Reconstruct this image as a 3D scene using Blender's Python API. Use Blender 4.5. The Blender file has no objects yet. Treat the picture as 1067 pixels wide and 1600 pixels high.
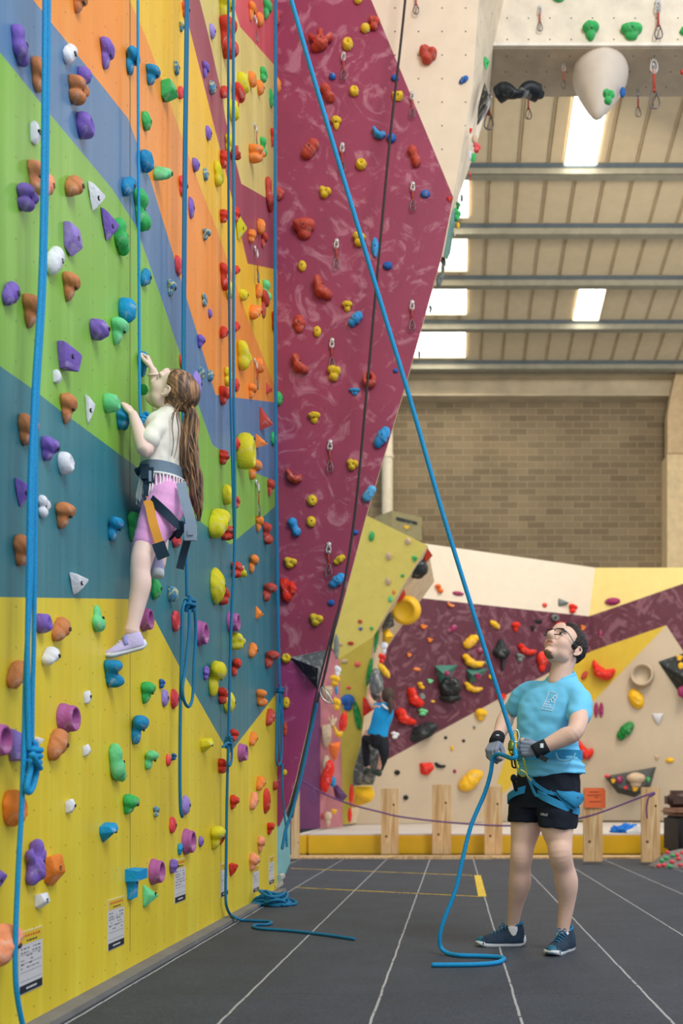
import bpy, bmesh, math, random
import numpy as np
from mathutils import Vector, Matrix, noise as mnoise
from mathutils.geometry import delaunay_2d_cdt

random.seed(7)
SC = bpy.context.scene
COL = SC.collection
F = 1500.0          # focal length in pixels of the 1067 x 1600 frame
HX, HY = 709.0, 1240.0   # where the room's depth lines meet
EYE = 0.83

# ---------------------------------------------------------------- camera
cam = bpy.data.cameras.new('camera'); camo = bpy.data.objects.new('camera', cam); COL.objects.link(camo)
camo.location = (0, 0, EYE); camo.rotation_euler = (math.pi / 2, 0, 0)
cam.sensor_fit = 'VERTICAL'; cam.sensor_height = 36.0; cam.sensor_width = 24.0
cam.lens = F / 1600 * 36.0
cam.shift_x = (533.5 - HX) / 1600.0; cam.shift_y = (HY - 800) / 1600.0
cam.clip_end = 200; cam.clip_start = 0.05
cam.dof.use_dof = True; cam.dof.focus_distance = 4.85; cam.dof.aperture_fstop = 2.2
SC.camera = camo
SC.view_settings.view_transform = 'Standard'; SC.view_settings.look = 'None'
SC.view_settings.gamma = 1.0; SC.view_settings.use_curve_mapping = False
SC.view_settings.exposure = 0.14

# ---------------------------------------------------------------- world and added fill lights
W = bpy.data.worlds.new('world'); SC.world = W; W.use_nodes = True
W.node_tree.nodes['Background'].inputs[0].default_value = (0.84, 0.92, 1.0, 1)
W.node_tree.nodes['Background'].inputs[1].default_value = 0.86

def area(name, loc, target, size, power, col=(1, 1, 1), sy=None):
    l = bpy.data.lights.new(name, 'AREA'); l.energy = power; l.size = size; l.color = col
    if sy: l.shape = 'RECTANGLE'; l.size_y = sy
    o = bpy.data.objects.new(name, l); COL.objects.link(o); o.location = loc
    o.rotation_euler = (Vector(target) - Vector(loc)).to_track_quat('-Z', 'Y').to_euler()
    return o
area("fill_light_near", (5.0, -1.5, 10.5), (-1.2, 5.5, 1.8), 3.5, 760, (1.0, 0.98, 0.95), 5.0)  # unseen area light, added to brighten the near walls and figures
area('fill_light_middle', (3.4, 9.9, 9.6), (1.5, 14, 0), 1.5, 160, (1.0, 0.90, 0.78), 1.5)  # unseen fill added above the mats
area('fill_light_far', (4.5, 13.5, 9.8), (1.0, 19.0, 2.0), 2.5, 410, (1.0, 0.91, 0.80), 2.5)  # another added fill, aimed at the far bouldering wall

# ---------------------------------------------------------------- helpers
def P(px, py, d):
    """point seen at pixel (px, py) of the frame, d metres in front of the camera"""
    return Vector(((px - HX) * d / F, d, EYE - (py - HY) * d / F))
def WL(px, py, off=0.0):
    """point on the left wall (plane x = -1.5), off metres in front of it"""
    X = -1.5 + off; d = X * F / (px - HX)
    return Vector((X, d, EYE - (py - HY) * d / F))
def lin(c):
    f = lambda v: v / 12.92 if v <= 0.04045 else ((v + 0.055) / 1.055) ** 2.4
    return tuple(f(x / 255.0) for x in c) + (1.0,)
def link(o, parent=None, wpos=None):
    COL.objects.link(o)
    if parent is not None: o.parent = parent
    return o
def me_obj(name, verts, faces, mats, parent=None, smooth=True, fmat=None):
    m = bpy.data.meshes.new(name); m.from_pydata([tuple(v) for v in verts], [], faces)
    if not isinstance(mats, (list, tuple)): mats = [mats]
    for x in mats: m.materials.append(x)
    if smooth is True: m.polygons.foreach_set('use_smooth', [True] * len(m.polygons))
    if fmat is not None: m.polygons.foreach_set('material_index', fmat)
    m.update()
    return link(bpy.data.objects.new(name, m), parent)
def bm_obj(name, bm, mats, parent=None, smooth=False, loc=None):
    m = bpy.data.meshes.new(name); bm.to_mesh(m); bm.free()
    if not isinstance(mats, (list, tuple)): mats = [mats]
    for x in mats: m.materials.append(x)
    if smooth: m.polygons.foreach_set('use_smooth', [True] * len(m.polygons))
    o = link(bpy.data.objects.new(name, m), parent)
    if loc is not None: o.location = loc
    return o
def tag(o, label=None, cat=None, group=None, kind=None):
    if label: o['label'] = label
    if cat: o['category'] = cat
    if group: o['group'] = group
    if kind: o['kind'] = kind
    return o
def struct(o): o['kind'] = 'structure'; return o
def empty(name, loc, label, cat, group=None):
    o = bpy.data.objects.new(name, None); COL.objects.link(o); o.location = loc; o.empty_display_size = .05
    return tag(o, label, cat, group)
def autosmooth(o, ang=35):
    m = o.data
    bm = bmesh.new(); bm.from_mesh(m)
    for f in bm.faces: f.smooth = True
    for e in bm.edges:
        e.smooth = not (len(e.link_faces) == 2 and e.calc_face_angle(0) > math.radians(ang))
    bm.to_mesh(m); bm.free(); return o

class MB:
    """collects verts and faces for one mesh"""
    def __init__(s): s.v = []; s.f = []; s.m = []
    def add(s, vs, fs, mi=0):
        n = len(s.v); s.v += [Vector(v) for v in vs]; s.f += [tuple(i + n for i in f) for f in fs]; s.m += [mi] * len(fs)
    def box(s, c, h, mi=0, R=None):
        vs = []
        for z in (-1, 1):
            for y in (-1, 1):
                for x in (-1, 1):
                    p = Vector((x * h[0], y * h[1], z * h[2]))
                    if R is not None: p = R @ p
                    vs.append(p + Vector(c))
        s.add(vs, [(0, 2, 3, 1), (4, 5, 7, 6), (0, 1, 5, 4), (2, 6, 7, 3), (0, 4, 6, 2), (1, 3, 7, 5)], mi)
    def tube(s, pts, r, n=8, mi=0, closed=False, cap=True, flat=None, up=None):
        """r number or list; flat=(width factor) squashes the section along its second axis"""
        pts = [Vector(p) for p in pts]; N = len(pts)
        rr = r if isinstance(r, (list, tuple)) else [r] * N
        T = []
        for i in range(N):
            a = pts[(i - 1) % N] if (closed or i > 0) else pts[0]
            b = pts[(i + 1) % N] if (closed or i < N - 1) else pts[-1]
            t = (b - a); T.append(t.normalized() if t.length > 1e-9 else Vector((0, 0, 1)))
        u = Vector(up) if up is not None else (Vector((0, 0, 1)) if abs(T[0].z) < .9 else Vector((1, 0, 0)))
        n0 = (u - T[0] * u.dot(T[0])).normalized(); vs = []
        for i in range(N):
            if up is not None: n0 = (u - T[i] * u.dot(T[i]))
            else: n0 = (n0 - T[i] * n0.dot(T[i]))
            if n0.length < 1e-6: n0 = T[i].orthogonal()
            n0.normalize(); b = T[i].cross(n0)
            for k in range(n):
                a = 2 * math.pi * k / n
                vs.append(pts[i] + (n0 * math.cos(a) * (flat if flat else 1) + b * math.sin(a)) * rr[i])
        fs = []
        for i in range(N if closed else N - 1):
            j = (i + 1) % N
            for k in range(n):
                k2 = (k + 1) % n
                fs.append((i * n + k, i * n + k2, j * n + k2, j * n + k))
        if cap and not closed:
            fs.append(tuple(reversed(range(n)))); fs.append(tuple((N - 1) * n + k for k in range(n)))
        s.add(vs, fs, mi)
    def capsule(s, pts, r, n=14, mi=0, flat=None, up=None):
        """tube with rounded ends"""
        pts = [Vector(p) for p in pts]; rr = list(r) if isinstance(r, (list, tuple)) else [r] * len(pts)
        t0 = (pts[0] - pts[1]).normalized(); t1 = (pts[-1] - pts[-2]).normalized()
        A = []; B = []
        for a in (75, 50, 25):
            A.append((pts[0] + t0 * rr[0] * math.sin(math.radians(a)), rr[0] * math.cos(math.radians(a))))
        for a in (25, 50, 75):
            B.append((pts[-1] + t1 * rr[-1] * math.sin(math.radians(a)), rr[-1] * math.cos(math.radians(a))))
        s.tube([x[0] for x in A] + pts + [x[0] for x in B], [x[1] for x in A] + rr + [x[1] for x in B], n, mi, flat=flat, up=up)
    def lathe(s, prof, o, ax, n=20, mi=0, closed_prof=False, ex=None, sx=1, sy=1):
        """prof list of (radius, height) along axis ax from o"""
        ax = Vector(ax).normalized(); e1 = Vector(ex) if ex else ax.orthogonal().normalized(); e2 = ax.cross(e1)
        vs = [Vector(o) + ax * h + (e1 * math.cos(2 * math.pi * k / n) * sx + e2 * math.sin(2 * math.pi * k / n) * sy) * r for r, h in prof for k in range(n)]
        fs = [(i * n + k, i * n + (k + 1) % n, (i + 1) * n + (k + 1) % n, (i + 1) * n + k) for i in range(len(prof) - 1) for k in range(n)]
        if prof[0][0] > 1e-5: fs.append(tuple(reversed(range(n))))
        if prof[-1][0] > 1e-5: fs.append(tuple((len(prof) - 1) * n + k for k in range(n)))
        s.add(vs, fs, mi)
    def ell(s, c, r, R=None, nu=18, nv=12, mi=0):
        vs = []; fs = []
        for j in range(1, nv):
            th = math.pi * j / nv
            for i in range(nu):
                a = 2 * math.pi * i / nu
                p = Vector((math.sin(th) * math.cos(a) * r[0], math.sin(th) * math.sin(a) * r[1], math.cos(th) * r[2]))
                if R is not None: p = R @ p
                vs.append(p + Vector(c))
        top = len(vs); p = Vector((0, 0, r[2])); q = -p
        if R is not None: p = R @ p; q = R @ q
        vs += [p + Vector(c), q + Vector(c)]
        for j in range(nv - 2):
            for i in range(nu):
                i2 = (i + 1) % nu
                fs.append((j * nu + i, (j + 1) * nu + i, (j + 1) * nu + i2, j * nu + i2))
        for i in range(nu):
            i2 = (i + 1) % nu
            fs.append((top, i, i2)); fs.append((top + 1, (nv - 2) * nu + i2, (nv - 2) * nu + i))
        s.add(vs, fs, mi)
    def prism(s, poly, back, mi=0, mi_side=None, mi_back=None):
        """poly: 3D loop; back: vector"""
        n = len(poly); back = Vector(back); vs = [Vector(p) for p in poly] + [Vector(p) + back for p in poly]
        s.add(vs, [tuple(range(n))], mi); k = len(s.v) - 2 * n
        ms = mi if mi_side is None else mi_side; mb = ms if mi_back is None else mi_back
        s.f.append(tuple(k + n + i for i in reversed(range(n)))); s.m.append(mb)
        for i in range(n):
            j = (i + 1) % n
            s.f.append((k + j, k + i, k + n + i, k + n + j)); s.m.append(ms)
    def obj(s, name, mats, parent=None, smooth=True, origin=None, fix=True):
        if origin is not None:
            o0 = Vector(origin); vs = [v - o0 for v in s.v]
        else: vs = s.v
        o = me_obj(name, vs, s.f, mats, None, smooth, s.m)
        if fix:
            bm = bmesh.new(); bm.from_mesh(o.data); bmesh.ops.recalc_face_normals(bm, faces=bm.faces); bm.to_mesh(o.data); bm.free()
        if origin is not None: o.location = origin
        if parent is not None:
            o.parent = parent
            o.matrix_parent_inverse = Matrix.Translation(parent_loc(parent)).inverted()
        return o
def parent_loc(p):
    l = Vector((0, 0, 0))
    while p is not None:
        l += Vector(p.location); 
        if p.parent is not None: l += p.matrix_parent_inverse.to_translation()
        p = p.parent
    return l
def keep_parent(o, parent):
    o.parent = parent; o.matrix_parent_inverse = Matrix.Translation(parent_loc(parent)).inverted(); return o

def cr(pts, k=6, closed=False):
    """Catmull-Rom through points (any dimension as tuples)"""
    pts = [np.array(p, float) for p in pts]; n = len(pts); out = []
    rng = range(n if closed else n - 1)
    for i in rng:
        p1, p2 = pts[i], pts[(i + 1) % n]
        p0 = pts[(i - 1) % n] if (closed or i > 0) else 2 * p1 - p2
        p3 = pts[(i + 2) % n] if (closed or i < n - 2) else 2 * p2 - p1
        for j in range(k):
            t = j / k
            out.append(.5 * ((2 * p1) + (-p0 + p2) * t + (2 * p0 - 5 * p1 + 4 * p2 - p3) * t * t + (-p0 + 3 * p1 - 3 * p2 + p3) * t ** 3))
    if not closed: out.append(pts[-1])
    return [tuple(p) for p in out]

# ---------------------------------------------------------------- materials
def mat(name, col, rough=.55, var=0.12, vscale=6.0, bump=0.0, bscale=40.0, metal=0.0, emit=0.0, spec=.4, dots=None, chalk=None, gloss_streak=0.0, sub=0.0, alpha=1.0, col2=None, c2s=8.0, c2t=.5, coat=0.0):
    m = bpy.data.materials.new(name); m.use_nodes = True; nt = m.node_tree; N = nt.nodes; L = nt.links
    b = N['Principled BSDF']; b.inputs['Roughness'].default_value = rough; b.inputs['Metallic'].default_value = metal
    b.inputs['Specular IOR Level'].default_value = spec
    if coat: b.inputs['Coat Weight'].default_value = coat
    c = lin(col) if len(col) == 3 else col
    tc = N.new('ShaderNodeTexCoord').outputs['Object']
    def mix(fac, a, bb, mode='MIX'):
        x = N.new('ShaderNodeMix'); x.data_type = 'RGBA'; x.blend_type = mode
        if isinstance(fac, (int, float)): x.inputs[0].default_value = fac
        else: L.new(fac, x.inputs[0])
        for k, v in ((6, a), (7, bb)):
            if isinstance(v, tuple): x.inputs[k].default_value = v
            else: L.new(v, x.inputs[k])
        return x.outputs[2]
    def nz(scale, det=4, dist=0.0, vec=None, r=.55):
        x = N.new('ShaderNodeTexNoise'); x.inputs['Scale'].default_value = scale; x.inputs['Detail'].default_value = det
        x.inputs['Distortion'].default_value = dist; x.inputs['Roughness'].default_value = r; L.new(vec or tc, x.inputs['Vector']); return x.outputs[0]
    def ramp(v, a, bb):
        x = N.new('ShaderNodeMapRange'); x.inputs[1].default_value = a; x.inputs[2].default_value = bb; L.new(v, x.inputs[0]); return x.outputs[0]
    def math_(op, a, bb=0.0, cc=None):
        x = N.new('ShaderNodeMath'); x.operation = op
        for k, v in ((0, a), (1, bb)) + (((2, cc),) if cc is not None else ()):
            if isinstance(v, (int, float)): x.inputs[k].default_value = v
            else: L.new(v, x.inputs[k])
        return x.outputs[0]
    out = c
    if col2 is not None:
        out = mix(ramp(nz(c2s, 5, 1.5), c2t - .03, c2t + .03), c, lin(col2))
    if var:
        dk = tuple(x * (1 - var) for x in c[:3]) + (1,); lt = tuple(min(1, x * (1 + var)) for x in c[:3]) + (1,)
        v = mix(ramp(nz(vscale, 5), .3, .7), dk, lt)
        out = v if col2 is None else mix(.35, out, v)
    if gloss_streak:
        mp = N.new('ShaderNodeMapping'); mp.inputs['Scale'].default_value = (9, 9, .35); L.new(tc, mp.inputs[0])
        s = ramp(nz(1.0, 6, 0.2, mp.outputs[0]), .48, .75)  # upright gloss on the wall, put into the base colour as paler streaks
        out = mix(math_('MULTIPLY', s, gloss_streak), out, (min(1, c[0] * 1.5 + .12), min(1, c[1] * 1.5 + .12), min(1, c[2] * 1.5 + .10), 1))
    if chalk:
        # (amount, scale, threshold, colour)
        am, sc_, th, cc = chalk
        s = ramp(nz(sc_, 6, 2.2, None, .6), th, th + .12)
        out = mix(math_('MULTIPLY', s, am), out, lin(cc))
    if dots:
        ax, sp, rad, am = dots
        sx = N.new('ShaderNodeSeparateXYZ'); L.new(tc, sx.inputs[0]); o2 = sx.outputs
        q = []
        for a in ax:
            f1 = math_('FRACT', math_('MULTIPLY', o2['XYZ'.index(a)], 1 / sp)); q.append(math_('POWER', math_('SUBTRACT', f1, .5), 2.0))
        d = math_('LESS_THAN', math_('ADD', q[0], q[1]), (rad / sp) ** 2)
        out = mix(math_('MULTIPLY', d, am), out, (.03, .025, .02, 1))
    if isinstance(out, tuple): b.inputs['Base Color'].default_value = out
    else: L.new(out, b.inputs['Base Color'])
    if bump:
        bp = N.new('ShaderNodeBump'); bp.inputs['Strength'].default_value = bump; bp.inputs['Distance'].default_value = .01
        L.new(nz(bscale, 6), bp.inputs['Height']); L.new(bp.outputs[0], b.inputs['Normal'])
    if emit:
        b.inputs['Emission Color'].default_value = c; b.inputs['Emission Strength'].default_value = emit
    if sub:
        b.inputs['Subsurface Weight'].default_value = sub; b.inputs['Subsurface Radius'].default_value = (.01, .004, .002)
    if alpha < 1: b.inputs['Alpha'].default_value = alpha
    return m
# ================================================================ the setting
DY = ('Y', 'Z')
def paint(name, c, **k):
    return mat(name, c, rough=.42, var=.11, vscale=1.5, gloss_streak=.30, dots=('YZ', .14, .0040, .7), bump=.06, bscale=60, spec=.45, **k)
LWM = [paint('paint_red', (214, 84, 92)), paint('paint_pale_yellow', (226, 204, 120)), paint('paint_maroon', (160, 72, 88)),
       paint('paint_amber', (246, 190, 40)), paint('paint_orange', (246, 146, 52)), paint('paint_blue', (84, 126, 166)),
       paint('paint_green', (128, 182, 70)), paint('paint_teal', (40, 120, 134)), paint('paint_yellow', (226, 200, 46))]
EDGE = mat('plywood_edge', (222, 196, 150), rough=.7)
BACKM = mat('rough_backing', (70, 66, 62), rough=.9)

def painted(name, rect, curves, to3d, back, mats, mside):
    """rect: 2D loop; curves: list of 2D loops painted in order over mats[0]; shared-vertex faces"""
    V = []; Fc = []
    def addloop(lp):
        i0 = len(V); V.extend([Vector(p) for p in lp]); Fc.append(list(range(i0, i0 + len(lp))))
    def ccw(lp):
        a = sum(lp[i][0] * lp[(i + 1) % len(lp)][1] - lp[(i + 1) % len(lp)][0] * lp[i][1] for i in range(len(lp)))
        return lp if a > 0 else lp[::-1]
    addloop(ccw(rect))
    for c in curves: addloop(ccw(c))
    v, e, f, ov, oe, of = delaunay_2d_cdt(V, [], Fc, 1, 1e-5)
    vs = []; fs = []; fm = []
    mb = MB()
    keep = [(fa, max(o)) for fa, o in zip(f, of) if 0 in o]
    mb.add([to3d(p) for p in v], [])
    for fa, mi in keep: mb.f.append(tuple(fa)); mb.m.append(mi)
    # back and rim
    back = Vector(back); R = [to3d(p) for p in ccw(rect)]; n = len(R); k = len(mb.v)
    mb.v += R + [p + back for p in R]; ms = len(mats)
    mb.f.append(tuple(k + n + i for i in reversed(range(n)))); mb.m.append(ms)
    for i in range(n):
        j = (i + 1) % n
        mb.f.append((k + j, k + i, k + n + i, k + n + j)); mb.m.append(ms)
    return mb.obj(name, list(mats) + [mside], smooth=False, fix=False)

def bandcurve(pts, end=(8.15, None)):
    """boundary on the left wall from pixels: everything below it"""
    q = [];
    for x, y in pts:
        w = WL(x, y); q.append((w.y, w.z))
    (a, b) = q[0], q[1]
    dx, dz = a[0] - b[0], a[1] - b[1]; l = math.hypot(dx, dz); k = 25 / l
    q = [(a[0] + dx * k, a[1] + dz * k)] + q
    (a, b) = q[-1], q[-2]; q.append((30, a[1] + (a[1] - b[1]) / (a[0] - b[0]) * (30 - a[0])))
    s = q[0]
    return q + [(30, -30), (-30, -30)] + ([(-30, s[1])] if s[0] > -29 else [])
CURV = [
 [(367, 0), (367, 15), (375, 42), (427, 100), (433, 107)],
 [(312, 0), (325, 52), (347, 150), (352, 185), (365, 240), (377, 287), (412, 307), (433, 316)],
 [(295, 40), (317, 127), (337, 207), (342, 225), (387, 412), (432, 421)],
 [(202, 0), (217, 32), (232, 68), (265, 160), (307, 277), (340, 362), (385, 492), (432, 611)],
 [(52, 0), (80, 35), (142, 112), (200, 185), (237, 287), (286, 448), (307, 517), (337, 617), (366, 621), (432, 629)],
 [(0, 82), (67, 165), (175, 295), (212, 352), (250, 460), (277, 540), (332, 695), (342, 702), (402, 740), (432, 753)],
 [(0, 572), (50, 607), (92, 640), (210, 727), (317, 818), (360, 851), (397, 820), (432, 789)],
 [(0, 933), (200, 936), (243, 970), (278, 1037), (358, 1178), (432, 1083)],
]
WEND = 8.15
struct(painted('wall_left', [(1.6, 0), (WEND, 0), (WEND, 10.2), (1.6, 10.2)], [bandcurve(c) for c in CURV],
       lambda p: Vector((-1.5, p[0], p[1])), (-.018, 0, 0), LWM, EDGE))
mb = MB(); mb.box((-1.62, (1.6 + WEND) / 2, 5.1), (.1, (WEND - 1.6) / 2, 5.1)); struct(mb.obj('wall_left_framework', BACKM, smooth=False))
mb = MB(); mb.box((-1.46, (1.6 + WEND) / 2, .012), (.04, (WEND - 1.6) / 2, .012)); struct(mb.obj('baseboard_left', mat('kerb_grey', (120, 118, 116), rough=.85, bump=.2), smooth=False))

for i_, x_ in enumerate((203, 345)):
    y_ = 2250 / (HX - x_); mb = MB(); mb.box((-1.4998, y_, 5.1), (.0012, .0011, 5.0)); struct(mb.obj('trim_%d' % (10 + i_), mat('panel_joint', (120, 108, 80), rough=.8) if i_ == 0 else bpy.data.materials['panel_joint'], smooth=False))
# floor: rubber mats with taped joints -------------------------------------
def floor_material():
    m = mat('rubber_mat', (51, 59, 71), rough=.62, chalk=(.30, 90, .50, (120, 126, 134)), var=.2, vscale=3.0, bump=.35, bscale=160, spec=.32)
    nt = m.node_tree; N = nt.nodes; L = nt.links; b = N['Principled BSDF']
    src = b.inputs['Base Color'].links[0].from_socket
    tc = N.new('ShaderNodeTexCoord').outputs['Object']; s = N.new('ShaderNodeSeparateXYZ'); L.new(tc, s.inputs[0])
    def M(op, a, bb=0.0):
        x = N.new('ShaderNodeMath'); x.operation = op
        for k, v in ((0, a), (1, bb)):
            if isinstance(v, (int, float)): x.inputs[k].default_value = v
            else: L.new(v, x.inputs[k])
        return x.outputs[0]
    def NZ(sc, det=4):
        x = N.new('ShaderNodeTexNoise'); x.inputs['Scale'].default_value = sc; x.inputs['Detail'].default_value = det; L.new(tc, x.inputs['Vector']); return x.outputs[0]
    def line(sock, off, sp, w):
        wob = M('MULTIPLY', M('SUBTRACT', NZ(6), .5), .012)
        f = M('FRACT', M('ADD', M('MULTIPLY', M('ADD', M('ADD', sock, off), wob), 1 / sp), .5))
        return M('LESS_THAN', M('ABSOLUTE', M('SUBTRACT', f, .5)), w / sp)
    def mix(fac, a, col):
        x = N.new('ShaderNodeMix'); x.data_type = 'RGBA'; L.new(fac, x.inputs[0]); L.new(a, x.inputs[6]); x.inputs[7].default_value = col; return x.outputs[2]
    dirt = M('MULTIPLY', M('GREATER_THAN', NZ(22, 6), .36), .62)
    c = mix(M('MULTIPLY', line(s.outputs[1], .1, 1.02, .004), .55), src, lin((38, 40, 44)))
    c = mix(M('MULTIPLY', line(s.outputs[0], .85, .548, .0050), dirt), c, lin((205, 205, 205)))
    speck = N.new('ShaderNodeTexVoronoi'); speck.inputs['Scale'].default_value = 9; L.new(tc, speck.inputs['Vector'])
    c = mix(M('MULTIPLY', M('LESS_THAN', speck.outputs[0], .022), .5), c, lin((150, 150, 150)))
    L.new(c, b.inputs['Base Color']); return m
mb = MB(); mb.box((0.5, 10.5, -.05), (8.5, 12.8, .05)); struct(mb.obj('floor', floor_material(), smooth=False))
TAPE = mat('yellow_tape', (226, 188, 60), rough=.6, chalk=(.8, 14, .5, (90, 84, 70)), spec=.3)
for i, (a, b, w) in enumerate([((462, 1387), (750, 1401), .022), ((455, 1357), (742, 1368), .022)]):
    d0 = EYE * F / (a[1] - HY); d1 = EYE * F / (b[1] - HY)
    A = P(a[0], a[1], d0); B = P(b[0], b[1], d1); t = (B - A).normalized(); n = Vector((-t.y, t.x, 0)) * w / 2
    mb = MB(); mb.prism([A + n, A - n, B - n, B + n], (0, 0, .0025)); tag(struct(mb.obj('floor_marking', TAPE, smooth=False)))
mb = MB(); q = [P(x, y, EYE * F / (y - HY)) for x, y in ((741, 1368), (751, 1368), (760, 1401), (747, 1401))]
mb.prism(q, (0, 0, .003)); struct(mb.obj('floor_marking', mat('yellow_tape_patch', (222, 188, 60), rough=.6), smooth=False))

# central lead wall ---------------------------------------------------------
CW = 8.15
def cpt(p): return P(p[0], p[1], CW)
mag = mat('paint_magenta', (146, 52, 82), rough=.5, var=.1, vscale=2.2, chalk=(.36, 3.4, .53, (214, 160, 172)), dots=('XZ', .2, .005, .6), bump=.08, bscale=50)
cream = mat('paint_cream', (226, 208, 184), rough=.55, var=.04, dots=('XZ', .2, .0075, .8), bump=.05)
plum = mat('paint_plum', (150, 52, 108), rough=.5, var=.14, vscale=3, chalk=(.4, 5, .6, (210, 160, 190)), dots=('XZ', .2, .005, .5))
outline = [(410, -330), (880, -330), (800, -170), (748, 0), (738, 140), (727, 200), (708, 308), (690, 400), (634, 600), (572, 806), (527, 975), (511, 1018), (495, 1077), (462, 1218), (452, 1255), (437, 1290), (410, 1290)]
magp = [(400, -340), (430, -340), (580, 0), (708, 308), (711, 311), (711, 1400), (400, 1400)]
magp = [(400, -350), (410, -350), (580, 0), (708, 308), (760, 308), (760, 1500), (400, 1500)]
plp = [(400, 1040), (453, 1027), (511, 1018), (760, 1018), (760, 1500), (400, 1500)]
_w = lambda L: [(cpt(p).x, cpt(p).z) for p in L]
struct(painted('wall_centre', _w(outline), [_w(magp), _w(plp)], lambda p: Vector((p[0], CW, p[1])), (0, .025, 0), [cream, mag, plum], EDGE))
# its hollow rear, narrowing away from the camera so that it stays behind the face
mb = MB(); inner = [cpt(p) + Vector((-.06, .025, 0)) for p in outline[1:14]]; far = [Vector((v.x * .94 - .9, CW + 1.3, v.z)) for v in inner]
n = len(inner); A0 = [Vector((-1.7, CW + .025, inner[0].z))] + inner + [Vector((-1.7, CW + .025, inner[-1].z))]
B0 = [Vector((-2.0, CW + 1.3, inner[0].z))] + far + [Vector((-2.0, CW + 1.3, inner[-1].z))]
m_ = len(A0); mb.add(A0 + B0, [tuple(range(m_)), tuple(m_ + i for i in reversed(range(m_)))] + [((i + 1) % m_, i, m_ + i, m_ + (i + 1) % m_) for i in range(m_)])
struct(mb.obj('wall_centre_flank', mat('paint_cream_flank', (224, 208, 186), rough=.6, dots=('YZ', .2, .006, .6)), smooth=False))
# cream return beside the lead wall, and the overhead arch
mb = MB(); ret = [P(748, 0, 8.15), P(738, 140, 8.15), P(727, 200, 8.15), P(708, 308, 8.15), P(690, 400, 8.15), P(696, 405, 8.5), P(717, 308, 8.7), P(742, 235, 8.9), P(764, 155, 9.55), P(770, 76, 9.0), P(787, 0, 9.0), P(870, -330, 9.0), P(800, -170, 8.2)]
mb.add(ret, [(12, 11, 10, 0), (0, 10, 9, 1), (1, 9, 8, 2), (2, 8, 7), (2, 7, 6, 3), (3, 6, 5, 4)])
mb.add([p + Vector((-.04, .05, 0)) for p in ret], [tuple(reversed(f)) for f in [(12, 11, 10, 0), (0, 10, 9, 1), (1, 9, 8, 2), (2, 8, 7), (2, 7, 6, 3), (3, 6, 5, 4)]])
struct(mb.obj('wall_return', mat('paint_cream_return', (222, 204, 178), rough=.6, dots=('YZ', .2, .008, .7)), smooth=False))
za = EYE + (HY - 73) * 9.0 / F
mb = MB(); xs = (P(768, 73, 9.0).x, 5.2)
mb.box(((xs[0] + xs[1]) / 2, 9.3, za + 1.3), ((xs[1] - xs[0]) / 2, .3, 1.3)); mb.f.pop(); mb.m.pop()
mb = MB(); mb.box(((xs[0] + xs[1]) / 2, 9.31, za + 1.3), ((xs[1] - xs[0]) / 2, .31, 1.3))
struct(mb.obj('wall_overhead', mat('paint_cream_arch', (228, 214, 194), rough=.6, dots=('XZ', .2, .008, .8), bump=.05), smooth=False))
mb = MB(); mb.box(((xs[0] + xs[1]) / 2, 8.992, za + .012), ((xs[1] - xs[0]) / 2, .01, .014))
struct(mb.obj('trim_1', mat('arch_trim', (236, 226, 212), rough=.5), smooth=False))
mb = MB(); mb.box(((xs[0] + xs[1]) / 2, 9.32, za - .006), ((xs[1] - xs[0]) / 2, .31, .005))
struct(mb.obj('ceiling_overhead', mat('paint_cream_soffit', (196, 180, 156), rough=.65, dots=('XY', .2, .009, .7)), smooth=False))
# teal panel edge under the plum face, foot of the left wall
mb = MB(); mb.prism([Vector((-1.5, WEND + .001, 0)), P(452, 1350, 8.3), P(452, 1288, 8.3), P(441, 1262, 8.2), Vector((-1.5, WEND + .001, .75))], (0, .05, 0))
struct(mb.obj('trim_2', mat('paint_light_teal', (128, 176, 178), rough=.5), smooth=False))

# roof ----------------------------------------------------------------------
def RZ(d): return EYE + (19360 - 200 * d) / F
roofm = mat('roof_sheet', (206, 188, 154), rough=.6, var=.05)
ribm = mat('roof_rib', (182, 164, 132), rough=.6)
mb = MB(); X0, X1, Y0, Y1 = -7.0, 8.5, 10.5, 23.4
mb.prism([Vector((X0, Y0, RZ(Y0))), Vector((X1, Y0, RZ(Y0))), Vector((X1, Y1, RZ(Y1))), Vector((X0, Y1, RZ(Y1)))], (0, 0, .06))
x = X0 + .1
while x < X1:
    for dx, w in ((0, .010), (.035, .006)):
        mb.prism([Vector((x + dx - w, Y0, RZ(Y0) - .02)), Vector((x + dx + w, Y0, RZ(Y0) - .02)), Vector((x + dx + w, Y1, RZ(Y1) - .02)), Vector((x + dx - w, Y1, RZ(Y1) - .02))], (0, 0, .03), 1)
    x += .5
struct(mb.obj('ceiling', [roofm, ribm], smooth=False))
sky = mat('rooflight_panel', (255, 250, 236), emit=9.0); sky2 = mat('rooflight_panel_soft', (255, 240, 200), emit=4.0)
wf = mat('rooflight_frame', (225, 212, 182), rough=.6)
def rooflight(i, x0, x1, y0, y1, m):
    mb = MB(); z = -.035
    mb.prism([Vector((x0, y0, RZ(y0) + z)), Vector((x1, y0, RZ(y0) + z)), Vector((x1, y1, RZ(y1) + z)), Vector((x0, y1, RZ(y1) + z))], (0, 0, .02))
    o = mb.obj('window_%d' % i, m, smooth=False); struct(o)
    mb = MB()
    for a, b in (((x0, y0), (x1, y0)), ((x1, y0), (x1, y1)), ((x1, y1), (x0, y1)), ((x0, y1), (x0, y0))):
        mb.tube([Vector((a[0], a[1], RZ(a[1]) + z)), Vector((b[0], b[1], RZ(b[1]) + z))], .018, 4)
    keep_parent(mb.obj('window_frame', wf, smooth=False), o)
rooflight(1, 1.87, 2.43, 14.75, 16.38, sky)
rooflight(2, 2.54, 3.10, 19.3, 20.55, sky)
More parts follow.
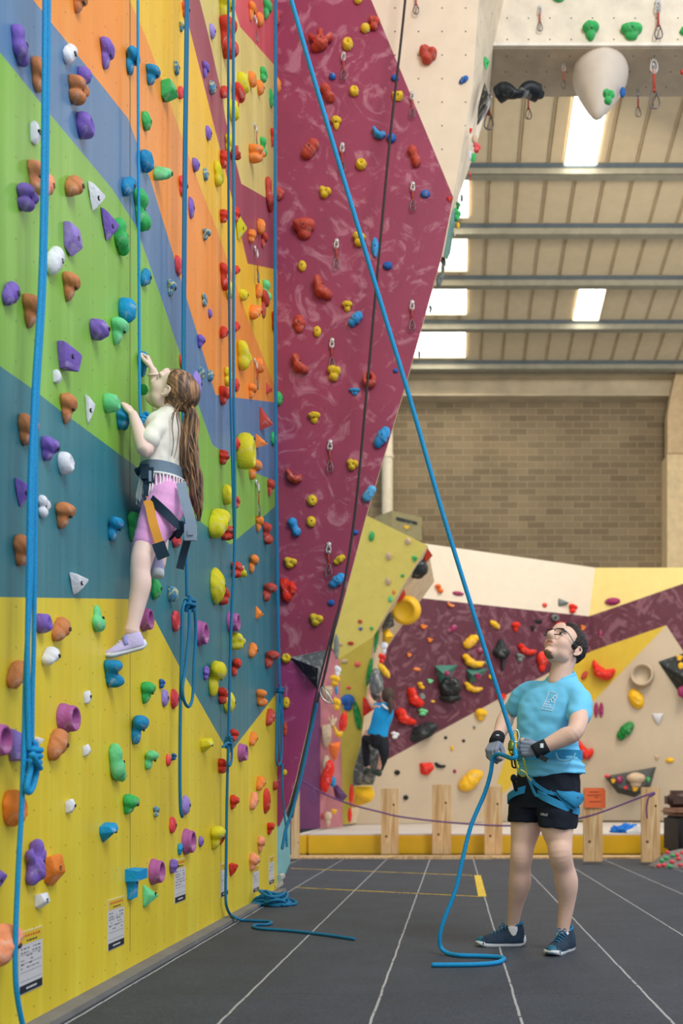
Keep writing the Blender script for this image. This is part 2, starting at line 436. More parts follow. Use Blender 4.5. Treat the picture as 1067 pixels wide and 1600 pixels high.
rooflight(3, -1.25, .27, 16.5, 17.55, sky); rooflight(4, -1.25, .27, 17.9, 19.0, sky2)
rooflight(5, -1.25, .27, 19.25, 20.35, sky); rooflight(6, -1.25, .27, 20.65, 21.9, sky)
pur_t = mat('purlin_steel', (84, 96, 104), rough=.45, metal=.2); pur_f = mat('purlin_face', (142, 138, 120), rough=.55)
for px_y in (258, 352, 433, 502, 565):
    d = 19360 / (HY - px_y + 200)
    mb = MB(); z = RZ(d) - .10
    mb.box((.75, d, z), (7.7, .04, .085), 1); mb.box((.75, d - .045, z + .066), (7.7, .012, .036), 0); mb.box((.75, d + .04, z - .08), (7.7, .08, .006), 1)
    for k in range(30):
        mb.box((-6.6 + k * .5, d, z + .11), (.02, .05, .02), 0)
    struct(mb.obj('beam_purlin', [pur_t, pur_f], smooth=False))
# rear block wall and eaves
def brick_material(name, c1, c2, cm, bw=.44, bh=.16, axes='XZ'):
    m = bpy.data.materials.new(name); m.use_nodes = True; nt = m.node_tree; N = nt.nodes; L = nt.links; b = N['Principled BSDF']; b.inputs['Roughness'].default_value = .9
    tc = N.new('ShaderNodeTexCoord').outputs['Object']; s = N.new('ShaderNodeSeparateXYZ'); L.new(tc, s.inputs[0]); c = N.new('ShaderNodeCombineXYZ')
    L.new(s.outputs['XYZ'.index(axes[0])], c.inputs[0]); L.new(s.outputs[2], c.inputs[1])
    t = N.new('ShaderNodeTexBrick'); L.new(c.outputs[0], t.inputs['Vector']); t.inputs['Scale'].default_value = 1; t.inputs['Brick Width'].default_value = bw; t.inputs['Row Height'].default_value = bh
    t.inputs['Mortar Size'].default_value = .010; t.inputs['Mortar Smooth'].default_value = .3
    t.inputs['Color1'].default_value = lin(c1); t.inputs['Color2'].default_value = lin(c2); t.inputs['Mortar'].default_value = lin(cm)
    n = N.new('ShaderNodeTexNoise'); n.inputs['Scale'].default_value = .9; n.inputs['Detail'].default_value = 6; L.new(tc, n.inputs['Vector'])
    x = N.new('ShaderNodeMix'); x.data_type = 'RGBA'; x.blend_type = 'MULTIPLY'; x.inputs[0].default_value = .5; L.new(t.outputs[0], x.inputs[6])
    cr_ = N.new('ShaderNodeMapRange'); cr_.inputs[1].default_value = .3; cr_.inputs[2].default_value = .7; cr_.inputs[3].default_value = .6; cr_.inputs[4].default_value = 1.1; L.new(n.outputs[0], cr_.inputs[0])
    L.new(cr_.outputs[0], x.inputs[7]); L.new(x.outputs[2], b.inputs['Base Color'])
    bp = N.new('ShaderNodeBump'); bp.inputs['Strength'].default_value = .4; bp.inputs['Distance'].default_value = .02; L.new(t.outputs[1], bp.inputs['Height']); bp.invert = True; L.new(bp.outputs[0], b.inputs['Normal'])
    return m
zt = EYE + (HY - 625) * 23 / F
mb = MB(); mb.box((.75, 23.2, zt / 2), (7.75, .15, zt / 2)); struct(mb.obj('wall_rear', brick_material('block_wall', (140, 122, 94), (118, 102, 78), (156, 140, 112)), smooth=False))
mb = MB(); mb.box((.75, 22.93, zt + .20), (7.75, .14, .2)); mb.box((.75, 22.8, zt + .42), (7.75, .25, .03)); mb.box((.75, 22.85, zt - .02), (7.75, .2, .02))
struct(mb.obj('beam_eaves', mat('eaves_board', (186, 170, 140), rough=.7, var=.15, vscale=2), smooth=False))
mb = MB(); xa = P(1043, 700, 22.4).x; zc = EYE + (HY - 708) * 22.4 / F
mb.box((xa + 1.2, 22.75, zc / 2), (1.2, .30, zc / 2)); struct(mb.obj('column_right', mat('column_paint', (206, 182, 140), rough=.7), smooth=False))
mb = MB()
q = [(1043, 708), (1043, 648), (1047, 622), (1067, 536), (1200, 300), (1300, 300), (1300, 708)]
mb.prism([P(a, b, 22.42) for a, b in q], (0, .32, 0)); struct(mb.obj('beam_rafter', mat('rafter_paint', (192, 166, 126), rough=.7), smooth=False))
# bouldering wall: two folded faces ------------------------------------------
A, B, C = P(668, 850, 17.4), P(930, 887, 19.4), P(905, 1290, 19.3)
def plane_depth(A, B, C):
    n = (B - A).cross(C - A); o = Vector((0, 0, EYE)); k = n.dot(A - o)
    return lambda px, py: k / n.dot(Vector(((px - HX) / F, 1, -(py - HY) / F)))
DL_ = plane_depth(A, B, C)
DR_ = plane_depth(B, C, P(1067, 887, 18.9))
def BD(px, py, off=0.0):
    xs_ = 930 + (905 - 930) * (py - 887) / 403.0
    return (DL_ if px < xs_ else DR_)(px, py) - off
def fold(poly, side):
    """clip a pixel polygon at the fold line"""
    f = lambda p: (p[0] - (930 + (905 - 930) * (p[1] - 887) / 403.0)) * (1 if side else -1)
    out = []
    for i, p in enumerate(poly):
        q = poly[(i + 1) % len(poly)]; a, b = f(p), f(q)
        if a >= 0: out.append(p)
        if (a > 0 > b) or (a < 0 < b):
            t = a / (a - b); out.append((p[0] + (q[0] - p[0]) * t, p[1] + (q[1] - p[1]) * t))
    return out
bcream = mat('boulder_cream', (192, 174, 148), rough=.6, var=.06, vscale=1.2, dots=('XZ', .2, .007, .4))
btop = mat('boulder_white', (226, 212, 190), rough=.6, var=.03)
bpale = mat('boulder_pale_yellow', (228, 206, 128), rough=.6, var=.04)
bmag = mat('boulder_maroon', (88, 34, 50), rough=.55, var=.15, chalk=(.3, 2.6, .50, (170, 124, 136)))
byel = mat('boulder_yellow', (204, 172, 48), rough=.55, var=.05)
BR = [(520, 1288.5), (520, 870), (560, 832), (668, 850), (930, 887), (1500, 887), (1500, 1283), (905, 1282)]
RG = [(1, [(500, 800), (668, 800), (1600, 800), (1600, 700), (920, 963), (635, 932), (500, 915)]),
      (2, [(930, 800), (1600, 800), (1600, 700), (1067, 912), (920, 963), (930, 887)]),
      (3, [(500, 915), (635, 932), (920, 963), (1067, 912), (1600, 700), (1600, 1400), (1250, 1300), (1067, 1017), (1041, 977), (925, 1017), (800, 1081), (590, 1195), (500, 1240)]),
      (4, [(925, 1017), (1041, 977), (930, 1093), (845, 1175), (808, 1202), (798, 1229), (787, 1239), (770, 1255), (748, 1281), (783, 1227), (776, 1224), (806, 1138), (835, 1080), (860, 1052)]),
      ]
for side, nm in ((0, 'wall_back_left'), (1, 'wall_back_right')):
    rc = fold(BR, side); D = DR_ if side else DL_
    toworld = {}
    mats = [bcream]; cur = []
    for mi, poly in RG:
        fp = fold(poly, side)
        if len(fp) > 2: cur.append(fp); mats.append((None, btop, bpale, bmag, byel)[mi])
    struct(painted(nm, rc, cur, lambda p, D=D: P(p[0], p[1], D(p[0], p[1])), (0, .12, 0), mats, EDGE))
# padded mat -----------------------------------------------------------------
YM = 13.0
mvin = mat('mat_yellow_vinyl', (232, 178, 20), rough=.38, var=.08, vscale=3, bump=.5, bscale=3.5, spec=.5)
mtop = mat('mat_grey_top', (206, 198, 190), rough=.6, var=.08, vscale=1.5)
x0 = P(463, 1300, YM).x; cuts = [x0, x0 + .145, P(1067, 0, YM).x + .3, 6.2]
for i in range(3):
    a, b = cuts[i] + .006, cuts[i + 1] - .006
    e = empty('crash_mat', ((a + b) / 2, 15.6, 0), ('narrow yellow sided crash mat at the left end of the padded floor', 'long yellow sided crash mat with grey top below the bouldering wall', 'yellow sided crash mat beyond the small hold studded block at right')[i], 'mat')
    bm = bmesh.new(); bmesh.ops.create_cube(bm, size=1); bmesh.ops.scale(bm, vec=(b - a, 5.2, .27), verts=bm.verts)
    bmesh.ops.bevel(bm, geom=[q for q in bm.edges], offset=.02, segments=2, affect='EDGES'); bm.transform(Matrix.Translation((0, 0, .135)))
    autosmooth(bm_obj('mat_side', bm, mvin, e, True), 25)
    bm = bmesh.new(); bmesh.ops.create_cube(bm, size=1); bmesh.ops.scale(bm, vec=(b - a - .03, 5.17, .02), verts=bm.verts); bm.transform(Matrix.Translation((0, 0, .275)))
    bm_obj('mat_top', bm, mtop, e)
wood = mat('pine_wood', (206, 164, 112), rough=.6, var=.1, vscale=2)
def wood_nodes(m, sc=(14, 14, 1.2)):
    nt = m.node_tree; N = nt.nodes; L = nt.links; b = N['Principled BSDF']; tc = N.new('ShaderNodeTexCoord').outputs['Object']
    mp = N.new('ShaderNodeMapping'); mp.inputs['Scale'].default_value = sc; L.new(tc, mp.inputs[0]); n = N.new('ShaderNodeTexNoise'); n.inputs['Detail'].default_value = 6; n.inputs['Scale'].default_value = 1.5; n.inputs['Distortion'].default_value = .8; L.new(mp.outputs[0], n.inputs['Vector'])
    v = N.new('ShaderNodeTexVoronoi'); v.inputs['Scale'].default_value = 5; L.new(tc, v.inputs['Vector']); lt = N.new('ShaderNodeMath'); lt.operation = 'LESS_THAN'; lt.inputs[1].default_value = .09; L.new(v.outputs[0], lt.inputs[0])
    r = N.new('ShaderNodeValToRGB'); r.color_ramp.elements[0].position = .35; r.color_ramp.elements[1].position = .68; r.color_ramp.elements[0].color = lin((196, 152, 100)); r.color_ramp.elements[1].color = lin((234, 200, 150)); L.new(n.outputs[0], r.inputs[0])
    x = N.new('ShaderNodeMix'); x.data_type = 'RGBA'; L.new(lt.outputs[0], x.inputs[0]); L.new(r.outputs[0], x.inputs[6]); x.inputs[7].default_value = lin((110, 66, 36)); L.new(x.outputs[2], b.inputs['Base Color'])
wood_nodes(wood)
d = EYE * F / 101.0
mb = MB(); mb.box((P(455, 0, d).x / 2 + 2.6, d + .06, .012), ((5.2 - P(455, 0, d).x) / 2 + .3, .16, .012)); struct(mb.obj('trim_3', wood, smooth=False))
# ================================================================ climbing holds
HC = {  # colour word -> (rgb, second speckle colour)
 'orange-brown': (198, 126, 78), 'white': (226, 228, 236), 'purple': (122, 94, 184), 'teal blue': (18, 132, 182), 'green': (56, 176, 94),
 'mint green': (108, 206, 140), 'red': (206, 52, 34), 'coral red': (236, 74, 84), 'orange': (232, 130, 50), 'yellow': (212, 200, 30),
 'brick red': (186, 66, 54), 'plum': (168, 88, 150), 'bright blue': (10, 146, 204), 'lilac': (150, 128, 204), 'speckled': (70, 130, 170),
 'peach': (236, 150, 112), 'mustard': (220, 186, 40), 'sky blue': (52, 150, 214), 'rust red': (190, 74, 58), 'cobalt blue': (34, 96, 176),
 'black': (26, 32, 34), 'magenta': (150, 40, 92), 'sandy': (206, 180, 150), 'golden yellow': (236, 184, 30), 'scarlet': (222, 44, 26), 'dark green': (0, 128, 50), 'grey': (110, 118, 116), 'light blue': (92, 176, 226),'bright orange': (240, 118, 48)}
_hm = {}
def hmat(c):
    if c not in _hm:
        k = dict(rough=.62, var=.10, vscale=14, bump=.35, bscale=70, spec=.3)
        if c == 'speckled': k.update(col2=(222, 208, 110), c2s=34, c2t=.52)
        elif c not in ('white', 'black', 'sandy'): k.update(chalk=(.34, 7, .54, (205, 200, 196)))
        _hm[c] = mat('hold_' + c.replace(' ', '_'), HC[c], **k)
    return _hm[c]
BOLT = mat('bolt_steel', (64, 62, 64), rough=.4, metal=.6, var=0)
HOLE = mat('bolt_socket_dark', (24, 22, 24), rough=.7, var=0)
_ico = {}
def ico(sub):
    if sub not in _ico:
        bm = bmesh.new(); bmesh.ops.create_icosphere(bm, subdivisions=sub, radius=1.0)
        _ico[sub] = (np.array([v.co[:] for v in bm.verts]), [tuple(v.index for v in f.verts) for f in bm.faces]); bm.free()
    return _ico[sub]
def sdf_blob(lobes, cuts, sub, seed, rough=.05, k=15.0, c=(0, 0, .3)):
    D, fs = ico(sub); D = D.copy(); c = np.array(c)
    def f(p):
        acc = np.zeros(p.shape[0])
        for l in lobes:
            q = (p - np.array(l[:3])) / np.array(l[3:6]); d = (np.sqrt((q ** 2).sum(1)) - 1) * min(l[3:6])
            acc += np.exp(-k * d)
        d = -np.log(acc + 1e-12) / k
        for l in cuts:
            q = (p - np.array(l[:3])) / np.array(l[3:6]); e = -(np.sqrt((q ** 2).sum(1)) - 1) * min(l[3:6])
            d = np.log(np.exp(14 * d) + np.exp(14 * e)) / 14
        return d
    t = np.zeros(len(D)); done = np.zeros(len(D), bool); st = .045
    for i in range(44):
        v = f(c + D * (t + st)[:, None]); hit = (v > 0) & ~done; done |= hit; t = np.where(done, t, t + st)
    lo = t.copy(); hi = t + st
    for i in range(6):
        mid = (lo + hi) / 2; v = f(c + D * mid[:, None]); lo = np.where(v < 0, mid, lo); hi = np.where(v < 0, hi, mid)
    R = lo; rs = np.random.RandomState(seed); fr = rs.rand(3, 3) * 4 + 1.5; ph = rs.rand(3) * 6
    nn = sum(np.sin((D @ fr[i]) * 1.6 + ph[i]) for i in range(3)) / 3
    fr2 = rs.rand(4, 3) * 9 - 4.5; n2 = sum(np.abs(np.sin(D @ fr2[i] + ph[i % 3])) for i in range(4)) / 4 - .6
    R = R * (1 + rough * nn + .06 * n2)
    return c + D * R[:, None], fs
SH = {
 'rounded jug': ([(0, .25, .3, .85, .68, .62), (0, -.5, .12, .5, .5, .42)], [(0, .95, .75, .6, .35, .3)]),
 'tapered': ([(0, .38, .3, .9, .58, .66), (0, -.3, .15, .5, .62, .4), (0, -.75, .05, .25, .3, .2)], [(.1, .1, 1.1, .35, .3, .28)]),
 'teardrop': ([(0, -.35, .2, .85, .6, .7), (0, .3, .12, .45, .65, .4), (0, .75, .0, .22, .3, .22)], []),
 'pod': ([(0, 0, .05, .8, 1, .9)], []),
 'ball': ([(0, 0, .3, 1, 1, .72)], [(.1, -.1, 1.15, .22, .22, .4)]),
 'twisted': ([(-.25, .5, .3, .65, .48, .66), (.3, -.48, .3, .65, .5, .66), (0, 0, .15, .5, .5, .4)], [(-.5, -.45, .7, .35, .4, .4)]),
 'knobbed': ([(0, .45, .5, .8, .5, .5), (-.05, -.35, .15, .42, .62, .36)], []),
 'scooped': ([(0, 0, .2, .95, .95, .7)], [(0, .1, 1.0, .48, .5, .5)]),
 'lumpy': ([(-.3, .4, .3, .55, .5, .5), (.35, .2, .35, .55, .5, .5), (-.05, -.5, .25, .6, .5, .5)], [(.0, .0, 1.0, .28, .28, .3)]),
 'crescent': ([(-.45, .5, .25, .45, .5, .5), (-.1, -.25, .3, .6, .55, .5), (.5, -.55, .25, .5, .4, .45), (-.2, .1, .2, .5, .5, .4)], [(.55, .55, .5, .55, .62, .9)]),
 'banana': ([(-.7, .45, .25, .36, .42, .45), (-.35, -.15, .3, .5, .45, .5), (.2, -.4, .3, .6, .4, .5), (.7, -.15, .25, .38, .36, .42)], []),
 'ribbed': ([(0, .5, .3, .7, .35, .6), (0, 0, .3, .9, .38, .66), (0, -.5, .2, .6, .38, .5)], []),
 'starry': ([(0, -.2, .3, .6, .6, .6), (-.7, .5, .3, .3, .42, .35), (0, .75, .35, .26, .4, .4), (.7, .4, .3, .3, .4, .35), (-.4, -.6, .2, .4, .35, .35)], [(.25, -.05, 1.0, .34, .34, .45)]),
 'egg': ([(0, .1, .2, .8, .85, .75)], []),
 'leaning': ([(.35, .45, .35, .55, .5, .55), (-.3, -.4, .2, .55, .55, .5), (0, 0, .3, .6, .6, .55)], [(-.65, .6, .6, .4, .4, .5)]),
 'slanted pod': ([(.4, .42, .25, .5, .5, .55), (0, 0, .3, .6, .6, .62), (-.45, -.45, .2, .45, .5, .5)], []),
 'bridge': ([(-.45, .3, .25, .58, .55, .5), (.5, .05, .3, .5, .5, .55), (-.15, -.5, .25, .6, .45, .5), (0, 0, .3, .7, .6, .5)], [(.1, -.1, 1.05, .25, .25, .4)]),
}
POLY = {  # faceted holds: convex hull points (u, v, n)
 'wedge': [(-1, .8, 0), (1, .9, 0), (.1, -1, 0), (-.7, .7, .5), (.8, .5, 1), (.2, -.3, .6), (-.8, .1, .1)],
 'block': [(-.9, .7, 0), (.9, .8, 0), (.8, -.6, 0), (-.7, -.7, 0), (-.8, .8, .6), (.7, .9, .8), (.9, -.1, 1), (-.6, .0, .9), (.1, -1, .3)],
 'gem': [(-.8, .5, 0), (.9, .6, 0), (.7, -.7, 0), (-.5, -.9, 0), (-.6, .9, .5), (.5, 1, .6), (.8, 0, .9), (0, .1, 1), (-.3, -.6, .7), (.4, -.8, .5)],
 'shard': [(-.6, 1, 0), (.6, .95, 0), (.2, -1, 0), (-.5, .9, .6), (.6, .5, 1), (.15, -.7, .4)],
 'plate': [(-1, 1, 0), (-1, .1, 0), (1, .35, 0), (1, -.8, 0), (-.5, -1, 0), (-1, 1, .45), (1, .5, 1), (1, -.8, .9), (-.5, -.8, .4)],
 'chiselled': [(-1, -.2, 0), (-1, .6, 0), (1, 1, 0), (1, -.6, 0), (0, -1, 0), (-.9, .6, .6), (.9, 1, .8), (1, .3, 1), (-.6, .0, 1), (0, -.8, .3)],
 'triangular': [(-.9, 1, 0), (-.9, -1, 0), (.9, 0, 0), (-.8, .0, .5), (.5, 0, 1), (.4, -.1, .8)],
}
def frame(nrm):
    n = Vector(nrm).normalized(); v = Vector((0, 0, 1)); v = (v - n * v.dot(n)).normalized(); u = v.cross(n); return u, v, n
HOLDS = []   # records for labels
def hold(name, shape, colr, pos, nrm, hw, hh, pr, surf, px, rot=0.0, seed=0, label=None, group=None, cat='climbing hold'):
    u, v, n = frame(nrm); m = hmat(colr); big = max(hw, hh)
    if rot:
        a = math.radians(rot); u, v = u * math.cos(a) + v * math.sin(a), v * math.cos(a) - u * math.sin(a)
    def W_(p): return u * (p[0] * hw) + v * (p[1] * hh) + n * (p[2] * pr)
    bolt = None; mb = MB()
    if shape == 'cup':
        prof = [(1.0, 0), (1.0, .06), (.98, .22), (.90, .42), (.85, .55), (.86, .72), (.82, .92), (.76, 1.0), (.66, .99), (.60, .88), (.5, .35), (.0, .3)]
        vs = []; N = 28
        for r, h in prof: vs += [W_((r * math.cos(2 * math.pi * k / N), r * math.sin(2 * math.pi * k / N), h)) for k in range(N)]
        fs = [(i * N + k, i * N + (k + 1) % N, (i + 1) * N + (k + 1) % N, (i + 1) * N + k) for i in range(len(prof) - 1) for k in range(N)] + [tuple(reversed(range(N)))]
        mb.add(vs, fs); bolt = W_((0, 0, .32))
    elif shape == 'ring':
        N = 30; M_ = 12
        for k in range(N):
            a = 2 * math.pi * k / N; w = .34 + .12 * math.sin(a + seed) ; cx, cy = (.95 - w) * math.cos(a), (.95 - w) * math.sin(a)
            for j in range(M_):
                b = 2 * math.pi * j / M_; mb.v.append(W_((cx + w * math.cos(b) * math.cos(a), cy + w * math.cos(b) * math.sin(a), .42 + .55 * math.sin(b))))
        for k in range(N):
            for j in range(M_):
                mb.f.append((k * M_ + j, ((k + 1) % N) * M_ + j, ((k + 1) % N) * M_ + (j + 1) % M_, k * M_ + (j + 1) % M_)); mb.m.append(0)
        bolt = W_((0, .62, .97))
    elif shape == 'shelf':
        for pts in ([(-1, .95, 0), (1, .95, 0), (1, .25, 0), (-1, .2, 0), (-.9, .8, .9), (1, .9, 1), (1, .3, 1), (-.9, .2, .8)], [(-.6, .3, 0), (.4, .3, 0), (.3, -1, 0), (-.5, -.9, 0), (-.6, .3, .5), (.4, .3, .55), (.3, -.8, .5), (-.5, -.9, .4)]):
            bm = bmesh.new(); vv = [bm.verts.new(W_(p)) for p in pts]; bmesh.ops.convex_hull(bm, input=vv)
            mb.add([x.co.copy() for x in bm.verts], [tuple(x.index for x in f.verts) for f in (bm.verts.index_update(), bm.faces)[1]]); bm.free()
    elif shape in POLY:
        rs = random.Random(seed); bm = bmesh.new(); vv = [bm.verts.new(W_((p[0] + rs.uniform(-.08, .08), p[1] + rs.uniform(-.08, .08), p[2] * rs.uniform(.9, 1.0)))) for p in POLY[shape]]
        r = bmesh.ops.convex_hull(bm, input=vv); bmesh.ops.delete(bm, geom=list({q for q in r['geom_unused'] if isinstance(q, bmesh.types.BMVert)}), context='VERTS')
        bmesh.ops.bevel(bm, geom=list(bm.edges), offset=big * .09, segments=2, affect='EDGES', profile=.6)
        bm.verts.index_update(); mb.add([x.co.copy() for x in bm.verts], [tuple(x.index for x in f.verts) for f in bm.faces]); bm.free()
    else:
        lobes, cuts = SH[shape]; sub = 4 if big > .04 else 3
        V, fs = sdf_blob(lobes, cuts, sub, seed)
        a, b = V.min(0), V.max(0); V[:, 2] = np.maximum(V[:, 2], 0.0)
        V[:, 0] = (V[:, 0] - (a[0] + b[0]) / 2) / ((b[0] - a[0]) / 2); V[:, 1] = (V[:, 1] - (a[1] + b[1]) / 2) / ((b[1] - a[1]) / 2); V[:, 2] = V[:, 2] / b[2]
        i = int(np.argmin((V[:, 0] ** 2 + V[:, 1] ** 2) - 10 * (V[:, 2] > .3))); bolt = W_(V[i])
        mb.add([W_(p) for p in V], fs)
    if bolt is None:
        zs = [(q.dot(u) ** 2 + q.dot(v) ** 2, -q.dot(n)) for q in mb.v]; best = min(zs[j][0] for j in range(len(zs)))
        bolt = n * pr * .8 + v * hh * .1
        # drop the bolt on the surface by looking down the normal
        from mathutils.bvhtree import BVHTree
        bv = BVHTree.FromPolygons([tuple(q) for q in mb.v], mb.f); h = bv.ray_cast(v * hh * .1 + u * hw * .1 + n * pr * 3, -n)
        if h[0] is not None: bolt = h[0]
    o = mb.obj(name, m, smooth=True)
    if shape in POLY or shape == 'shelf': autosmooth(o, 28)
    o.location = pos
    if big > .028:
        r = min(.009, big * .2); k = MB(); k.lathe([(r, -.004), (r, .0015), (r * .72, .0022), (r * .66, -.001), (0, -.001)], bolt, n, 12)
        q = k.obj('bolt', [HOLE if colr in ('white', 'yellow', 'mint green', 'golden yellow', 'mustard') else BOLT], o)
        q.parent = o; q.matrix_parent_inverse = Matrix()
    HOLDS.append(dict(o=o, c=colr, s=shape, px=px, surf=surf, lab=label, size=big * 2))
    if label: tag(o, label, cat, group)
    else: o['category'] = cat
    return o

LEFT_HOLDS = '''
112 -12 137 20 orange-brown tapered|16 45 46 96 purple crescent|46 91 77 143 orange-brown rounded_jug|97 66 120 103 white leaning|155 62 179 109 purple tapered
194 76 219 117 teal_blue knobbed|227 103 251 133 teal_blue tapered|120 104 144 132 purple ball|105 122 138 163 orange-brown lumpy|118 176 147 216 purple scooped
45 188 64 227 white gem|221 175 237 203 green egg|218 235 240 268 teal_blue scooped|239 258 270 285 mint_green slanted_pod|41 255 74 300 peach twisted|62 268 86 313 peach slanted_pod
24 290 59 331 purple lumpy|100 270 132 312 orange-brown slanted_pod|136 288 163 333 white wedge|189 273 212 309 teal_blue leaning|207 300 235 357 green twisted
156 328 185 381 purple wedge|176 346 203 393 green crescent|97 348 126 400 lilac block|70 382 100 434 white leaning|2 436 32 482 purple slanted_pod
33 461 67 513 orange-brown tapered|96 427 126 471 orange-brown tapered|219 416 237 451 teal_blue slanted_pod|184 465 214 505 bright_blue ball|139 498 172 531 purple egg
172 497 201 539 mint_green tapered|89 538 124 578 purple plate|81 577 97 600 white gem|92 615 122 663 orange-brown tapered|129 618 149 668 white shard
160 615 188 645 mint_green scooped|217 550 234 590 teal_blue tapered|220 600 232 617 green egg|180 635 207 671 teal_blue ribbed|26 647 61 696 orange-brown rounded_jug
62 682 94 720 purple rounded_jug|89 706 115 742 white scooped|22 746 50 798 purple wedge|58 775 78 810 white lumpy|85 785 118 827 orange-brown tapered
216 745 228 780 green pod|166 808 194 846 teal_blue knobbed|198 800 222 847 green tapered|19 835 54 885 orange-brown rounded_jug|107 892 138 933 white wedge
54 958 82 990 purple scooped|80 962 111 1004 orange-brown slanted_pod|143 945 166 988 mint_green teardrop|217 948 242 987 plum cup|64 1009 94 1041 white slanted_pod
9 1030 47 1078 orange-brown slanted_pod|161 1031 194 1074 teal_blue twisted|129 1077 144 1102 white gem|219 1065 244 1100 green tapered|89 1098 128 1147 plum cup
73 1137 108 1190 orange-brown slanted_pod|202 1117 232 1164 teal_blue knobbed|169 1161 198 1222 mint_green crescent|224 1172 248 1203 mint_green knobbed|52 1150 69 1170 white wedge
128 1162 142 1183 white gem|-18 1127 19 1185 plum cup|9 1140 50 1192 lilac plate|235 903 253 937 green pod|2 1233 42 1292 orange scooped|35 1310 75 1384 purple starry
65 1332 99 1386 orange block|53 1394 76 1422 white block|100 1247 119 1273 white gem|191 1240 218 1273 green rounded_jug|155 1285 184 1316 bright_blue chiselled
239 1259 249 1277 speckled lumpy|195 1355 225 1407 bright_blue shelf|232 1341 260 1383 plum cup|222 1378 248 1420 mint_green triangular|-14 1358 11 1395 purple wedge
-30 1444 35 1511 peach leaning|284 5 297 27 coral_red rounded_jug|280 36 289 50 speckled tapered|271 96 281 117 speckled egg|250 127 279 160 green block
277 132 288 158 coral_red slanted_pod|327 38 337 60 lilac pod|316 98 328 122 purple tapered|326 127 338 147 speckled egg|342 32 373 85 red twisted
341 -8 368 31 yellow tapered|388 5 401 33 orange tapered|401 20 413 41 orange egg|411 2 426 30 green tapered|430 15 438 38 brick_red pod|344 131 358 157 red slanted_pod
371 114 390 146 yellow scooped|360 133 383 176 red knobbed|357 157 374 188 yellow scooped|388 113 401 136 orange scooped|401 126 413 148 orange egg|406 108 418 129 green lumpy
420 140 428 167 green pod|431 122 440 145 orange pod|321 197 331 219 purple pod|351 211 366 240 yellow rounded_jug|359 230 377 249 brick_red banana|343 236 358 262 red ribbed
388 228 414 255 orange lumpy|406 217 417 242 green twisted|422 202 434 230 red tapered|300 247 312 268 purple pod|317 263 326 282 speckled egg|334 256 349 293 yellow bridge
279 277 294 306 coral_red rounded_jug|294 308 304 341 purple pod|414 282 428 326 brick_red crescent|431 293 444 312 brick_red egg|316 358 330 376 speckled tapered
343 328 358 348 red ribbed|363 324 375 347 red ribbed|367 337 386 379 yellow wedge|387 359 401 380 orange ribbed|401 342 415 366 orange ball|407 364 419 388 brick_red knobbed
273 400 286 430 coral_red pod|261 437 276 463 speckled rounded_jug|315 460 324 480 speckled lumpy|325 482 332 497 purple pod|343 414 358 451 red twisted|364 413 375 431 red slanted_pod
352 440 367 467 yellow scooped|374 452 388 470 yellow egg|399 444 411 466 orange ball|410 440 424 468 mint_green twisted|407 455 421 497 brick_red knobbed|389 474 409 501 orange leaning
424 489 434 518 red lumpy|343 508 357 531 red slanted_pod|363 501 375 521 red slanted_pod|308 523 321 544 purple rounded_jug|280 554 290 576 coral_red scooped
301 580 316 620 lilac pod|310 574 321 595 speckled block|324 578 334 596 speckled egg|370 535 392 580 yellow bridge|399 559 413 583 orange scooped|388 600 402 623 orange tapered
350 576 363 604 yellow lumpy|366 592 374 612 red egg|342 603 360 633 red rounded_jug|415 598 426 621 brick_red triangular|431 612 442 634 green egg|405 638 428 680 brick_red triangular
366 684 375 703 red egg|368 674 399 735 yellow ring|399 680 420 704 orange triangular|423 675 434 697 green egg|342 703 358 726 red ribbed|388 719 410 750 orange knobbed
417 749 430 776 brick_red tapered|347 757 365 789 yellow egg|362 775 375 795 red lumpy|325 793 359 843 yellow leaning|345 822 368 845 red lumpy|399 806 413 832 orange tapered
410 817 426 850 brick_red twisted|268 828 283 856 coral_red scooped|360 878 380 903 red lumpy|372 885 386 902 yellow banana|388 867 405 896 orange knobbed|328 886 353 945 yellow pod
341 917 359 946 red lumpy|262 916 279 941 speckled ball|268 954 281 987 coral_red scooped|305 969 328 1010 plum cup|354 956 377 989 plum cup|359 989 383 1016 yellow bridge
399 947 413 971 orange triangular|410 911 433 940 brick_red knobbed|388 1003 403 1029 orange slanted_pod|413 1017 437 1045 brick_red knobbed|317 1040 328 1063 purple ribbed
323 1033 354 1090 yellow knobbed|361 1028 378 1057 red knobbed|340 1074 356 1101 red lumpy|349 1080 368 1115 yellow egg|400 1077 418 1104 orange twisted|415 1106 430 1135 brick_red slanted_pod
248 1061 258 1076 cobalt_blue lumpy|252 1076 264 1105 lilac pod|266 1076 280 1108 coral_red pod|359 1139 373 1159 red lumpy|389 1143 403 1166 orange slanted_pod|371 1161 389 1191 plum cup
313 1153 334 1177 yellow chiselled|340 1185 356 1209 red lumpy|259 1178 268 1197 coral_red egg|268 1177 276 1188 cobalt_blue lumpy|284 1242 298 1274 lilac pod|264 1276 276 1302 coral_red egg
284 1294 308 1336 plum cup|277 1317 286 1336 bright_blue ribbed|310 1306 318 1324 purple pod|264 1342 279 1365 purple ribbed|328 1290 353 1328 yellow tapered|341 1297 355 1323 red wedge
359 1241 374 1265 red rounded_jug|400 1212 415 1236 orange slanted_pod|390 1237 404 1266 peach slanted_pod|411 1231 423 1272 red pod|426 1220 435 1235 brick_red egg|417 1285 430 1305 red tapered
402 1306 415 1334 peach tapered|389 1332 406 1361 peach rounded_jug|357 1346 373 1373 red wedge|435 1277 447 1300 green egg|434 1240 443 1258 green egg'''
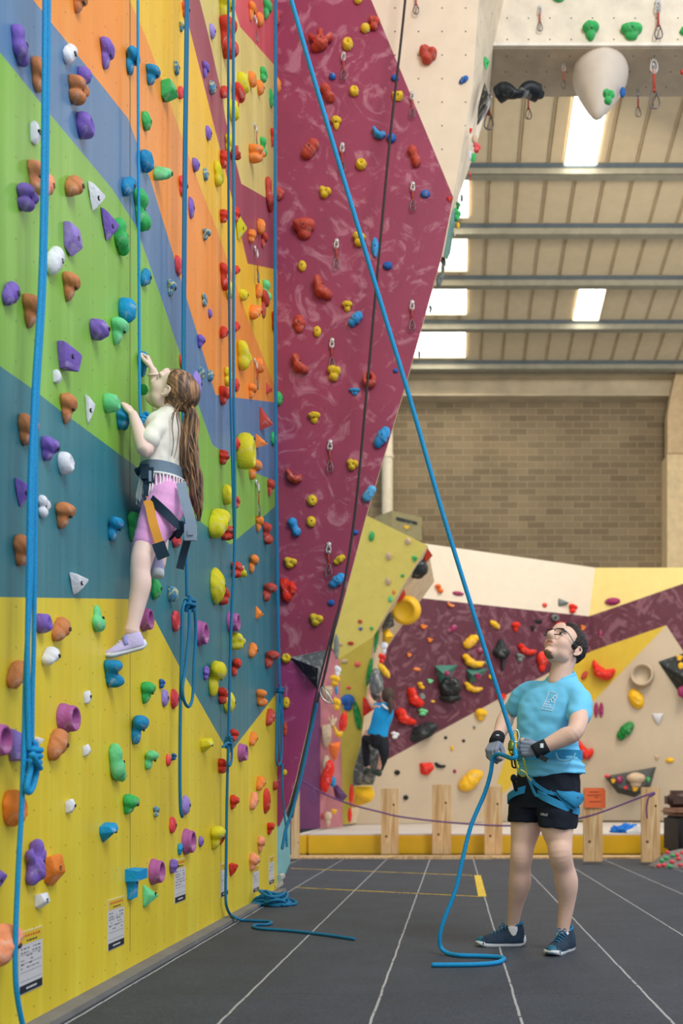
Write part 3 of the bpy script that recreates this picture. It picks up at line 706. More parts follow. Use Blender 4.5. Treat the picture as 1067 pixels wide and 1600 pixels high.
def rows(t):
    out = []
    for r in t.replace('\n', '|').split('|'):
        r = r.split()
        if len(r) >= 6: out.append((float(r[0]), float(r[1]), float(r[2]), float(r[3]), r[4].replace('_', ' '), r[5].replace('_', ' '), r[6:]))
    return out
for i, (x0, y0, x1, y1, c, s, ex) in enumerate(rows(LEFT_HOLDS)):
    w, h = x1 - x0, y1 - y0; xs_ = x0; sc = (HX - x0) / 1.5          # px per metre at the wall
    Yd = F / sc; dx = (HX - x0) / Yd                                  # px per metre of depth
    H = h / sc; Lh = H * (.62 if s in ('cup', 'ball', 'ring') else .8); a = min(Lh / 2 * dx, .28 * w)
    if s == 'cup': a = min(H / 2 * dx, .22 * w); 
    cx = x0 + a; sc2 = (HX - cx) / 1.5; pr = math.sqrt(max((w - a) ** 2 - a * a, 1)) / sc2
    if s == 'cup': pr = (w - 2 * a) / sc2
    hw = a / dx; pos = WL(cx, (y0 + y1) / 2)
    hold('climbing_hold', s, c, pos, (1, 0, 0), hw if s != 'cup' else H / 2, H / 2, max(pr, .012), 'left', ((x0 + x1) / 2, (y0 + y1) / 2), seed=i)

def front_holds(txt, depth, surf, off=0.0, seed0=500, prk=.55, nrm=(0, -1, 0)):
    for i, (x0, y0, x1, y1, c, s, ex) in enumerate(rows(txt)):
        rot = float(ex[0]) if ex else 0.0
        cx, cy = (x0 + x1) / 2, (y0 + y1) / 2; d = depth(cx, cy) if callable(depth) else depth
        w, h = (x1 - x0) / 2 * d / F, (y1 - y0) / 2 * d / F
        if abs(rot) > 60 and abs(rot) < 120: w, h = h, w
        nr = nrm(cx, cy) if callable(nrm) else nrm
        hold('climbing_hold', s, c, P(cx, cy, d), nr, w, h, prk * 2 * min(w, h), surf, (cx, cy), rot=rot, seed=seed0 + i)
MAG_HOLDS = '''
553 -8 566 8 mustard ball|576 28 594 49 rust_red lumpy|563 38 579 53 mustard egg|482 51 521 83 rust_red starry|535 61 552 80 mustard scooped|514 115 525 126 cobalt_blue egg
611 118 623 128 cobalt_blue egg|500 135 524 162 rust_red twisted|546 136 561 152 mustard scooped|611 145 631 160 mustard block|517 184 534 204 mustard tapered|582 200 603 219 sky_blue banana
604 210 619 224 cobalt_blue egg|471 222 500 250 rust_red leaning|637 230 658 263 rust_red twisted|556 250 573 267 mustard scooped|499 293 518 311 mustard bridge|657 298 672 310 cobalt_blue egg
697 308 708 318 scarlet wedge|458 343 493 375 rust_red rounded_jug|551 365 572 387 mustard lumpy|580 371 592 403 sky_blue pod|466 408 479 425 mustard egg|598 410 613 422 cobalt_blue egg
490 433 520 470 rust_red crescent|534 472 551 488 mustard tapered|544 489 567 512 sky_blue slanted_pod|458 494 478 521 rust_red ribbed|490 510 502 527 mustard egg|457 554 483 585 rust_red crescent
512 573 533 597 mustard lumpy|566 583 589 609 rust_red ring|545 607 563 618 sky_blue tapered|614 576 622 583 cobalt_blue egg|482 645 501 663 mustard tapered|584 668 610 701 sky_blue slanted_pod
542 718 560 736 mustard bridge|447 733 473 757 rust_red banana|480 774 496 791 mustard ball|566 760 588 785 light_blue leaning|479 807 494 824 mustard ball|450 810 471 839 sky_blue twisted
550 828 560 836 cobalt_blue egg|444 871 465 889 mustard bridge|521 867 540 883 mustard slanted_pod|514 896 541 919 sky_blue slanted_pod|437 904 464 942 scarlet bridge|512 937 523 947 cobalt_blue egg
484 959 506 979 mustard bridge|440 1021 455 1037 mustard scooped|442 1089 453 1107 mustard ball|441 1202 449 1212 mustard egg|442 1128 449 1151 rust_red pod'''
front_holds(MAG_HOLDS, CW, 'magenta', seed0=600)
front_holds('655 75 683 103 rust_red bridge|717 120 732 132 cobalt_blue slanted_pod', CW, 'cream', seed0=680)
front_holds('862 -14 884 4 green egg|909 38 936 65 green tapered|969 39 1003 64 green rounded_jug|1061 42 1090 58 green egg', 9.0, 'arch', seed0=700)
NR = (.86, -.5, 0)
front_holds('743 40 751 52 cobalt_blue egg|743 54 751 68 cobalt_blue pod|752 89 764 114 green wedge|724 196 732 211 cobalt_blue egg', 8.6, 'return', seed0=720, nrm=NR)
# bouldering wall
def BN(px, py):
    q = [P(px + a, py + b, BD(px, py) if 0 else (DL_ if px < 930 + (905 - 930) * (py - 887) / 403.0 else DR_)(px + a, py + b)) for a, b in ((0, 0), (5, 0), (0, 5))]
    n = (q[1] - q[0]).cross(q[2] - q[0]).normalized(); return n if n.y < 0 else -n
BW = '''678 913 692 927 bright_orange twisted|705 924 726 931 magenta pod|846 942 855 949 scarlet egg|869 935 891 950 grey triangular|886 944 901 959 scarlet lumpy|945 934 969 946 magenta pod
697 941 710 949 orange banana|763 970 781 983 golden_yellow slanted_pod -60|797 972 812 988 scarlet tapered|833 968 849 974 black pod|827 977 836 989 black wedge|858 960 873 971 grey ring|866 971 885 988 scarlet wedge
905 977 914 986 orange lumpy|720 992 747 1014 golden_yellow leaning|805 1006 839 1024 scarlet banana|804 1021 818 1035 grey lumpy|718 1023 757 1044 golden_yellow banana|721 1066 755 1082 golden_yellow banana
835 1018 857 1050 scarlet rounded_jug|926 1031 962 1064 scarlet banana|983 1075 1005 1109 golden_yellow pod 25|928 1097 935 1122 magenta pod|936 1097 943 1122 magenta pod|1018 1113 1037 1135 white wedge
964 1128 991 1157 dark_green slanted_pod|903 1155 928 1187 scarlet banana|1040 1184 1053 1192 golden_yellow egg|653 1190 676 1212 scarlet block|677 1191 697 1200 black banana|707 1202 713 1208 magenta egg
712 1202 752 1237 golden_yellow leaning|739 1107 761 1127 golden_yellow rounded_jug|693 1150 699 1155 black egg|703 1165 709 1173 golden_yellow egg|721 1155 727 1160 black egg|738 1134 743 1139 grey egg
615 1203 625 1211 black egg|629 1242 638 1250 black ball|633 1075 661 1105 scarlet crescent|615 1107 650 1133 scarlet crescent|650 1066 663 1077 golden_yellow twisted|651 1107 668 1119 mint_green lumpy
609 1143 623 1155 white lumpy|652 1083 664 1095 grey scooped|655 976 668 983 orange lumpy|666 997 676 1004 orange lumpy|634 1020 643 1027 orange lumpy|645 1043 658 1049 orange pod|743 1012 757 1021 magenta egg
755 1032 762 1040 grey egg|762 1054 771 1061 golden_yellow egg|672 1094 680 1098 golden_yellow egg|666 1061 677 1068 mint_green lumpy|697 976 714 990 magenta slanted_pod|935 984 941 997 magenta pod
773 1083 790 1101 scarlet wedge|1023 1180 1030 1187 sandy lumpy|906 1048 918 1062 brick_red slanted_pod|1005 1240 1012 1246 golden_yellow egg'''
front_holds(BW, lambda x, y: BD(x, y), 'boulder', seed0=800, nrm=BN)
# ================================================================ further walls and volumes
def hull(pts, bev=0.0):
    bm = bmesh.new(); vv = [bm.verts.new(p) for p in pts]; r = bmesh.ops.convex_hull(bm, input=vv)
    bmesh.ops.delete(bm, geom=list({q for q in r['geom_unused'] if isinstance(q, bmesh.types.BMVert)}), context='VERTS')
    bmesh.ops.dissolve_limit(bm, angle_limit=.02, verts=bm.verts, edges=bm.edges)
    if bev: bmesh.ops.bevel(bm, geom=list(bm.edges), offset=bev, segments=2, affect='EDGES')
    return bm
def hullobj(name, pts, mats, bev=.0, label=None, cat=None, group=None, parent=None, smooth=False):
    o0 = sum((Vector(p) for p in pts), Vector()) / len(pts)
    bm = hull([Vector(p) - o0 for p in pts], bev); bmesh.ops.recalc_face_normals(bm, faces=bm.faces)
    o = bm_obj(name, bm, mats, None, smooth); o.location = o0
    if smooth: autosmooth(o, 40)
    if parent is not None: keep_parent(o, parent)
    if label: tag(o, label, cat, group)
    return o
TA, TB, TC = P(572, 805, 14.5), P(668, 852, 14.5), P(583, 995, 15.3)
TD = plane_depth(TA, TB, TC)
TE = plane_depth(P(520, 1036, TD(520, 1036)), P(583, 995, 15.3), P(546, 1288, 16.0))
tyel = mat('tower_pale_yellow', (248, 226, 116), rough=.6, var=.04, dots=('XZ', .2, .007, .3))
tyel_shade = mat('tower_yellow_shaded', (206, 182, 70), rough=.6, var=.05, dots=('XZ', .2, .007, .3))  # the tower's yellow, darkened in colour for its downward-facing lower facet
tcre = mat('tower_cream_side', (224, 204, 170), rough=.6)
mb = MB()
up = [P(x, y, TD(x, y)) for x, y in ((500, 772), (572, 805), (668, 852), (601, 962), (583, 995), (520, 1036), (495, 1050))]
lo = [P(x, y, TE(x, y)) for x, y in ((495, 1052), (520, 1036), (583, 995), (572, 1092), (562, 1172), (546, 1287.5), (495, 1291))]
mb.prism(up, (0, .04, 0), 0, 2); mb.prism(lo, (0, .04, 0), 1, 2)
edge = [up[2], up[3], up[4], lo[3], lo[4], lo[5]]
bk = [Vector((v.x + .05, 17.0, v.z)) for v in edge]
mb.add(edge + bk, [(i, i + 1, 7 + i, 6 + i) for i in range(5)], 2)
struct(mb.obj('wall_tower', [tyel, tyel_shade, tcre], smooth=False))
mb = MB()
q = [P(497, 1080, 14.4), P(500, 1100, 14.5), P(500, 1294, 14.5), P(440, 1297, 14.2), P(440, 1180, 14.2)]
mb.prism(q, (0, .05, 0), 0)
mb.prism([P(488, 1130, 14.5), P(505, 1005, 14.6), P(514, 1005, 14.6), P(530, 1030, 14.9), P(535, 1292, 15.1), P(499, 1294, 14.5)], (0, .05, 0), 1)
struct(mb.obj('wall_column', [mat('paint_dark_plum', (104, 48, 92), rough=.5), mat('paint_mauve', (184, 116, 124), rough=.5, var=.12)], smooth=False))
# holds there
TH = '''576 830 585 846 green pod -15|633 840 642 851 sandy ball|603 863 612 875 sandy ball|602 902 611 914 sandy ball|644 868 653 877 green lumpy|626 897 632 902 green egg|613 922 618 929 orange pod
606 931 614 941 mint_green egg|559 968 566 974 rust_red egg|560 980 567 986 cobalt_blue tapered|578 979 584 985 green lumpy|543 1002 553 1008 brick_red egg|530 1004 535 1010 sandy egg'''
nt_ = (TB - TA).cross(TC - TA).normalized(); nt_ = nt_ if nt_.y < 0 else -nt_
front_holds(TH, TD, 'pale yellow tower', seed0=900, nrm=tuple(nt_))
front_holds('533 1030 545 1037 sandy pod|554 1034 563 1042 coral_red egg|541 1072 549 1077 coral_red egg|532 1085 555 1111 cobalt_blue rounded_jug|553 1094 564 1141 dark_green pod 8', TE, 'lower tower', seed0=930)
front_holds('''521 990 530 1030 grey pod|523 1040 533 1058 white lumpy|516 1055 532 1073 golden_yellow lumpy|523 1070 528 1086 teal_blue pod|503 1068 522 1104 sandy wedge|520 1090 533 1111 golden_yellow lumpy|530 1111 543 1145 scarlet pod -8
513 1117 527 1138 sandy starry|501 1130 520 1170 sandy block|522 1133 536 1153 golden_yellow banana|512 1157 533 1196 bright_orange wedge|500 1187 523 1240 scarlet leaning|504 1180 517 1208 sandy egg|515 1213 525 1230 teal_blue egg
518 1264 527 1272 golden_yellow lumpy|507 1268 519 1292 sandy tapered|502 1270 508 1280 brick_red egg''', 14.55, 'column', seed0=950)
front_holds('''585 980 591 1021 dark_green pod -8|573 1027 581 1073 dark_green pod -10|595 1003 606 1024 white tapered|591 1021 603 1037 scarlet lumpy|593 1034 607 1062 golden_yellow slanted_pod -70|565 1086 592 1122 scarlet triangular
545 1225 553 1260 scarlet pod|543 1262 550 1286 scarlet pod|592 952 600 965 sandy egg''', 15.35, 'tower side', seed0=980)
blackv = mat('volume_black', (30, 38, 42), rough=.6, var=.2, chalk=(.45, 5, .55, (150, 152, 150)))
greyv = mat('volume_grey', (92, 98, 100), rough=.65, var=.2, chalk=(.6, 5, .5, (190, 192, 190)))
redv = mat('volume_red', (214, 62, 40), rough=.5, var=.12); yelv = mat('volume_yellow', (232, 182, 30), rough=.5, var=.08)
whitev = mat('volume_white', (226, 214, 200), rough=.6, var=.06); tealv = mat('volume_teal', (70, 128, 116), rough=.55)
navyv = mat('volume_navy', (24, 58, 78), rough=.5, chalk=(.5, 7, .56, (190, 200, 205)))
VC = 'volume'; 
def vol(label, pts, m, bev=.0, smooth=False): return hullobj('climbing_volume', [P(*p) for p in pts], m, bev, label, VC, smooth=smooth)
def blob(label, box, d, m, pr, shape='pod', rot=0, nrm=(0, -1, 0), cat=VC, name='climbing_volume'):
    x0, y0, x1, y1 = box; w, h = (x1 - x0) / 2 * d / F, (y1 - y0) / 2 * d / F
    u, v, n = frame(nrm); a = math.radians(rot); u, v = u * math.cos(a) + v * math.sin(a), v * math.cos(a) - u * math.sin(a)
    V, fs = sdf_blob(*SH[shape], 4, int(x0)); A, B = V.min(0), V.max(0); V[:, 2] = np.maximum(V[:, 2], 0)
    V[:, 0] = (V[:, 0] - (A[0] + B[0]) / 2) / ((B[0] - A[0]) / 2); V[:, 1] = (V[:, 1] - (A[1] + B[1]) / 2) / ((B[1] - A[1]) / 2); V[:, 2] /= B[2]
    mb = MB(); mb.add([u * (p[0] * w) + v * (p[1] * h) + n * (p[2] * pr) for p in V], fs)
    o = mb.obj(name, m); o.location = P((x0 + x1) / 2, (y0 + y1) / 2, d); return tag(o, label, cat)
# dark pyramid on the plum foot of the lead wall
o = vol('navy and grey three sided pyramid volume low on the magenta lead wall', [(453, 1027, CW), (511, 1015, CW), (495, 1076, CW), (497, 1044, CW - .22)], [greyv, navyv])
for f in o.data.polygons:
    c = o.matrix_world @ f.center if False else o.location + f.center
    f.material_index = 1 if (c.x < P(484, 0, CW).x and f.normal.y < -.1 and f.normal.z < 0) else 0
# tower side
vol('red pointed volume on the top corner of the pale yellow tower', [(667, 855, 14.6), (676, 868, 14.9), (662, 884, 15.0), (641, 884, 15.1), (655, 862, 14.9)], redv)
blob('black half dome volume under the red corner volume of the tower', (630, 872, 669, 906), 15.1, blackv, .35, 'egg')
vol('red wedge volume on the tower edge above the big yellow drum', [(630, 915, 15.0), (634, 930, 15.2), (628, 938, 15.2), (613, 945, 15.3), (622, 928, 15.1)], redv)
mb = MB(); c = P(636, 953, 15.6); ax = (P(624, 957, 14.9) - c).normalized(); mb.lathe([(0, -.0), (.22, 0), (.235, .04), (.225, .20), (.20, .27), (.15, .29), (.145, .275), (0, .275)], c, ax, 32)
tag(mb.obj('climbing_volume', yelv, origin=c), 'large round yellow drum volume with a hollow face beside the maroon wall', VC); autosmooth(bpy.data.objects[-1]) if False else None
vol('dark triangular volume with pale chalky flank left of the yellow drum', [(606, 952, 15.4), (600, 985, 15.5), (597, 988, 15.5), (616, 978, 15.3), (614, 962, 15.2), (598, 965, 15.4)], greyv)
vol('yellow faceted volume on the tower side below the yellow drum', [(606, 982, 15.4), (615, 994, 15.3), (606, 1008, 15.4), (597, 1010, 15.6), (598, 986, 15.5), (603, 995, 15.2)], yelv)
blob('big dark grey ball volume on the tower side above the far climber', (577, 1044, 599, 1096), 15.4, greyv, .3, 'pod')
GV = [(570, 1142, 15.55), (588, 1136, 15.5), (597, 1150, 15.3), (597, 1185, 15.3), (584, 1206, 15.4), (583, 1226, 15.6), (551, 1228, 15.7), (552, 1205, 15.5), (560, 1180, 15.3)]
vol('large dark grey faceted volume below the far climber', GV + [(575, 1165, 15.15)], greyv)
vol('yellow curved volume above the mat under the grey faceted volume', [(553, 1228, 15.7), (583, 1227, 15.7), (587, 1243, 15.5), (580, 1254, 15.5), (549, 1265, 15.8), (558, 1240, 15.4)], yelv, .02, True)
vol('small purple triangular volume at the foot of the mauve column', [(520, 1229, 14.7), (527, 1226, 14.7), (543, 1244, 14.7), (535, 1253, 14.7), (524, 1249, 14.7), (530, 1240, 14.5)], mat('volume_purple', (92, 58, 104)))
# bouldering wall volumes
def bv(label, pts, apex, m, h=.25, bev=0):
    b = [P(x, y, BD(x, y)) for x, y in pts]; t = [P(x, y, BD(x, y) - h) for x, y in apex]; return hullobj('climbing_volume', b + t, m, bev, label, VC)
bv('teal triangular volume above the black pot shaped hold', [(679, 1040), (715, 1039), (700, 1062), (689, 1074)], [(692, 1052)], tealv)
bv('teal triangular volume with magenta hold right of the black pot', [(728, 1046), (763, 1045), (746, 1063), (733, 1068)], [(738, 1055)], tealv)
front_holds('693 1048 703 1057 magenta egg|741 1052 752 1062 magenta lumpy', lambda x, y: BD(x, y) - .2, 'boulder', seed0=1100)
bv('black triangular volume at the right edge of the bouldering wall', [(1028, 1034), (1120, 1003), (1120, 1160), (1067, 1092)], [(1075, 1062)], blackv, .35)
front_holds('1056 1024 1067 1033 golden_yellow lumpy|1059 1035 1068 1047 golden_yellow egg', lambda x, y: BD(x, y) - .16, 'black volume', seed0=1120)
front_holds('1058 1072 1072 1090 magenta egg', lambda x, y: BD(x, y) - .2, 'black volume', seed0=1130)
bv('grey board volume dotted with holds on the lower bouldering wall', [(944, 1213), (1025, 1198), (1017, 1228), (1001, 1240), (992, 1246), (965, 1239)], [(955, 1214), (1018, 1203), (1010, 1224), (994, 1236), (968, 1231)], mat('volume_slate', (84, 88, 86), rough=.7, var=.25, vscale=9), .2)
front_holds('944 1210 953 1215 coral_red pod 90|954 1217 962 1224 golden_yellow lumpy|962 1212 973 1224 magenta ball|974 1228 981 1234 coral_red egg|987 1229 997 1237 golden_yellow lumpy|1009 1214 1016 1222 green lumpy|978 1207 1008 1231 sandy rounded_jug', lambda x, y: BD(x, y) - .2, 'grey board volume', seed0=1140)
def dish(label, cx, cy, r, m, h=.14, hollow=.1):
    c = P(cx, cy, BD(cx, cy)); n = Vector(BN(cx, cy)); R = r * c.y / F; mb = MB()
    mb.lathe([(R, 0), (R * .98, h * .7), (R * .93, h), (R * .84, h), (R * .78, h * .8), (R * .7, h - hollow), (0, h - hollow)], c, n, 40); o = mb.obj('climbing_volume', m, origin=c); return tag(o, label, VC)
dish('round cream dish volume on the cream bouldering panel at right', 1004, 1056, 18, bcream, .22, .16)
o = blob('black leaf shaped hold with a downward stem on the maroon wall', (768, 998, 797, 1030), BD(783, 1015), blackv, .18, 'teardrop'); n_ = MB(); c = P(787, 1026, BD(787, 1026) - .05); n_.capsule([c, P(786, 1038, c.y), P(785, 1045, c.y)], .035, 8); n_.obj('stem', blackv, o)
o = blob('black pot shaped volume with a hollow on the maroon wall', (685, 1059, 722, 1090), BD(704, 1075), blackv, .3, 'scooped'); o2 = blob('x', (682, 1084, 722, 1098), BD(702, 1090), blackv, .2, 'pod'); o2.name = 'lower_lip'; [o2.pop(k) if k in o2 else None for k in ('label', 'category')]; keep_parent(o2, o)
o = blob('black wing shaped hold across the maroon and cream boundary', (633, 1128, 685, 1162), BD(660, 1145), blackv, .2, 'slanted pod', 0)
vol('cream blurred mound volume on the cream wall behind the orange notice', [(912, 1233, 17.9), (934, 1233, 17.9), (914, 1221, 17.8), (930, 1219, 17.8), (922, 1228, 17.5)], whitev, .05, True) if False else None
# hanging volumes of the overhead arch
zs_ = za
c = Vector((P(939, 0, 9.25).x, 9.27, za - .011)); mb = MB()
mb.lathe([(.0, 0), (.25, 0), (.268, .04), (.262, .12), (.205, .26), (.13, .41), (.06, .53), (.025, .572), (.0, .58)], c, (-.10, -.22, -1), 36)
tag(mb.obj('climbing_volume', mat('volume_offwhite', (216, 202, 188), rough=.6, var=.05), origin=c), 'large white cone shaped volume hanging under the overhead arch', VC)
front_holds('941 143 960 166 green lumpy', 8.72, 'white cone volume', seed0=1160)
front_holds('968 137 977 153 cobalt_blue egg|1062 110 1072 118 scarlet block', 9.15, 'arch underside', seed0=1165)
c = P(811, 140, 9.25); mb = MB(); a_ = cr([P(776, 150, 9.3), P(790, 142, 9.25), P(808, 147, 9.22), P(824, 140, 9.25), (P(843, 147, 9.3))], 8)
rr = [.04 + .05 * abs(math.sin(1.0 + 4.2 * i / (len(a_) - 1))) for i in range(len(a_))]; rr[0] = .02; rr[-1] = .05
mb.capsule([Vector(p) + Vector((0, 0, .0)) for p in a_], rr, 18, flat=.8); tag(mb.obj('climbing_volume', mat('volume_black_white', (28, 34, 38), rough=.5, var=.1, col2=(170, 172, 174), c2s=2.2, c2t=.56), origin=c), 'black curved volume with white chalk under the overhead arch', VC)
vol('black pointed volume with chalk hanging on the cream return panel', [(757, 128, 8.6), (762, 146, 8.6), (768, 160, 8.6), (760, 178, 8.55), (745, 197, 8.5), (747, 165, 8.6), (764, 155, 8.4)], mat('volume_black_chalk', (30, 34, 36), rough=.5, col2=(190, 190, 190), c2s=6, c2t=.53))
# holds seen edge-on along the flank of the lead wall
front_holds('''731 200 738 210 scarlet wedge|735 212 746 226 sandy ball|737 226 750 240 coral_red lumpy|731 236 738 252 white pod|734 240 743 255 green block|731 267 736 286 coral_red shard|718 304 724 316 grey pod|711 316 719 329 dark_green lumpy|705 328 719 347 green lumpy|712 348 718 358 golden_yellow egg|707 358 712 370 sandy egg|698 360 704 376 coral_red pod
687 400 696 428 grey lumpy|680 426 692 450 grey leaning|669 477 675 490 grey lumpy|652 548 657 560 grey egg|584 745 589 758 coral_red egg''', 8.42, 'flank', seed0=1180, nrm=(.55, -.83, 0))
mb = MB(); mb.prism([P(709, 325, 8.3), P(700, 385, 8.35), P(694, 398, 8.3), P(704, 340, 8.25)], (.02, .1, 0)); tag(mb.obj('climbing_volume', tealv, smooth=False, origin=P(702, 360, 8.3)), 'narrow teal volume on the edge of the magenta lead wall', VC)

# ================================================================ services on the rear wall
pipem = mat('pipe_white', (214, 202, 178), rough=.5)
mb = MB(); xp = P(605, 0, 22.7).x; mb.lathe([(.13, EYE + 430 * 22.7 / F), (.13, EYE + 525 * 22.7 / F), (.15, EYE + 525 * 22.7 / F), (.15, EYE + 530 * 22.7 / F), (.13, EYE + 530 * 22.7 / F), (.13, EYE + 640 * 22.7 / F)], (xp, 22.75, 0), (0, 0, 1), 20)
tag(mb.obj('flue_pipe', pipem), 'white vertical flue pipe rising from the olive heater to the roof', 'pipe'); autosmooth(bpy.data.objects['flue_pipe'])
olive = mat('heater_olive', (146, 136, 96), rough=.5)
e = empty('heater_unit', P(620, 850, 22.3), 'olive heater cabinet with dark slot on the block wall', 'heater')
a0, a1 = P(583, 0, 22).x, P(659, 0, 22).x; zt_, zb_ = EYE + 442 * 22 / F, EYE + 395 * 22 / F
mb = MB(); mb.prism([Vector((P(612, 0, 22).x, 22, zt_)), Vector((a1, 22, zt_ - .15)), Vector((a1, 22, zb_)), Vector((P(612, 0, 22).x, 22, zb_))], (0, .98, 0))
mb.prism([Vector((a0, 22.2, zt_ - .1)), Vector((P(612, 0, 22).x, 22.0, zt_)), Vector((P(612, 0, 22).x, 22.0, zb_)), Vector((a0, 22.2, zb_))], (0, .78, 0)); mb.obj('cabinet', olive, e, smooth=False)
mb = MB(); mb.prism([Vector((P(619, 0, 22).x, 21.99, zt_ - .14)), Vector((P(652, 0, 22).x, 21.99, zt_ - .26)), Vector((P(652, 0, 22).x, 21.99, zt_ - .33)), Vector((P(619, 0, 22).x, 21.99, zt_ - .22))], (0, .02, 0)); mb.obj('slot', blackv, e, smooth=False)
mb = MB(); mb.prism([Vector((P(619, 0, 22).x, 21.99, zb_ + .1)), Vector((P(654, 0, 22).x, 21.99, zb_ + .02)), Vector((P(654, 0, 22).x, 21.99, zb_ + .0)), Vector((P(619, 0, 22).x, 21.99, zb_ + .07))], (0, .02, 0)); mb.obj('lower_slot', blackv, e, smooth=False)
mb = MB(); mb.prism([Vector((P(631, 0, 22).x, 21.985, zt_ - .34)), Vector((P(640, 0, 22).x, 21.985, zt_ - .36)), Vector((P(638, 0, 22).x, 21.985, zt_ - .42)), Vector((P(633, 0, 22).x, 21.985, zt_ - .42))], (0, .01, 0)); mb.obj('badge', yelv, e, smooth=False)

# ================================================================ posts, cord, notices
PO = [(595, 1232, 622, 1340, 'pale wooden post standing left of the far posts, nearest the grey volume'), (675, 1226, 705, 1340, 'pale wooden post with a timber foot plate, second along the mat'), (757, 1229, 785, 1341, 'wooden post partly hidden by the hanging blue belay rope and the man'), (912, 1231, 942, 1352, 'wooden post carrying the orange paper notice'), (1003, 1230, 1032, 1353, 'wooden post with the purple cord tied near its top')]
for i, (x0, y0, x1, y1, l) in enumerate(PO):
    d = EYE * F / (y1 - HY - 2); a, b = P(x0, y0, d), P(x1, y1, d); bm = bmesh.new(); bmesh.ops.create_cube(bm, size=1)
    h = a.z - .024; bmesh.ops.scale(bm, vec=(b.x - a.x, .07, h), verts=bm.verts); bmesh.ops.bevel(bm, geom=list(bm.edges), offset=.006, segments=2, affect='EDGES')
    o = bm_obj('wooden_post', bm, wood, None, False, ((a.x + b.x) / 2, d + .05, .024 + h / 2)); tag(o, l, 'post', 'wooden posts along the mat')
mb = MB(); a, b = P(455, 1212, 11.9), P(466, 1335, 11.9); mb.box(((a.x + b.x) / 2, 11.95, (a.z + .024) / 2 + .0), ((b.x - a.x) / 2, .05, (a.z - .024) / 2)); o = mb.obj('wooden_post', wood, smooth=False, origin=((a.x + b.x) / 2, 11.95, 0)); tag(o, 'thin wooden post close to the end of the colourful wall', 'post', 'wooden posts along the mat')
mb = MB(); d = 12.3; mb.box((P(692, 0, d).x, d - .12, .02), (.62, .05, .02)); mb.obj('foot_plate', wood, bpy.data.objects['wooden_post.001'], smooth=False)
d = EYE * F / 110 - .02; note = mat('notice_orange', (240, 112, 60), rough=.7, var=.03); ink = mat('notice_ink', (120, 40, 26), rough=.8, var=0)
e = empty('notice', P(929, 1246, d), 'orange paper notice with lines of print taped to a post', 'notice')
mb = MB(); N_ = 10; vs = []
for i in range(N_ + 1):
    t = i / N_; x = 913 + 33 * t; k = .05 * max(0, t - .75) ** 1.2 * 4
    vs += [P(x, 1231 + (4 if t > .9 else 0), d - k), P(x, 1262 + (1 if t > .8 else 0), d - k)]
mb.add(vs, [(2 * i, 2 * i + 1, 2 * i + 3, 2 * i + 2) for i in range(N_)]); mb.add([v + Vector((0, .004, 0)) for v in vs], [(2 * i, 2 * i + 2, 2 * i + 3, 2 * i + 1) for i in range(N_)]); mb.obj('sheet', note, e, fix=False)
mb = MB()
for y, x0, x1 in ((1237.5, 921, 936), (1242.5, 918, 939), (1246, 929, 933), (1252.5, 921, 940)):
    x = x0
    while x < x1: mb.box(P(x + .7, y, d - .004), (.0048, .001, .0045)); x += 1.9
mb.obj('print', ink, e, smooth=False)
cordm = mat('cord_purple', (112, 72, 122), rough=.8, bump=.4, bscale=200)
c1 = cr([P(471, 1219, 11.9), P(500, 1237, 12.0), P(545, 1256, 12.2), P(595, 1269, 12.25), P(625, 1276, 12.25), P(690, 1284, 12.2), P(757, 1289, 12.1), P(800, 1290, 11.9), P(860, 1287, 11.5), P(912, 1277, 11.1), P(945, 1267, 11.0), P(1000, 1246, 10.92), P(1022, 1238, 10.9)], 5)
mb = MB(); mb.tube(c1, .011, 6); mb.capsule(cr([P(1018, 1240, 10.88), P(1013, 1247, 10.86), P(1010, 1262, 10.88), P(1011, 1278, 10.88)], 5), .011, 6)
for k in range(3): mb.ell(P(1016 + 2.5 * k, 1243 - 1.6 * k, 10.87), (.022, .02, .02))
mb.tube([P(471, 1219, 11.9), P(462, 1214, 11.89)], .011, 6); mb.tube(cr([P(487, 1229, 11.95), P(484, 1240, 11.94), P(487, 1252, 11.94), P(493, 1250, 11.94), P(490, 1232, 11.95)], 5), .008, 5)
tag(mb.obj('boundary_cord', cordm), 'long purple cord strung along the wooden posts with a loose end', 'cord')
# banner scrap by the foot of the wall
e = empty('leaning_sign', P(456, 1243, 9.5), 'narrow dark and white printed sign behind the hanging ropes', 'sign')
mb = MB(); mb.prism([P(459, 1215, 9.5), P(466, 1232, 9.5), P(458, 1278, 9.4), P(447, 1278, 9.4)], (0, .01, 0)); mb.obj('panel', mat('sign_dark', (60, 66, 66)), e, smooth=False)
mb = MB(); mb.prism([P(459, 1222, 9.49), P(462, 1229, 9.49), P(456, 1256, 9.45), P(450, 1258, 9.45)], (0, .004, 0)); mb.obj('stripe', mat('sign_pale', (196, 196, 190)), e, smooth=False)
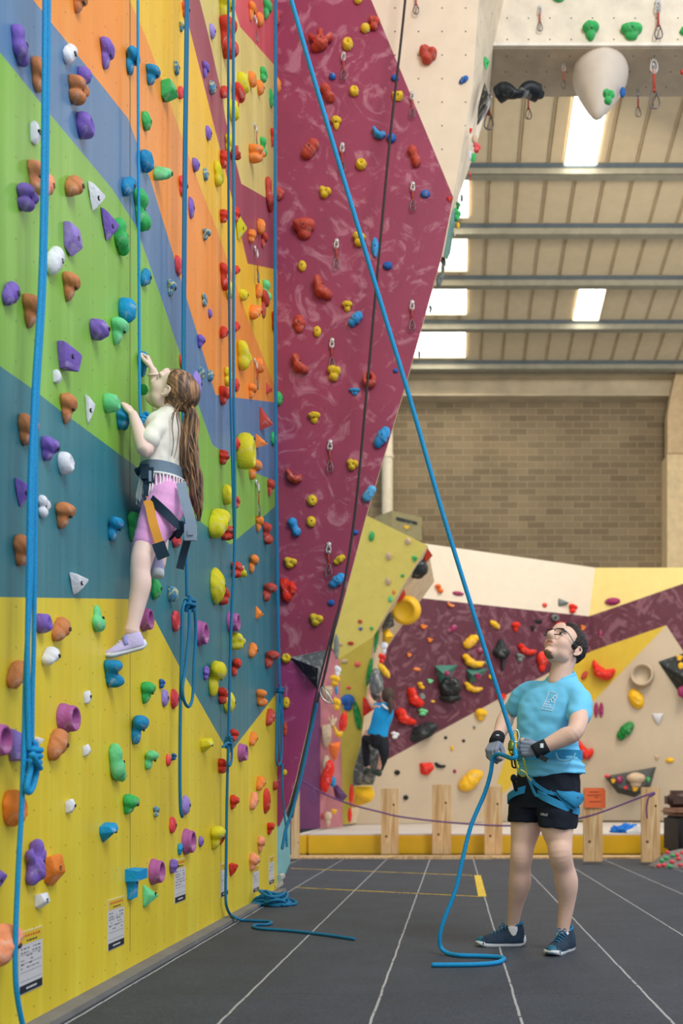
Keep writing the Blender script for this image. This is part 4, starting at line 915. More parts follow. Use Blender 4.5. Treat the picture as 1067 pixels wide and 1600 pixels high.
# things at the right
leath = mat('leather_brown', (74, 50, 40), rough=.45, var=.2, vscale=5, bump=.3, bscale=20); leath2 = mat('leather_tan', (132, 92, 72), rough=.5); dk = mat('sofa_dark', (52, 50, 50), rough=.7)
d = 11.6; e = empty('armchair', P(1085, 1335, d).xyz * Vector((1, 1, 0)), 'brown leather armchair cut by the right edge of the picture', 'armchair') if False else empty('armchair', (P(1085, 0, d).x, d, 0), 'brown leather armchair with tan top edge beyond the hold studded block', 'armchair')
def rbox(name, c, h, m, parent, bev=.03, seg=3, R=None):
    bm = bmesh.new(); bmesh.ops.create_cube(bm, size=2); bmesh.ops.scale(bm, vec=h, verts=bm.verts)
    bmesh.ops.bevel(bm, geom=list(bm.edges), offset=bev, segments=seg, affect='EDGES')
    if R is not None: bm.transform(R.to_4x4())
    o = autosmooth(bm_obj(name, bm, m, None, True, c), 50)
    if parent is not None: keep_parent(o, parent)
    return o
xa_ = P(1049, 0, d).x
rbox('armrest', (xa_ + .14, d + .1, .34), (.13, .42, .24), dk, e, .05); rbox('armrest_pad', (xa_ + .13, d + .1, .61), (.16, .44, .045), leath2, e, .04)
rbox('seat', (xa_ + .65, d + .1, .25), (.38, .42, .17), leath, e, .05); rbox('seat_cushion', (xa_ + .65, d + .02, .5), (.36, .38, .09), leath, e, .06)
rbox('backrest', (xa_ + .62, d + .5, .5), (.5, .12, .32), leath, e, .06); rbox('back_cushion', (xa_ + .22, d + .42, .75), (.2, .14, .12), leath, e, .07)
rbox('armrest', (xa_ + 1.16, d + .1, .34), (.13, .42, .24), dk, e, .05)
for sx_ in (0.08, 1.22):
    for sy_ in (-.25, .45): rbox('foot', (xa_ + sx_, d + sy_, .05), (.04, .04, .05), dk, e, .01)
# hold studded block
d = 10.6; bl = hullobj('studded_block', [P(1040, 1331, d + .15), P(1062, 1326, d + .3), P(1130, 1326, d + .3), P(1022, 1355, d), Vector((P(1022, 0, d).x, d, 0)), Vector((P(1130, 0, d).x, d - .1, 0)), Vector((P(1130, 0, d).x, d + .6, 0)), Vector((P(1026, 0, d).x, d + .5, 0)), P(1130, 1358, d - .1)], mat('block_grey', (122, 116, 110), rough=.7, var=.2), .01, 'small grey sloping block studded with red and green knobs on the floor', 'training block')
from mathutils.bvhtree import BVHTree
bvh = BVHTree.FromObject(bl, bpy.context.evaluated_depsgraph_get()); rs = random.Random(3)
kn = {'red': mat('knob_red', (214, 70, 76)), 'green': mat('knob_green', (60, 160, 96))}
for k, (x, y) in enumerate([(1041, 1341), (1050, 1347), (1037, 1352), (1047, 1354), (1057, 1336), (1060, 1342), (1051, 1337), (1063, 1352), (1029, 1353), (1048, 1360), (1066, 1333), (1043, 1332), (1075, 1345), (1085, 1338), (1090, 1352), (1034, 1345)]):
    o_ = Vector((0, 0, EYE)); dr = (P(x, y, 10) - o_).normalized(); h = bvh.ray_cast(o_ - bl.location, dr)
    if h[0] is None: continue
    mb = MB(); mb.ell((0, 0, 0), (.03, .03, .024), nu=10, nv=6); o = mb.obj('knob', kn['green' if k % 3 == 0 else 'red']); o.location = h[0]; o.parent = bl
# blue bundle and shoe on the mat
d = 13.35; mb = MB(); c = P(981, 1316, d); bpts = []
bm = bmesh.new(); bmesh.ops.create_icosphere(bm, subdivisions=5, radius=1)
for v in bm.verts:
    p = v.co.copy(); n1 = mnoise.fractal(p * 2.2, 1, 2, 4); r = 1 + .28 * n1
    v.co = Vector((p.x * .22 * r, p.y * .15 * r, max(-.035, p.z * .075 * r * (1 + .5 * mnoise.noise(p * 4)))))
o = bm_obj('folded_jacket', bm, mat('cloth_bright_blue', (20, 112, 200), rough=.8, bump=.3, bscale=30), None, True, (c.x, d + .05, .285 + .037)); tag(o, 'bright blue crumpled jacket lying on the mat behind the last post', 'jacket')
# ================================================================ ropes, quickdraws, route cards
def rope_mat(name, a, b):
    m = bpy.data.materials.new(name); m.use_nodes = True; nt = m.node_tree; N = nt.nodes; L = nt.links; s = N['Principled BSDF']; s.inputs['Roughness'].default_value = .75
    tc = N.new('ShaderNodeTexCoord').outputs['Object']; w = N.new('ShaderNodeTexVoronoi'); w.inputs['Scale'].default_value = 260; L.new(tc, w.inputs['Vector'])
    r = N.new('ShaderNodeValToRGB'); r.color_ramp.elements[0].color = lin(a); r.color_ramp.elements[1].color = lin(b); r.color_ramp.elements[1].position = .6; L.new(w.outputs[0], r.inputs[0]); L.new(r.outputs[0], s.inputs['Base Color'])
    bp = N.new('ShaderNodeBump'); bp.inputs['Strength'].default_value = .4; bp.inputs['Distance'].default_value = .002; L.new(w.outputs[0], bp.inputs['Height']); L.new(bp.outputs[0], s.inputs['Normal']); return m
RB = rope_mat('rope_blue', (0, 172, 226), (0, 132, 194)); RB2 = rope_mat('rope_deep_blue', (0, 136, 176), (0, 102, 148)); RD = rope_mat('rope_dark', (66, 56, 56), (34, 30, 34))
def wl(pts, off): return [WL(x, y, off) for x, y in pts]
def knot(mb, c, r, R, axis=(0, 0, 1), wraps=3, h=None):
    """a wrapped knot: coils round an axis with two crossing strands"""
    ax = Vector(axis).normalized(); e1 = ax.orthogonal().normalized(); e2 = ax.cross(e1); c = Vector(c); h = h or 2 * r * wraps; pts = []
    n = wraps * 14
    for i in range(n + 1):
        t = i / n; a = 2 * math.pi * wraps * t; q = R * (1 + .12 * math.sin(5 * t))
        pts.append(c + ax * (h * (t - .5)) + (e1 * math.cos(a) + e2 * math.sin(a)) * q)
    mb.capsule(pts, r, 10)
    mb.capsule(cr([c - ax * h * .75 + e1 * R * .3, c + e1 * R * .9 + e2 * R * .4, c + ax * h * .8 - e1 * R * .2], 6), r, 10)
    mb.capsule(cr([c - ax * h * .8 - e1 * R * .5, c - e1 * R * .5 - e2 * R * .9, c + ax * h * .7 + e2 * R * .3], 6), r, 10)
def looped(pts, k=8): return cr([tuple(p) for p in pts], k)
def ropeobj(mb, m, label, origin):
    o = mb.obj('climbing_rope', m, origin=origin); return tag(o, label, 'rope')
# nearest double rope at the left
mb = MB()
top = [(77, -300), (76, 0), (70, 400), (59, 600), (51, 760), (48, 900), (40, 1060), (38, 1150), (34, 1260), (30, 1330), (25, 1440), (24, 1520), (29, 1570), (44, 1640)]
mb.capsule(looped(wl(top, .09)), .0085, 10)
mb.capsule(looped(wl([(70, -300), (70, 0), (65, 400), (54, 600), (47, 760), (45, 900), (43, 1000), (44, 1100), (45, 1170)], .105)), .0085, 10)
mb.capsule(looped(wl([(57, 620), (56, 760), (55, 850), (53, 1000), (51, 1080), (50, 1170)], .085)), .0075, 10)
knot(mb, WL(51, 1183, .1), .010, .022, (0.2, .1, 1), 3)
mb.capsule(looped(wl([(52, 1178), (57, 1200), (55, 1215), (50, 1232), (44, 1238), (42, 1228), (47, 1205), (49, 1190)], .11)), .010, 10)
mb.capsule(looped(wl([(50, 1180), (57, 1190), (63, 1200)], .13)), .0095, 10)
ropeobj(mb, RB, 'nearest blue climbing ropes hanging at the left with a loose knot', WL(50, 700, .09))
# the girl's rope
g0, g1 = 4.4, 4.36
mb = MB(); gr = [P(215, -640, g0), P(215.5, 0, g0), P(217, 400, g0), P(218, 600, g1), P(219, 640, g1), P(221, 660, g1)]
mb.capsule(looped(gr), .0068, 10)
knot(mb, P(223, 660, g1), .0085, .016, (.3, .1, 1), 3)
mb.capsule(looped([P(222, 652, g1), P(228, 645, g1), P(233, 652, g1), P(230, 668, g1), P(225, 690, g1), P(226, 720, g1), P(229, 742, g1)]), .0075, 10)
ropeobj(mb, RB, 'single blue rope tied in front of the climbing girl, rising beside the green holds', P(217, 300, g0))
# rope behind the girl, with the hanging figure-eight loop
mb = MB(); o_ = .07
mb.capsule(looped(wl([(295, -300), (293.5, 0), (290, 300), (288, 600), (289, 760), (291, 870), (292, 930)], o_)), .0085, 10)
mb.capsule(looped(wl([(291, -300), (290.5, 0), (287, 300), (285.5, 600), (286, 700)], o_ + .01)), .0075, 10)
knot(mb, WL(296, 944, o_), .0105, .026, (.1, .2, 1), 2, .05)
mb.capsule(looped(wl([(289, 940), (285, 955), (284, 1000), (282, 1100), (281, 1200), (282, 1262), (284.5, 1276)], o_)), .0085, 10)
mb.capsule(looped(wl([(296, 955), (295, 990), (290, 1040), (285, 1075), (288, 1096), (295, 1104), (301, 1088), (303, 1040), (306, 990), (304, 950)], o_ + .015)), .0085, 10)
ropeobj(mb, RB2, 'blue rope with a large knotted hanging loop below the climbing girl', WL(290, 900, o_))
# pair of thinner ropes further along
def FL(px, py, r): return P(px, py, (EYE - r) * F / (py - HY))
mb = MB(); mb.capsule(looped(wl([(356.5, -300), (356.5, 0), (357, 300), (359, 560), (362, 700), (366, 850)], .08)), .0078, 8)
mb.capsule(looped([P(365, -300, 6.0), P(364.5, 0, 6.0), P(365, 300, 6.0), P(365, 600, 6.0), P(366.5, 700, 6.03), P(366.5, 850, 6.05), P(361, 980, 6.05), P(357, 1150, 6.06), P(354.5, 1250, 6.1), P(353.5, 1330, 6.12), P(352.5, 1395, 6.15), P(354, 1416, 6.18), FL(360, 1429, .038), FL(368, 1434, .034), FL(377, 1437.5, .0095)] + [FL(x, y, .0095) for x, y in ((395, 1438.5), (418, 1439.5), (424, 1442), (416, 1444.5), (400, 1445), (396, 1448), (408, 1451), (450, 1454), (505, 1460), (553, 1467))], 6), .0092, 8)
for i_ in range(1): knot(mb, P(357, 1158, 6.07), .009, .018, (.2, .2, 1), 3)
mb.capsule(looped(wl([(358, 1150), (362, 1172), (361, 1192), (357, 1196), (357, 1180)], .09)), .008, 8)
mb.capsule(looped(wl([(357, 1160), (352, 1163), (348, 1167)], .09)), .008, 8)
ropeobj(mb, RB2, 'pair of thin blue ropes reaching the floor where one end snakes across the mats', WL(360, 800, .07))
# rope at the corner of the two walls
mb = MB(); mb.capsule(looped(wl([(432, -300), (431.5, 0), (430.5, 400), (432, 700), (435, 950), (437, 1070)], .04)), .0105, 8)
mb.capsule(looped(wl([(429.5, -200), (429.5, 0), (428.5, 400), (430, 700), (433, 950), (436, 1070)], .055)), .008, 8)
knot(mb, WL(438, 1079, .05), .011, .024, (.1, .1, 1), 2, .045)
mb.capsule(looped(wl([(434, 1085), (432.5, 1120), (432, 1160), (432, 1190), (436, 1195), (440, 1180), (440, 1130), (438, 1085)], .06)), .0095, 8)
mb.capsule(looped(wl([(440, 1085), (442, 1130), (446, 1175), (444, 1192), (438, 1192), (436, 1150), (437, 1090)], .05)), .0095, 8)
ropeobj(mb, RB2, 'blue rope hanging at the corner of the magenta wall with a long bunched loop', WL(432, 600, .05))
mb = MB(); mb.capsule(looped([P(441, 1195, 7.9), P(441, 1230, 7.9), P(444, 1270, 7.95), P(447, 1295, 7.95), P(448, 1322, 7.95)]), .009, 8)
ropeobj(mb, RB2, 'short lower end of blue rope beside the leaning dark rope', P(444, 1270, 7.9))
# dark rope leaning across the magenta wall
mb = MB(); pd = [P(662, -330, 7.95), P(633, 0, 7.95), P(611, 200, 7.9), P(592, 400, 7.85), P(574, 600, 7.8), P(556, 790, 7.75), P(540, 900, 7.7), P(524, 975, 7.6), P(508, 1050, 7.55), P(495, 1100, 7.5)]
lp = looped(pd); mb.capsule(lp, .0105, 8, 0); n0 = len(mb.m)
mb.capsule(looped([P(495, 1100, 7.5), P(484, 1150, 7.5), P(470, 1215, 7.45), P(458, 1262, 7.4), P(447, 1295, 7.35), P(441, 1325, 7.3)]), .0125, 8, 1); mb.capsule(looped([P(526, 960, 7.6), P(500, 1060, 7.5), P(478, 1160, 7.45), P(462, 1230, 7.4), P(450, 1275, 7.4)]), .008, 8, 0)
ropeobj(mb, [RD, RB2], 'dark rope leaning down the magenta wall and turning blue near the foot', P(560, 760, 7.75))
mb = MB(); q = looped([P(505, 1072, 7.4), P(500, 1080, 7.4), P(505, 1092, 7.4), P(516, 1099, 7.4), P(519, 1096, 7.4), P(512, 1083, 7.4)], 5)
mb.tube(q, .005, 6, closed=True); tag(mb.obj('carabiner', mat('alu_clip', (190, 194, 198), rough=.3, metal=.9, var=0), origin=P(510, 1085, 7.4)), 'small silver carabiner clipped on the leaning dark rope', 'carabiner')
# rope heap on the floor
rs = random.Random(11); mb = MB(); c0 = P(420, 1408, EYE * F / 174); pts = []
for k in range(15):
    ph = rs.uniform(0, 6.28); rx = rs.uniform(.05, .15); ry = rs.uniform(.03, .11); cx = rs.uniform(-.09, .10); cy = rs.uniform(-.05, .05); zz = .012 + .007 * k * rs.uniform(.3, 1.0)
    for j in range(9):
        a = ph + j * .7; pts.append((c0.x + cx + rx * math.cos(a), c0.y + cy + ry * math.sin(a), max(.011, zz * (1 - .45 * abs(cx + rx * math.cos(a)) / .16) + .02 * math.sin(a * 2 + k))))
pts += [(c0.x + .12, c0.y - .08, .012), (c0.x + .2, c0.y - .05, .012)]
mb.capsule([Vector(p) for p in cr(pts, 5)], .0105, 8)
for k in range(5):
    a = rs.uniform(3.4, 6.0); mb.capsule(looped([Vector((c0.x + .06 * math.cos(a), c0.y - .03, .06)), Vector((c0.x + .13 * math.cos(a), c0.y - .07, .035)), Vector((c0.x + .17 * math.cos(a + .2), c0.y - .12, .012))]), .0105, 8)
o = mb.obj('rope_heap', RB2, origin=(c0.x, c0.y, 0)); tag(o, 'tangled heap of blue rope on the floor at the foot of the yellow wall', 'rope')
# ---- quickdraws
silver = mat('quickdraw_silver', (205, 200, 196), rough=.35, metal=.5, var=0); slingm = mat('quickdraw_sling', (176, 70, 56), rough=.8); slingd = mat('quickdraw_sling_dark', (70, 56, 60), rough=.8); greym = mat('quickdraw_gate', (120, 112, 112), rough=.35, metal=.8, var=0)
def quickdraw(pos, rz, h, label, group, src=[None], dark=False):
    """hanger, upper clip, sling, lower clip; local height 1 from 0 to -1"""
    if src[0] is None:
        r = bpy.data.objects.new('quickdraw', None); COL.objects.link(r)
        a = MB(); a.lathe([(.075, 0), (.075, .05), (.04, .06), (0, .06)], (0, 0, -.02), (0, -1, 0), 14); a.box((0, -.04, -.09), (.05, .012, .07)); a.obj('hanger', silver, r)
        a = MB(); a.tube(cr([(0, -.09, -.06), (.055, -.1, -.13), (.06, -.1, -.26), (0, -.1, -.33), (-.06, -.1, -.26), (-.055, -.1, -.13)], 4, True), .018, 6, closed=True); a.box((0, -.1, -.28), (.045, .02, .05)); a.obj('upper_clip', silver, r)
        a = MB(); a.box((0, -.1, -.47), (.026, .012, .19)); a.box((0, -.1, -.29), (.035, .02, .03)); a.box((0, -.1, -.65), (.035, .02, .03)); a.obj('sling', slingm, r)
        a = MB(); a.tube(cr([(0, -.1, -.62), (.05, -.11, -.70), (.10, -.12, -.9), (.06, -.12, -.99), (-.05, -.12, -.99), (-.09, -.12, -.9), (-.045, -.11, -.70)], 4, True), .017, 6, closed=True)
        a.tube([(.045, -.11, -.72), (-.03, -.12, -.97)], .012, 6); a.obj('lower_clip', greym, r); src[0] = r; o = r
    else:
        o = src[0].copy(); COL.objects.link(o)
        for ch in list(src[0].children):
            c = ch.copy(); COL.objects.link(c); c.parent = o
    o.location = pos; o.rotation_euler = (0, 0, rz); o.scale = (h, h, h); tag(o, label, 'quickdraw', group)
    return o
QM = [(537, 80, 124, 'high beside the yellow and brick holds, right of the star shaped one'), (535, 222, 268, 'above the yellow hold near the diagonal blue rope'), (644, 142, 182, 'on the cream and magenta paint line, upper one'), (645, 283, 327, 'just left of the blue oval at the wall corner'),
      (526, 372, 418, 'left of the diagonal blue rope above the curved brick hold'), (644, 468, 514, 'lower right, close to the sloping wall edge'), (519, 527, 573, 'just above the lumpy yellow hold at mid height'), (516, 686, 735, 'below the tapered yellow hold at mid height'), (514, 846, 897, 'between two low yellow holds above the long blue hold'), (650, -22, 22, 'at the very top of the cream panel')]
for x, y0, y1, t in QM:
    quickdraw(P(x, y0 + 4, CW), 0, (y1 - y0) * CW / F, 'quickdraw ' + t, 'quickdraws on the magenta lead wall')
for x, y0, y1, t in [(397, 22, 62, 'in the red top band'), (397, 190, 230, 'above the lumpy orange hold'), (397, 383, 437, 'between the maroon and amber bands'), (397, 558, 604, 'beside the orange scooped hold'), (399, 748, 802, 'over the green band')]:
    quickdraw(WL(x, y0 + 4, 0), math.pi / 2, (y1 - y0) * WL(x, y0).y / F, 'quickdraw on the far end of the banded wall, ' + t, 'quickdraws on the banded wall')
for x, y0, y1, d, t in [(843, 8, 48, 9.0, 'left one on the front face of the overhead arch'), (1027, 0, 62, 9.0, 'long one on the front face of the overhead arch')]:
    quickdraw(P(x, y0 + 4, d), 0, (y1 - y0) * d / F, 'quickdraw, ' + t, 'quickdraws on the overhead arch')
for x, y0, y1, d, t in [(880, 112, 142, 9.2, 'short one left of the white cone volume'), (1020, 110, 176, 9.15, 'long one right of the white cone volume'), (825, 152, 190, 9.55, 'just below the black curved volume'), (996, 150, 186, 9.55, 'under the edge right of the white cone volume'), (763, 176, 208, 9.5, 'beside the black pointed volume')]:
    yy = HY - (za - .012 - EYE) * F / d; quickdraw(P(x, yy, d), 0, (y1 - yy) * d / F, 'quickdraw hanging from the arch underside, ' + t, 'quickdraws under the overhead arch')
# ---- route cards
cw = mat('card_white', (206, 204, 208), rough=.5, var=.03); cy_ = mat('card_header_yellow', (220, 190, 50), rough=.5, var=.02); cdk = mat('card_footer_dark', (28, 36, 50), rough=.5); ct = mat('card_print', (90, 86, 100), rough=.7, var=0); cr_ed = mat('card_print_red', (206, 96, 40), rough=.7, var=0); cwt = mat('card_print_white', (210, 210, 210), rough=.7, var=0)
def card(x0, y0, x1, y1, label):
    A = WL(x0, 1400).y, WL(x1, 1400).y; xc = (x0 + x1) / 2; zt0, zb0 = WL(xc, y0).z, WL(xc, y1).z; yc = (A[0] + A[1]) / 2; w = (A[1] - A[0]); h = zt0 - zb0; zc = (zt0 + zb0) / 2
    e = empty('route_card', (-1.5, yc, zc), label, 'card', 'route cards along the foot of the yellow base')
    def pl(name, ya, yb, za_, zb_, m, t, mbs=None):
        k = mbs or MB(); k.box((-1.5 + t / 2, yc + w * (ya + yb) / 2, zc + h * (za_ + zb_) / 2), (t / 2, w * (yb - ya) / 2, h * (zb_ - za_) / 2))
        return k if mbs else k.obj(name, m, e, smooth=False)
    pl('board', -.5, .5, -.5, .5, cw, .003); pl('header', -.49, .49, .29, .49, cy_, .0036); pl('footer', -.49, .49, -.49, -.36, cdk, .0036)
    k = MB()
    for r in range(4): pl('', -.46, .46, -.30 + r * .14, -.295 + r * .14, ct, .0036, k)
    rs = random.Random(int(x0))
    for r in range(6):
        y = -.44
        while y < .36:
            l = rs.uniform(.03, .12)
            if rs.random() < .62: pl('', y, y + l, .21 - r * .062, .228 - r * .062, ct, .0037, k)
            y += l + .05
    k.obj('table_print', ct, e, smooth=False)
    k = MB(); y = -.38
    for l in (.09, .07, .1, .06, .09, .08, .1): pl('', y, y + l * .9, .40, .44, cr_ed, .0042, k); y += l + .03
    k.obj('title_print', cr_ed, e, smooth=False)
    k = MB(); y = -.2
    for l in (.07, .12, .09, .08): pl('', y, y + l, .325, .35, ct, .0042, k); y += l + .03
    k.obj('subtitle_print', cdk, e, smooth=False)
    k = MB(); y = -.22
    for l in (.08, .06, .1, .07, .06): pl('', y, y + l, -.44, -.41, cwt, .0042, k); y += l + .02
    k.obj('footer_print', cwt, e, smooth=False)
for a in ((29, 1452, 65, 1548, 'printed route card nearest the camera, right of the hanging rope pair'), (168, 1403, 193, 1481, 'printed route card below the square blue shelf hold'), (272.5, 1342, 289, 1409, 'printed route card under the ribbed purple hold'), (344.5, 1348, 355.5, 1400, 'narrow looking printed route card behind the thin blue rope'),
          (395, 1353, 404, 1393, 'printed route card half hidden beneath a peach hold'), (420, 1338, 427.5, 1381, 'furthest printed route card, by the corner of the wall')): card(*a)
# small metal hooks at the foot of the wall end
for yy, l_ in ((0, 'nearer'), (.09, 'further')):
    mb = MB(); c = WL(433, 1378, .02) + Vector((0, yy, 0)); mb.tube(cr([c + Vector((0, 0, .05)), c + Vector((.03, 0, .06)), c + Vector((.045, 0, .03)), c + Vector((.02, 0, .01)), c + Vector((.03, 0, -.03)), c + Vector((.0, 0, -.045)), c + Vector((-.012, 0, -.02))], 4), .007, 6)
    tag(mb.obj('anchor_hook', silver, origin=c), l_ + ' of two curled metal anchor hooks at the wall corner above the rope heap', 'hook', 'anchor hooks at the wall corner')
# ================================================================ people
skinm = mat('skin_man', (232, 192, 172), rough=.5, var=.05, vscale=14, sub=.12, bump=.05, bscale=120, spec=.35)
sking = mat('skin_girl', (242, 210, 198), rough=.5, var=.05, vscale=14, sub=.12, spec=.35)
lipm = mat('lips', (206, 140, 128), rough=.45, var=.03); beardm = mat('beard_brown', (132, 100, 76), rough=.85, var=.3, vscale=160); browm = mat('eyebrow', (84, 60, 46), rough=.9)
def fuse(name, mb, voxel, mats, parent=None, smooth=3, disp=None, fac=.5):
    """weld overlapping closed pieces into one continuous surface"""
    t = mb.obj('tmp_fuse', mats, fix=True)
    r = t.modifiers.new('r', 'REMESH'); r.mode = 'VOXEL'; r.voxel_size = voxel; r.use_smooth_shade = True
    if smooth: s = t.modifiers.new('s', 'SMOOTH'); s.factor = fac; s.iterations = smooth
    dg = bpy.context.evaluated_depsgraph_get(); dg.update(); me = bpy.data.meshes.new_from_object(t.evaluated_get(dg)); me.name = name
    bpy.data.objects.remove(t)
    if disp:
        n = len(me.vertices); co = np.empty(n * 3, np.float32); me.vertices.foreach_get('co', co); co = co.reshape(-1, 3)
        no = np.empty(n * 3, np.float32); me.vertex_normals.foreach_get('vector', no); no = no.reshape(-1, 3)
        d = np.array([disp(Vector(p)) for p in co]); co += no * d[:, None]; me.vertices.foreach_set('co', co.ravel()); me.update()
    me.materials.clear()
    for m in (mats if isinstance(mats, (list, tuple)) else [mats]): me.materials.append(m)
    me.polygons.foreach_set('use_smooth', [True] * len(me.polygons)); me.polygons.foreach_set('material_index', [0] * len(me.polygons))
    o = link(bpy.data.objects.new(name, me))
    if parent is not None: keep_parent(o, parent)
    return o
def rot_about(v, ax, a): return Matrix.Rotation(a, 3, ax) @ v
def hand(W, d, s, n, sc=1.0, curl=(35, 45, 35), thumb=(.5, .75, .45), spread=.12, thumbcurl=25, finger_curl=None):
    """chains of a hand. W wrist, d to the knuckles, s thumb side, n palm normal. returns palm chains, finger chains"""
    d = Vector(d).normalized(); s = Vector(s); s = (s - d * s.dot(d)).normalized(); nn = d.cross(s)
    n = nn if nn.dot(Vector(n)) > 0 else -nn; W = Vector(W)
    ax = n.cross(d) ; ax = ax if rot_about(d, ax, .1).dot(n) > 0 else -ax
    palm = []; fing = []
    offs = (.028, .009, -.010, -.027); kn = (.088, .092, .087, .078); ln = ((.042, .025, .021), (.047, .029, .022), (.043, .027, .022), (.034, .021, .019)); rd = (.0092, .0095, .009, .008)
    for i in range(4):
        K = W + (d * kn[i] + s * offs[i] - n * .002) * sc
        palm.append(([W + (s * offs[i] * .55) * sc, W + (d * kn[i] * .5 + s * offs[i] * .85) * sc, K], [.0145 * sc, .0150 * sc, .0125 * sc]))
        fd = (d + s * spread * (offs[i] / .03)).normalized(); p = K; ch = [p]; r = [rd[i] * 1.18 * sc]; a = 0
        cu = finger_curl[i] if finger_curl else curl
        for j in range(3):
            a += math.radians(cu[j]); dj = rot_about(fd, ax, a); p = p + dj * ln[i][j] * sc; ch.append(p); r.append(rd[i] * (1.02, .93, .80)[j] * sc)
        fing.append((ch, r))
    B = W + (d * .022 + s * .022 + n * .004) * sc; td = (d * thumb[0] + s * thumb[1] + n * thumb[2]).normalized(); ch = [B]; r = [.0155 * sc]; p = B
    tax = td.cross(d).normalized() if td.cross(d).length > .01 else ax
    for j, l in enumerate((.044, .032, .026)):
        dj = rot_about(td, tax, math.radians(thumbcurl) * j); p = p + dj * l * sc; ch.append(p); r.append((.0125, .0108, .0088)[j] * sc)
    fing.append((ch, r)); return palm, fing
def add_hand(mb, h, k=1.0, upto=9, add=0.0):
    for ch, r in h[0]: mb.capsule(ch, [x * k + add for x in r], 12)
    for ch, r in h[1]: mb.capsule(ch[:upto], [x * k + add for x in r[:upto]], 12)
def ringtube(mb, secs, n=28):
    """secs: (centre, axis1, r1, axis2, r2, power) closed loft"""
    vs = []
    for c, a1, r1, a2, r2 in secs:
        for k in range(n):
            t = 2 * math.pi * k / n; ct, st = math.cos(t), math.sin(t); e = .85
            vs.append(Vector(c) + Vector(a1) * r1 * (abs(ct) ** e) * (1 if ct >= 0 else -1) + Vector(a2) * r2 * (abs(st) ** e) * (1 if st >= 0 else -1))
    N = len(secs); fs = [(i * n + k, i * n + (k + 1) % n, (i + 1) * n + (k + 1) % n, (i + 1) * n + k) for i in range(N - 1) for k in range(n)]
    fs += [tuple(reversed(range(n))), tuple((N - 1) * n + k for k in range(n))]
    mb.add(vs, fs)
def crsec(secs, k=4):
    """smooth a list of loft sections"""
    arr = [tuple(c) + tuple(a1) + (r1,) + tuple(a2) + (r2,) for c, a1, r1, a2, r2 in secs]
    return [(q[0:3], q[3:6], q[6], q[7:10], q[10]) for q in cr(arr, k)]
def headmesh(child=False, sub=6):
    ck = 1.25 if child else 1.0
    lobes = [(0, -.018, .035, .076, .098, .084), (0, .022, -.022, .062, .068, .078), (0, .052, -.088, .034, .034, .026), (.036, .05, -.026, .030, .036, .034), (-.036, .05, -.026, .030, .036, .034),
             (.034, .012, -.066, .030, .045, .030), (-.034, .012, -.066, .030, .045, .030),
             (0, .098, .012, .0085, .014, .022), (0, .108, -.008, .0095, .014, .016), (0, .120 if not child else .108, -.021, .0115, .012, .0095), (0, .108, -.018, .010, .012, .010), (.0125, .103, -.026, .008, .009, .007), (-.0125, .103, -.026, .008, .009, .007),
             (.030, .083, .030, .026, .014, .009), (-.030, .083, .030, .026, .014, .009), (0, .088, .052, .040, .014, .030),
             (0, .0885, -.0500, .025, .012, .0058), (0, .0865, -.0630, .021, .012, .0066), (0, .078, -.098, .018, .015, .015)]
    cuts = [(.031, .104, .010, .017, .018, .0115), (-.031, .104, .010, .017, .018, .0115), (0, .104, -.0565, .023, .012, .0026)]
    D, fs = ico(sub); D = D.copy(); c = np.array((0, .01, -.01))
    def f(p):
        acc = np.zeros(len(p)); K = 150.0
        for l in lobes:
            q = (p - np.array(l[:3])) / np.array(l[3:6]); rr = np.sqrt((q ** 2).sum(1)); g = np.sqrt(((q / np.array(l[3:6])) ** 2).sum(1)) + 1e-9
            acc += np.exp(np.clip(-K * rr * (rr - 1) / g, -60, 60))
        d = -np.log(acc + 1e-20) / K
        for l in cuts:
            q = (p - np.array(l[:3])) / np.array(l[3:6]); rr = np.sqrt((q ** 2).sum(1)); g = np.sqrt(((q / np.array(l[3:6])) ** 2).sum(1)) + 1e-9
            e = -(rr * (rr - 1) / g); d = np.maximum(d, 0) * 0 + np.log(np.exp(np.clip(400 * d, -60, 60)) + np.exp(np.clip(400 * e, -60, 60))) / 400
        return d
    t = np.full(len(D), .02); done = np.zeros(len(D), bool)
    for i in range(70):
        v = f(c + D * (t + .002)[:, None]); done |= v > 0; t = np.where(done, t, t + .002)
    lo, hi = t.copy(), t + .002
    for i in range(6):
        m = (lo + hi) / 2; v = f(c + D * m[:, None]); lo = np.where(v < 0, m, lo); hi = np.where(v < 0, hi, m)
    return c + D * lo[:, None], fs, D
def head(C, f, up, sc, child=False):
    f = Vector(f).normalized(); up = Vector(up); up = (up - f * up.dot(f)).normalized(); l = up.cross(f)     # l: the person's left
    T = lambda p: Vector(C) + (l * p[0] + f * p[1] + up * p[2]) * sc
    return T, f, up, l
def ear(mb, T, sx):
    pts = [T((sx * (.074 + o), -.018 + y * 1.15, -.018 + z)) for o, y, z in ((.004, .010, .022), (.010, -.002, .031), (.014, -.015, .026), (.014, -.019, .008), (.010, -.012, -.010), (.006, .0, -.022), (.002, .008, -.018))]
    return pts

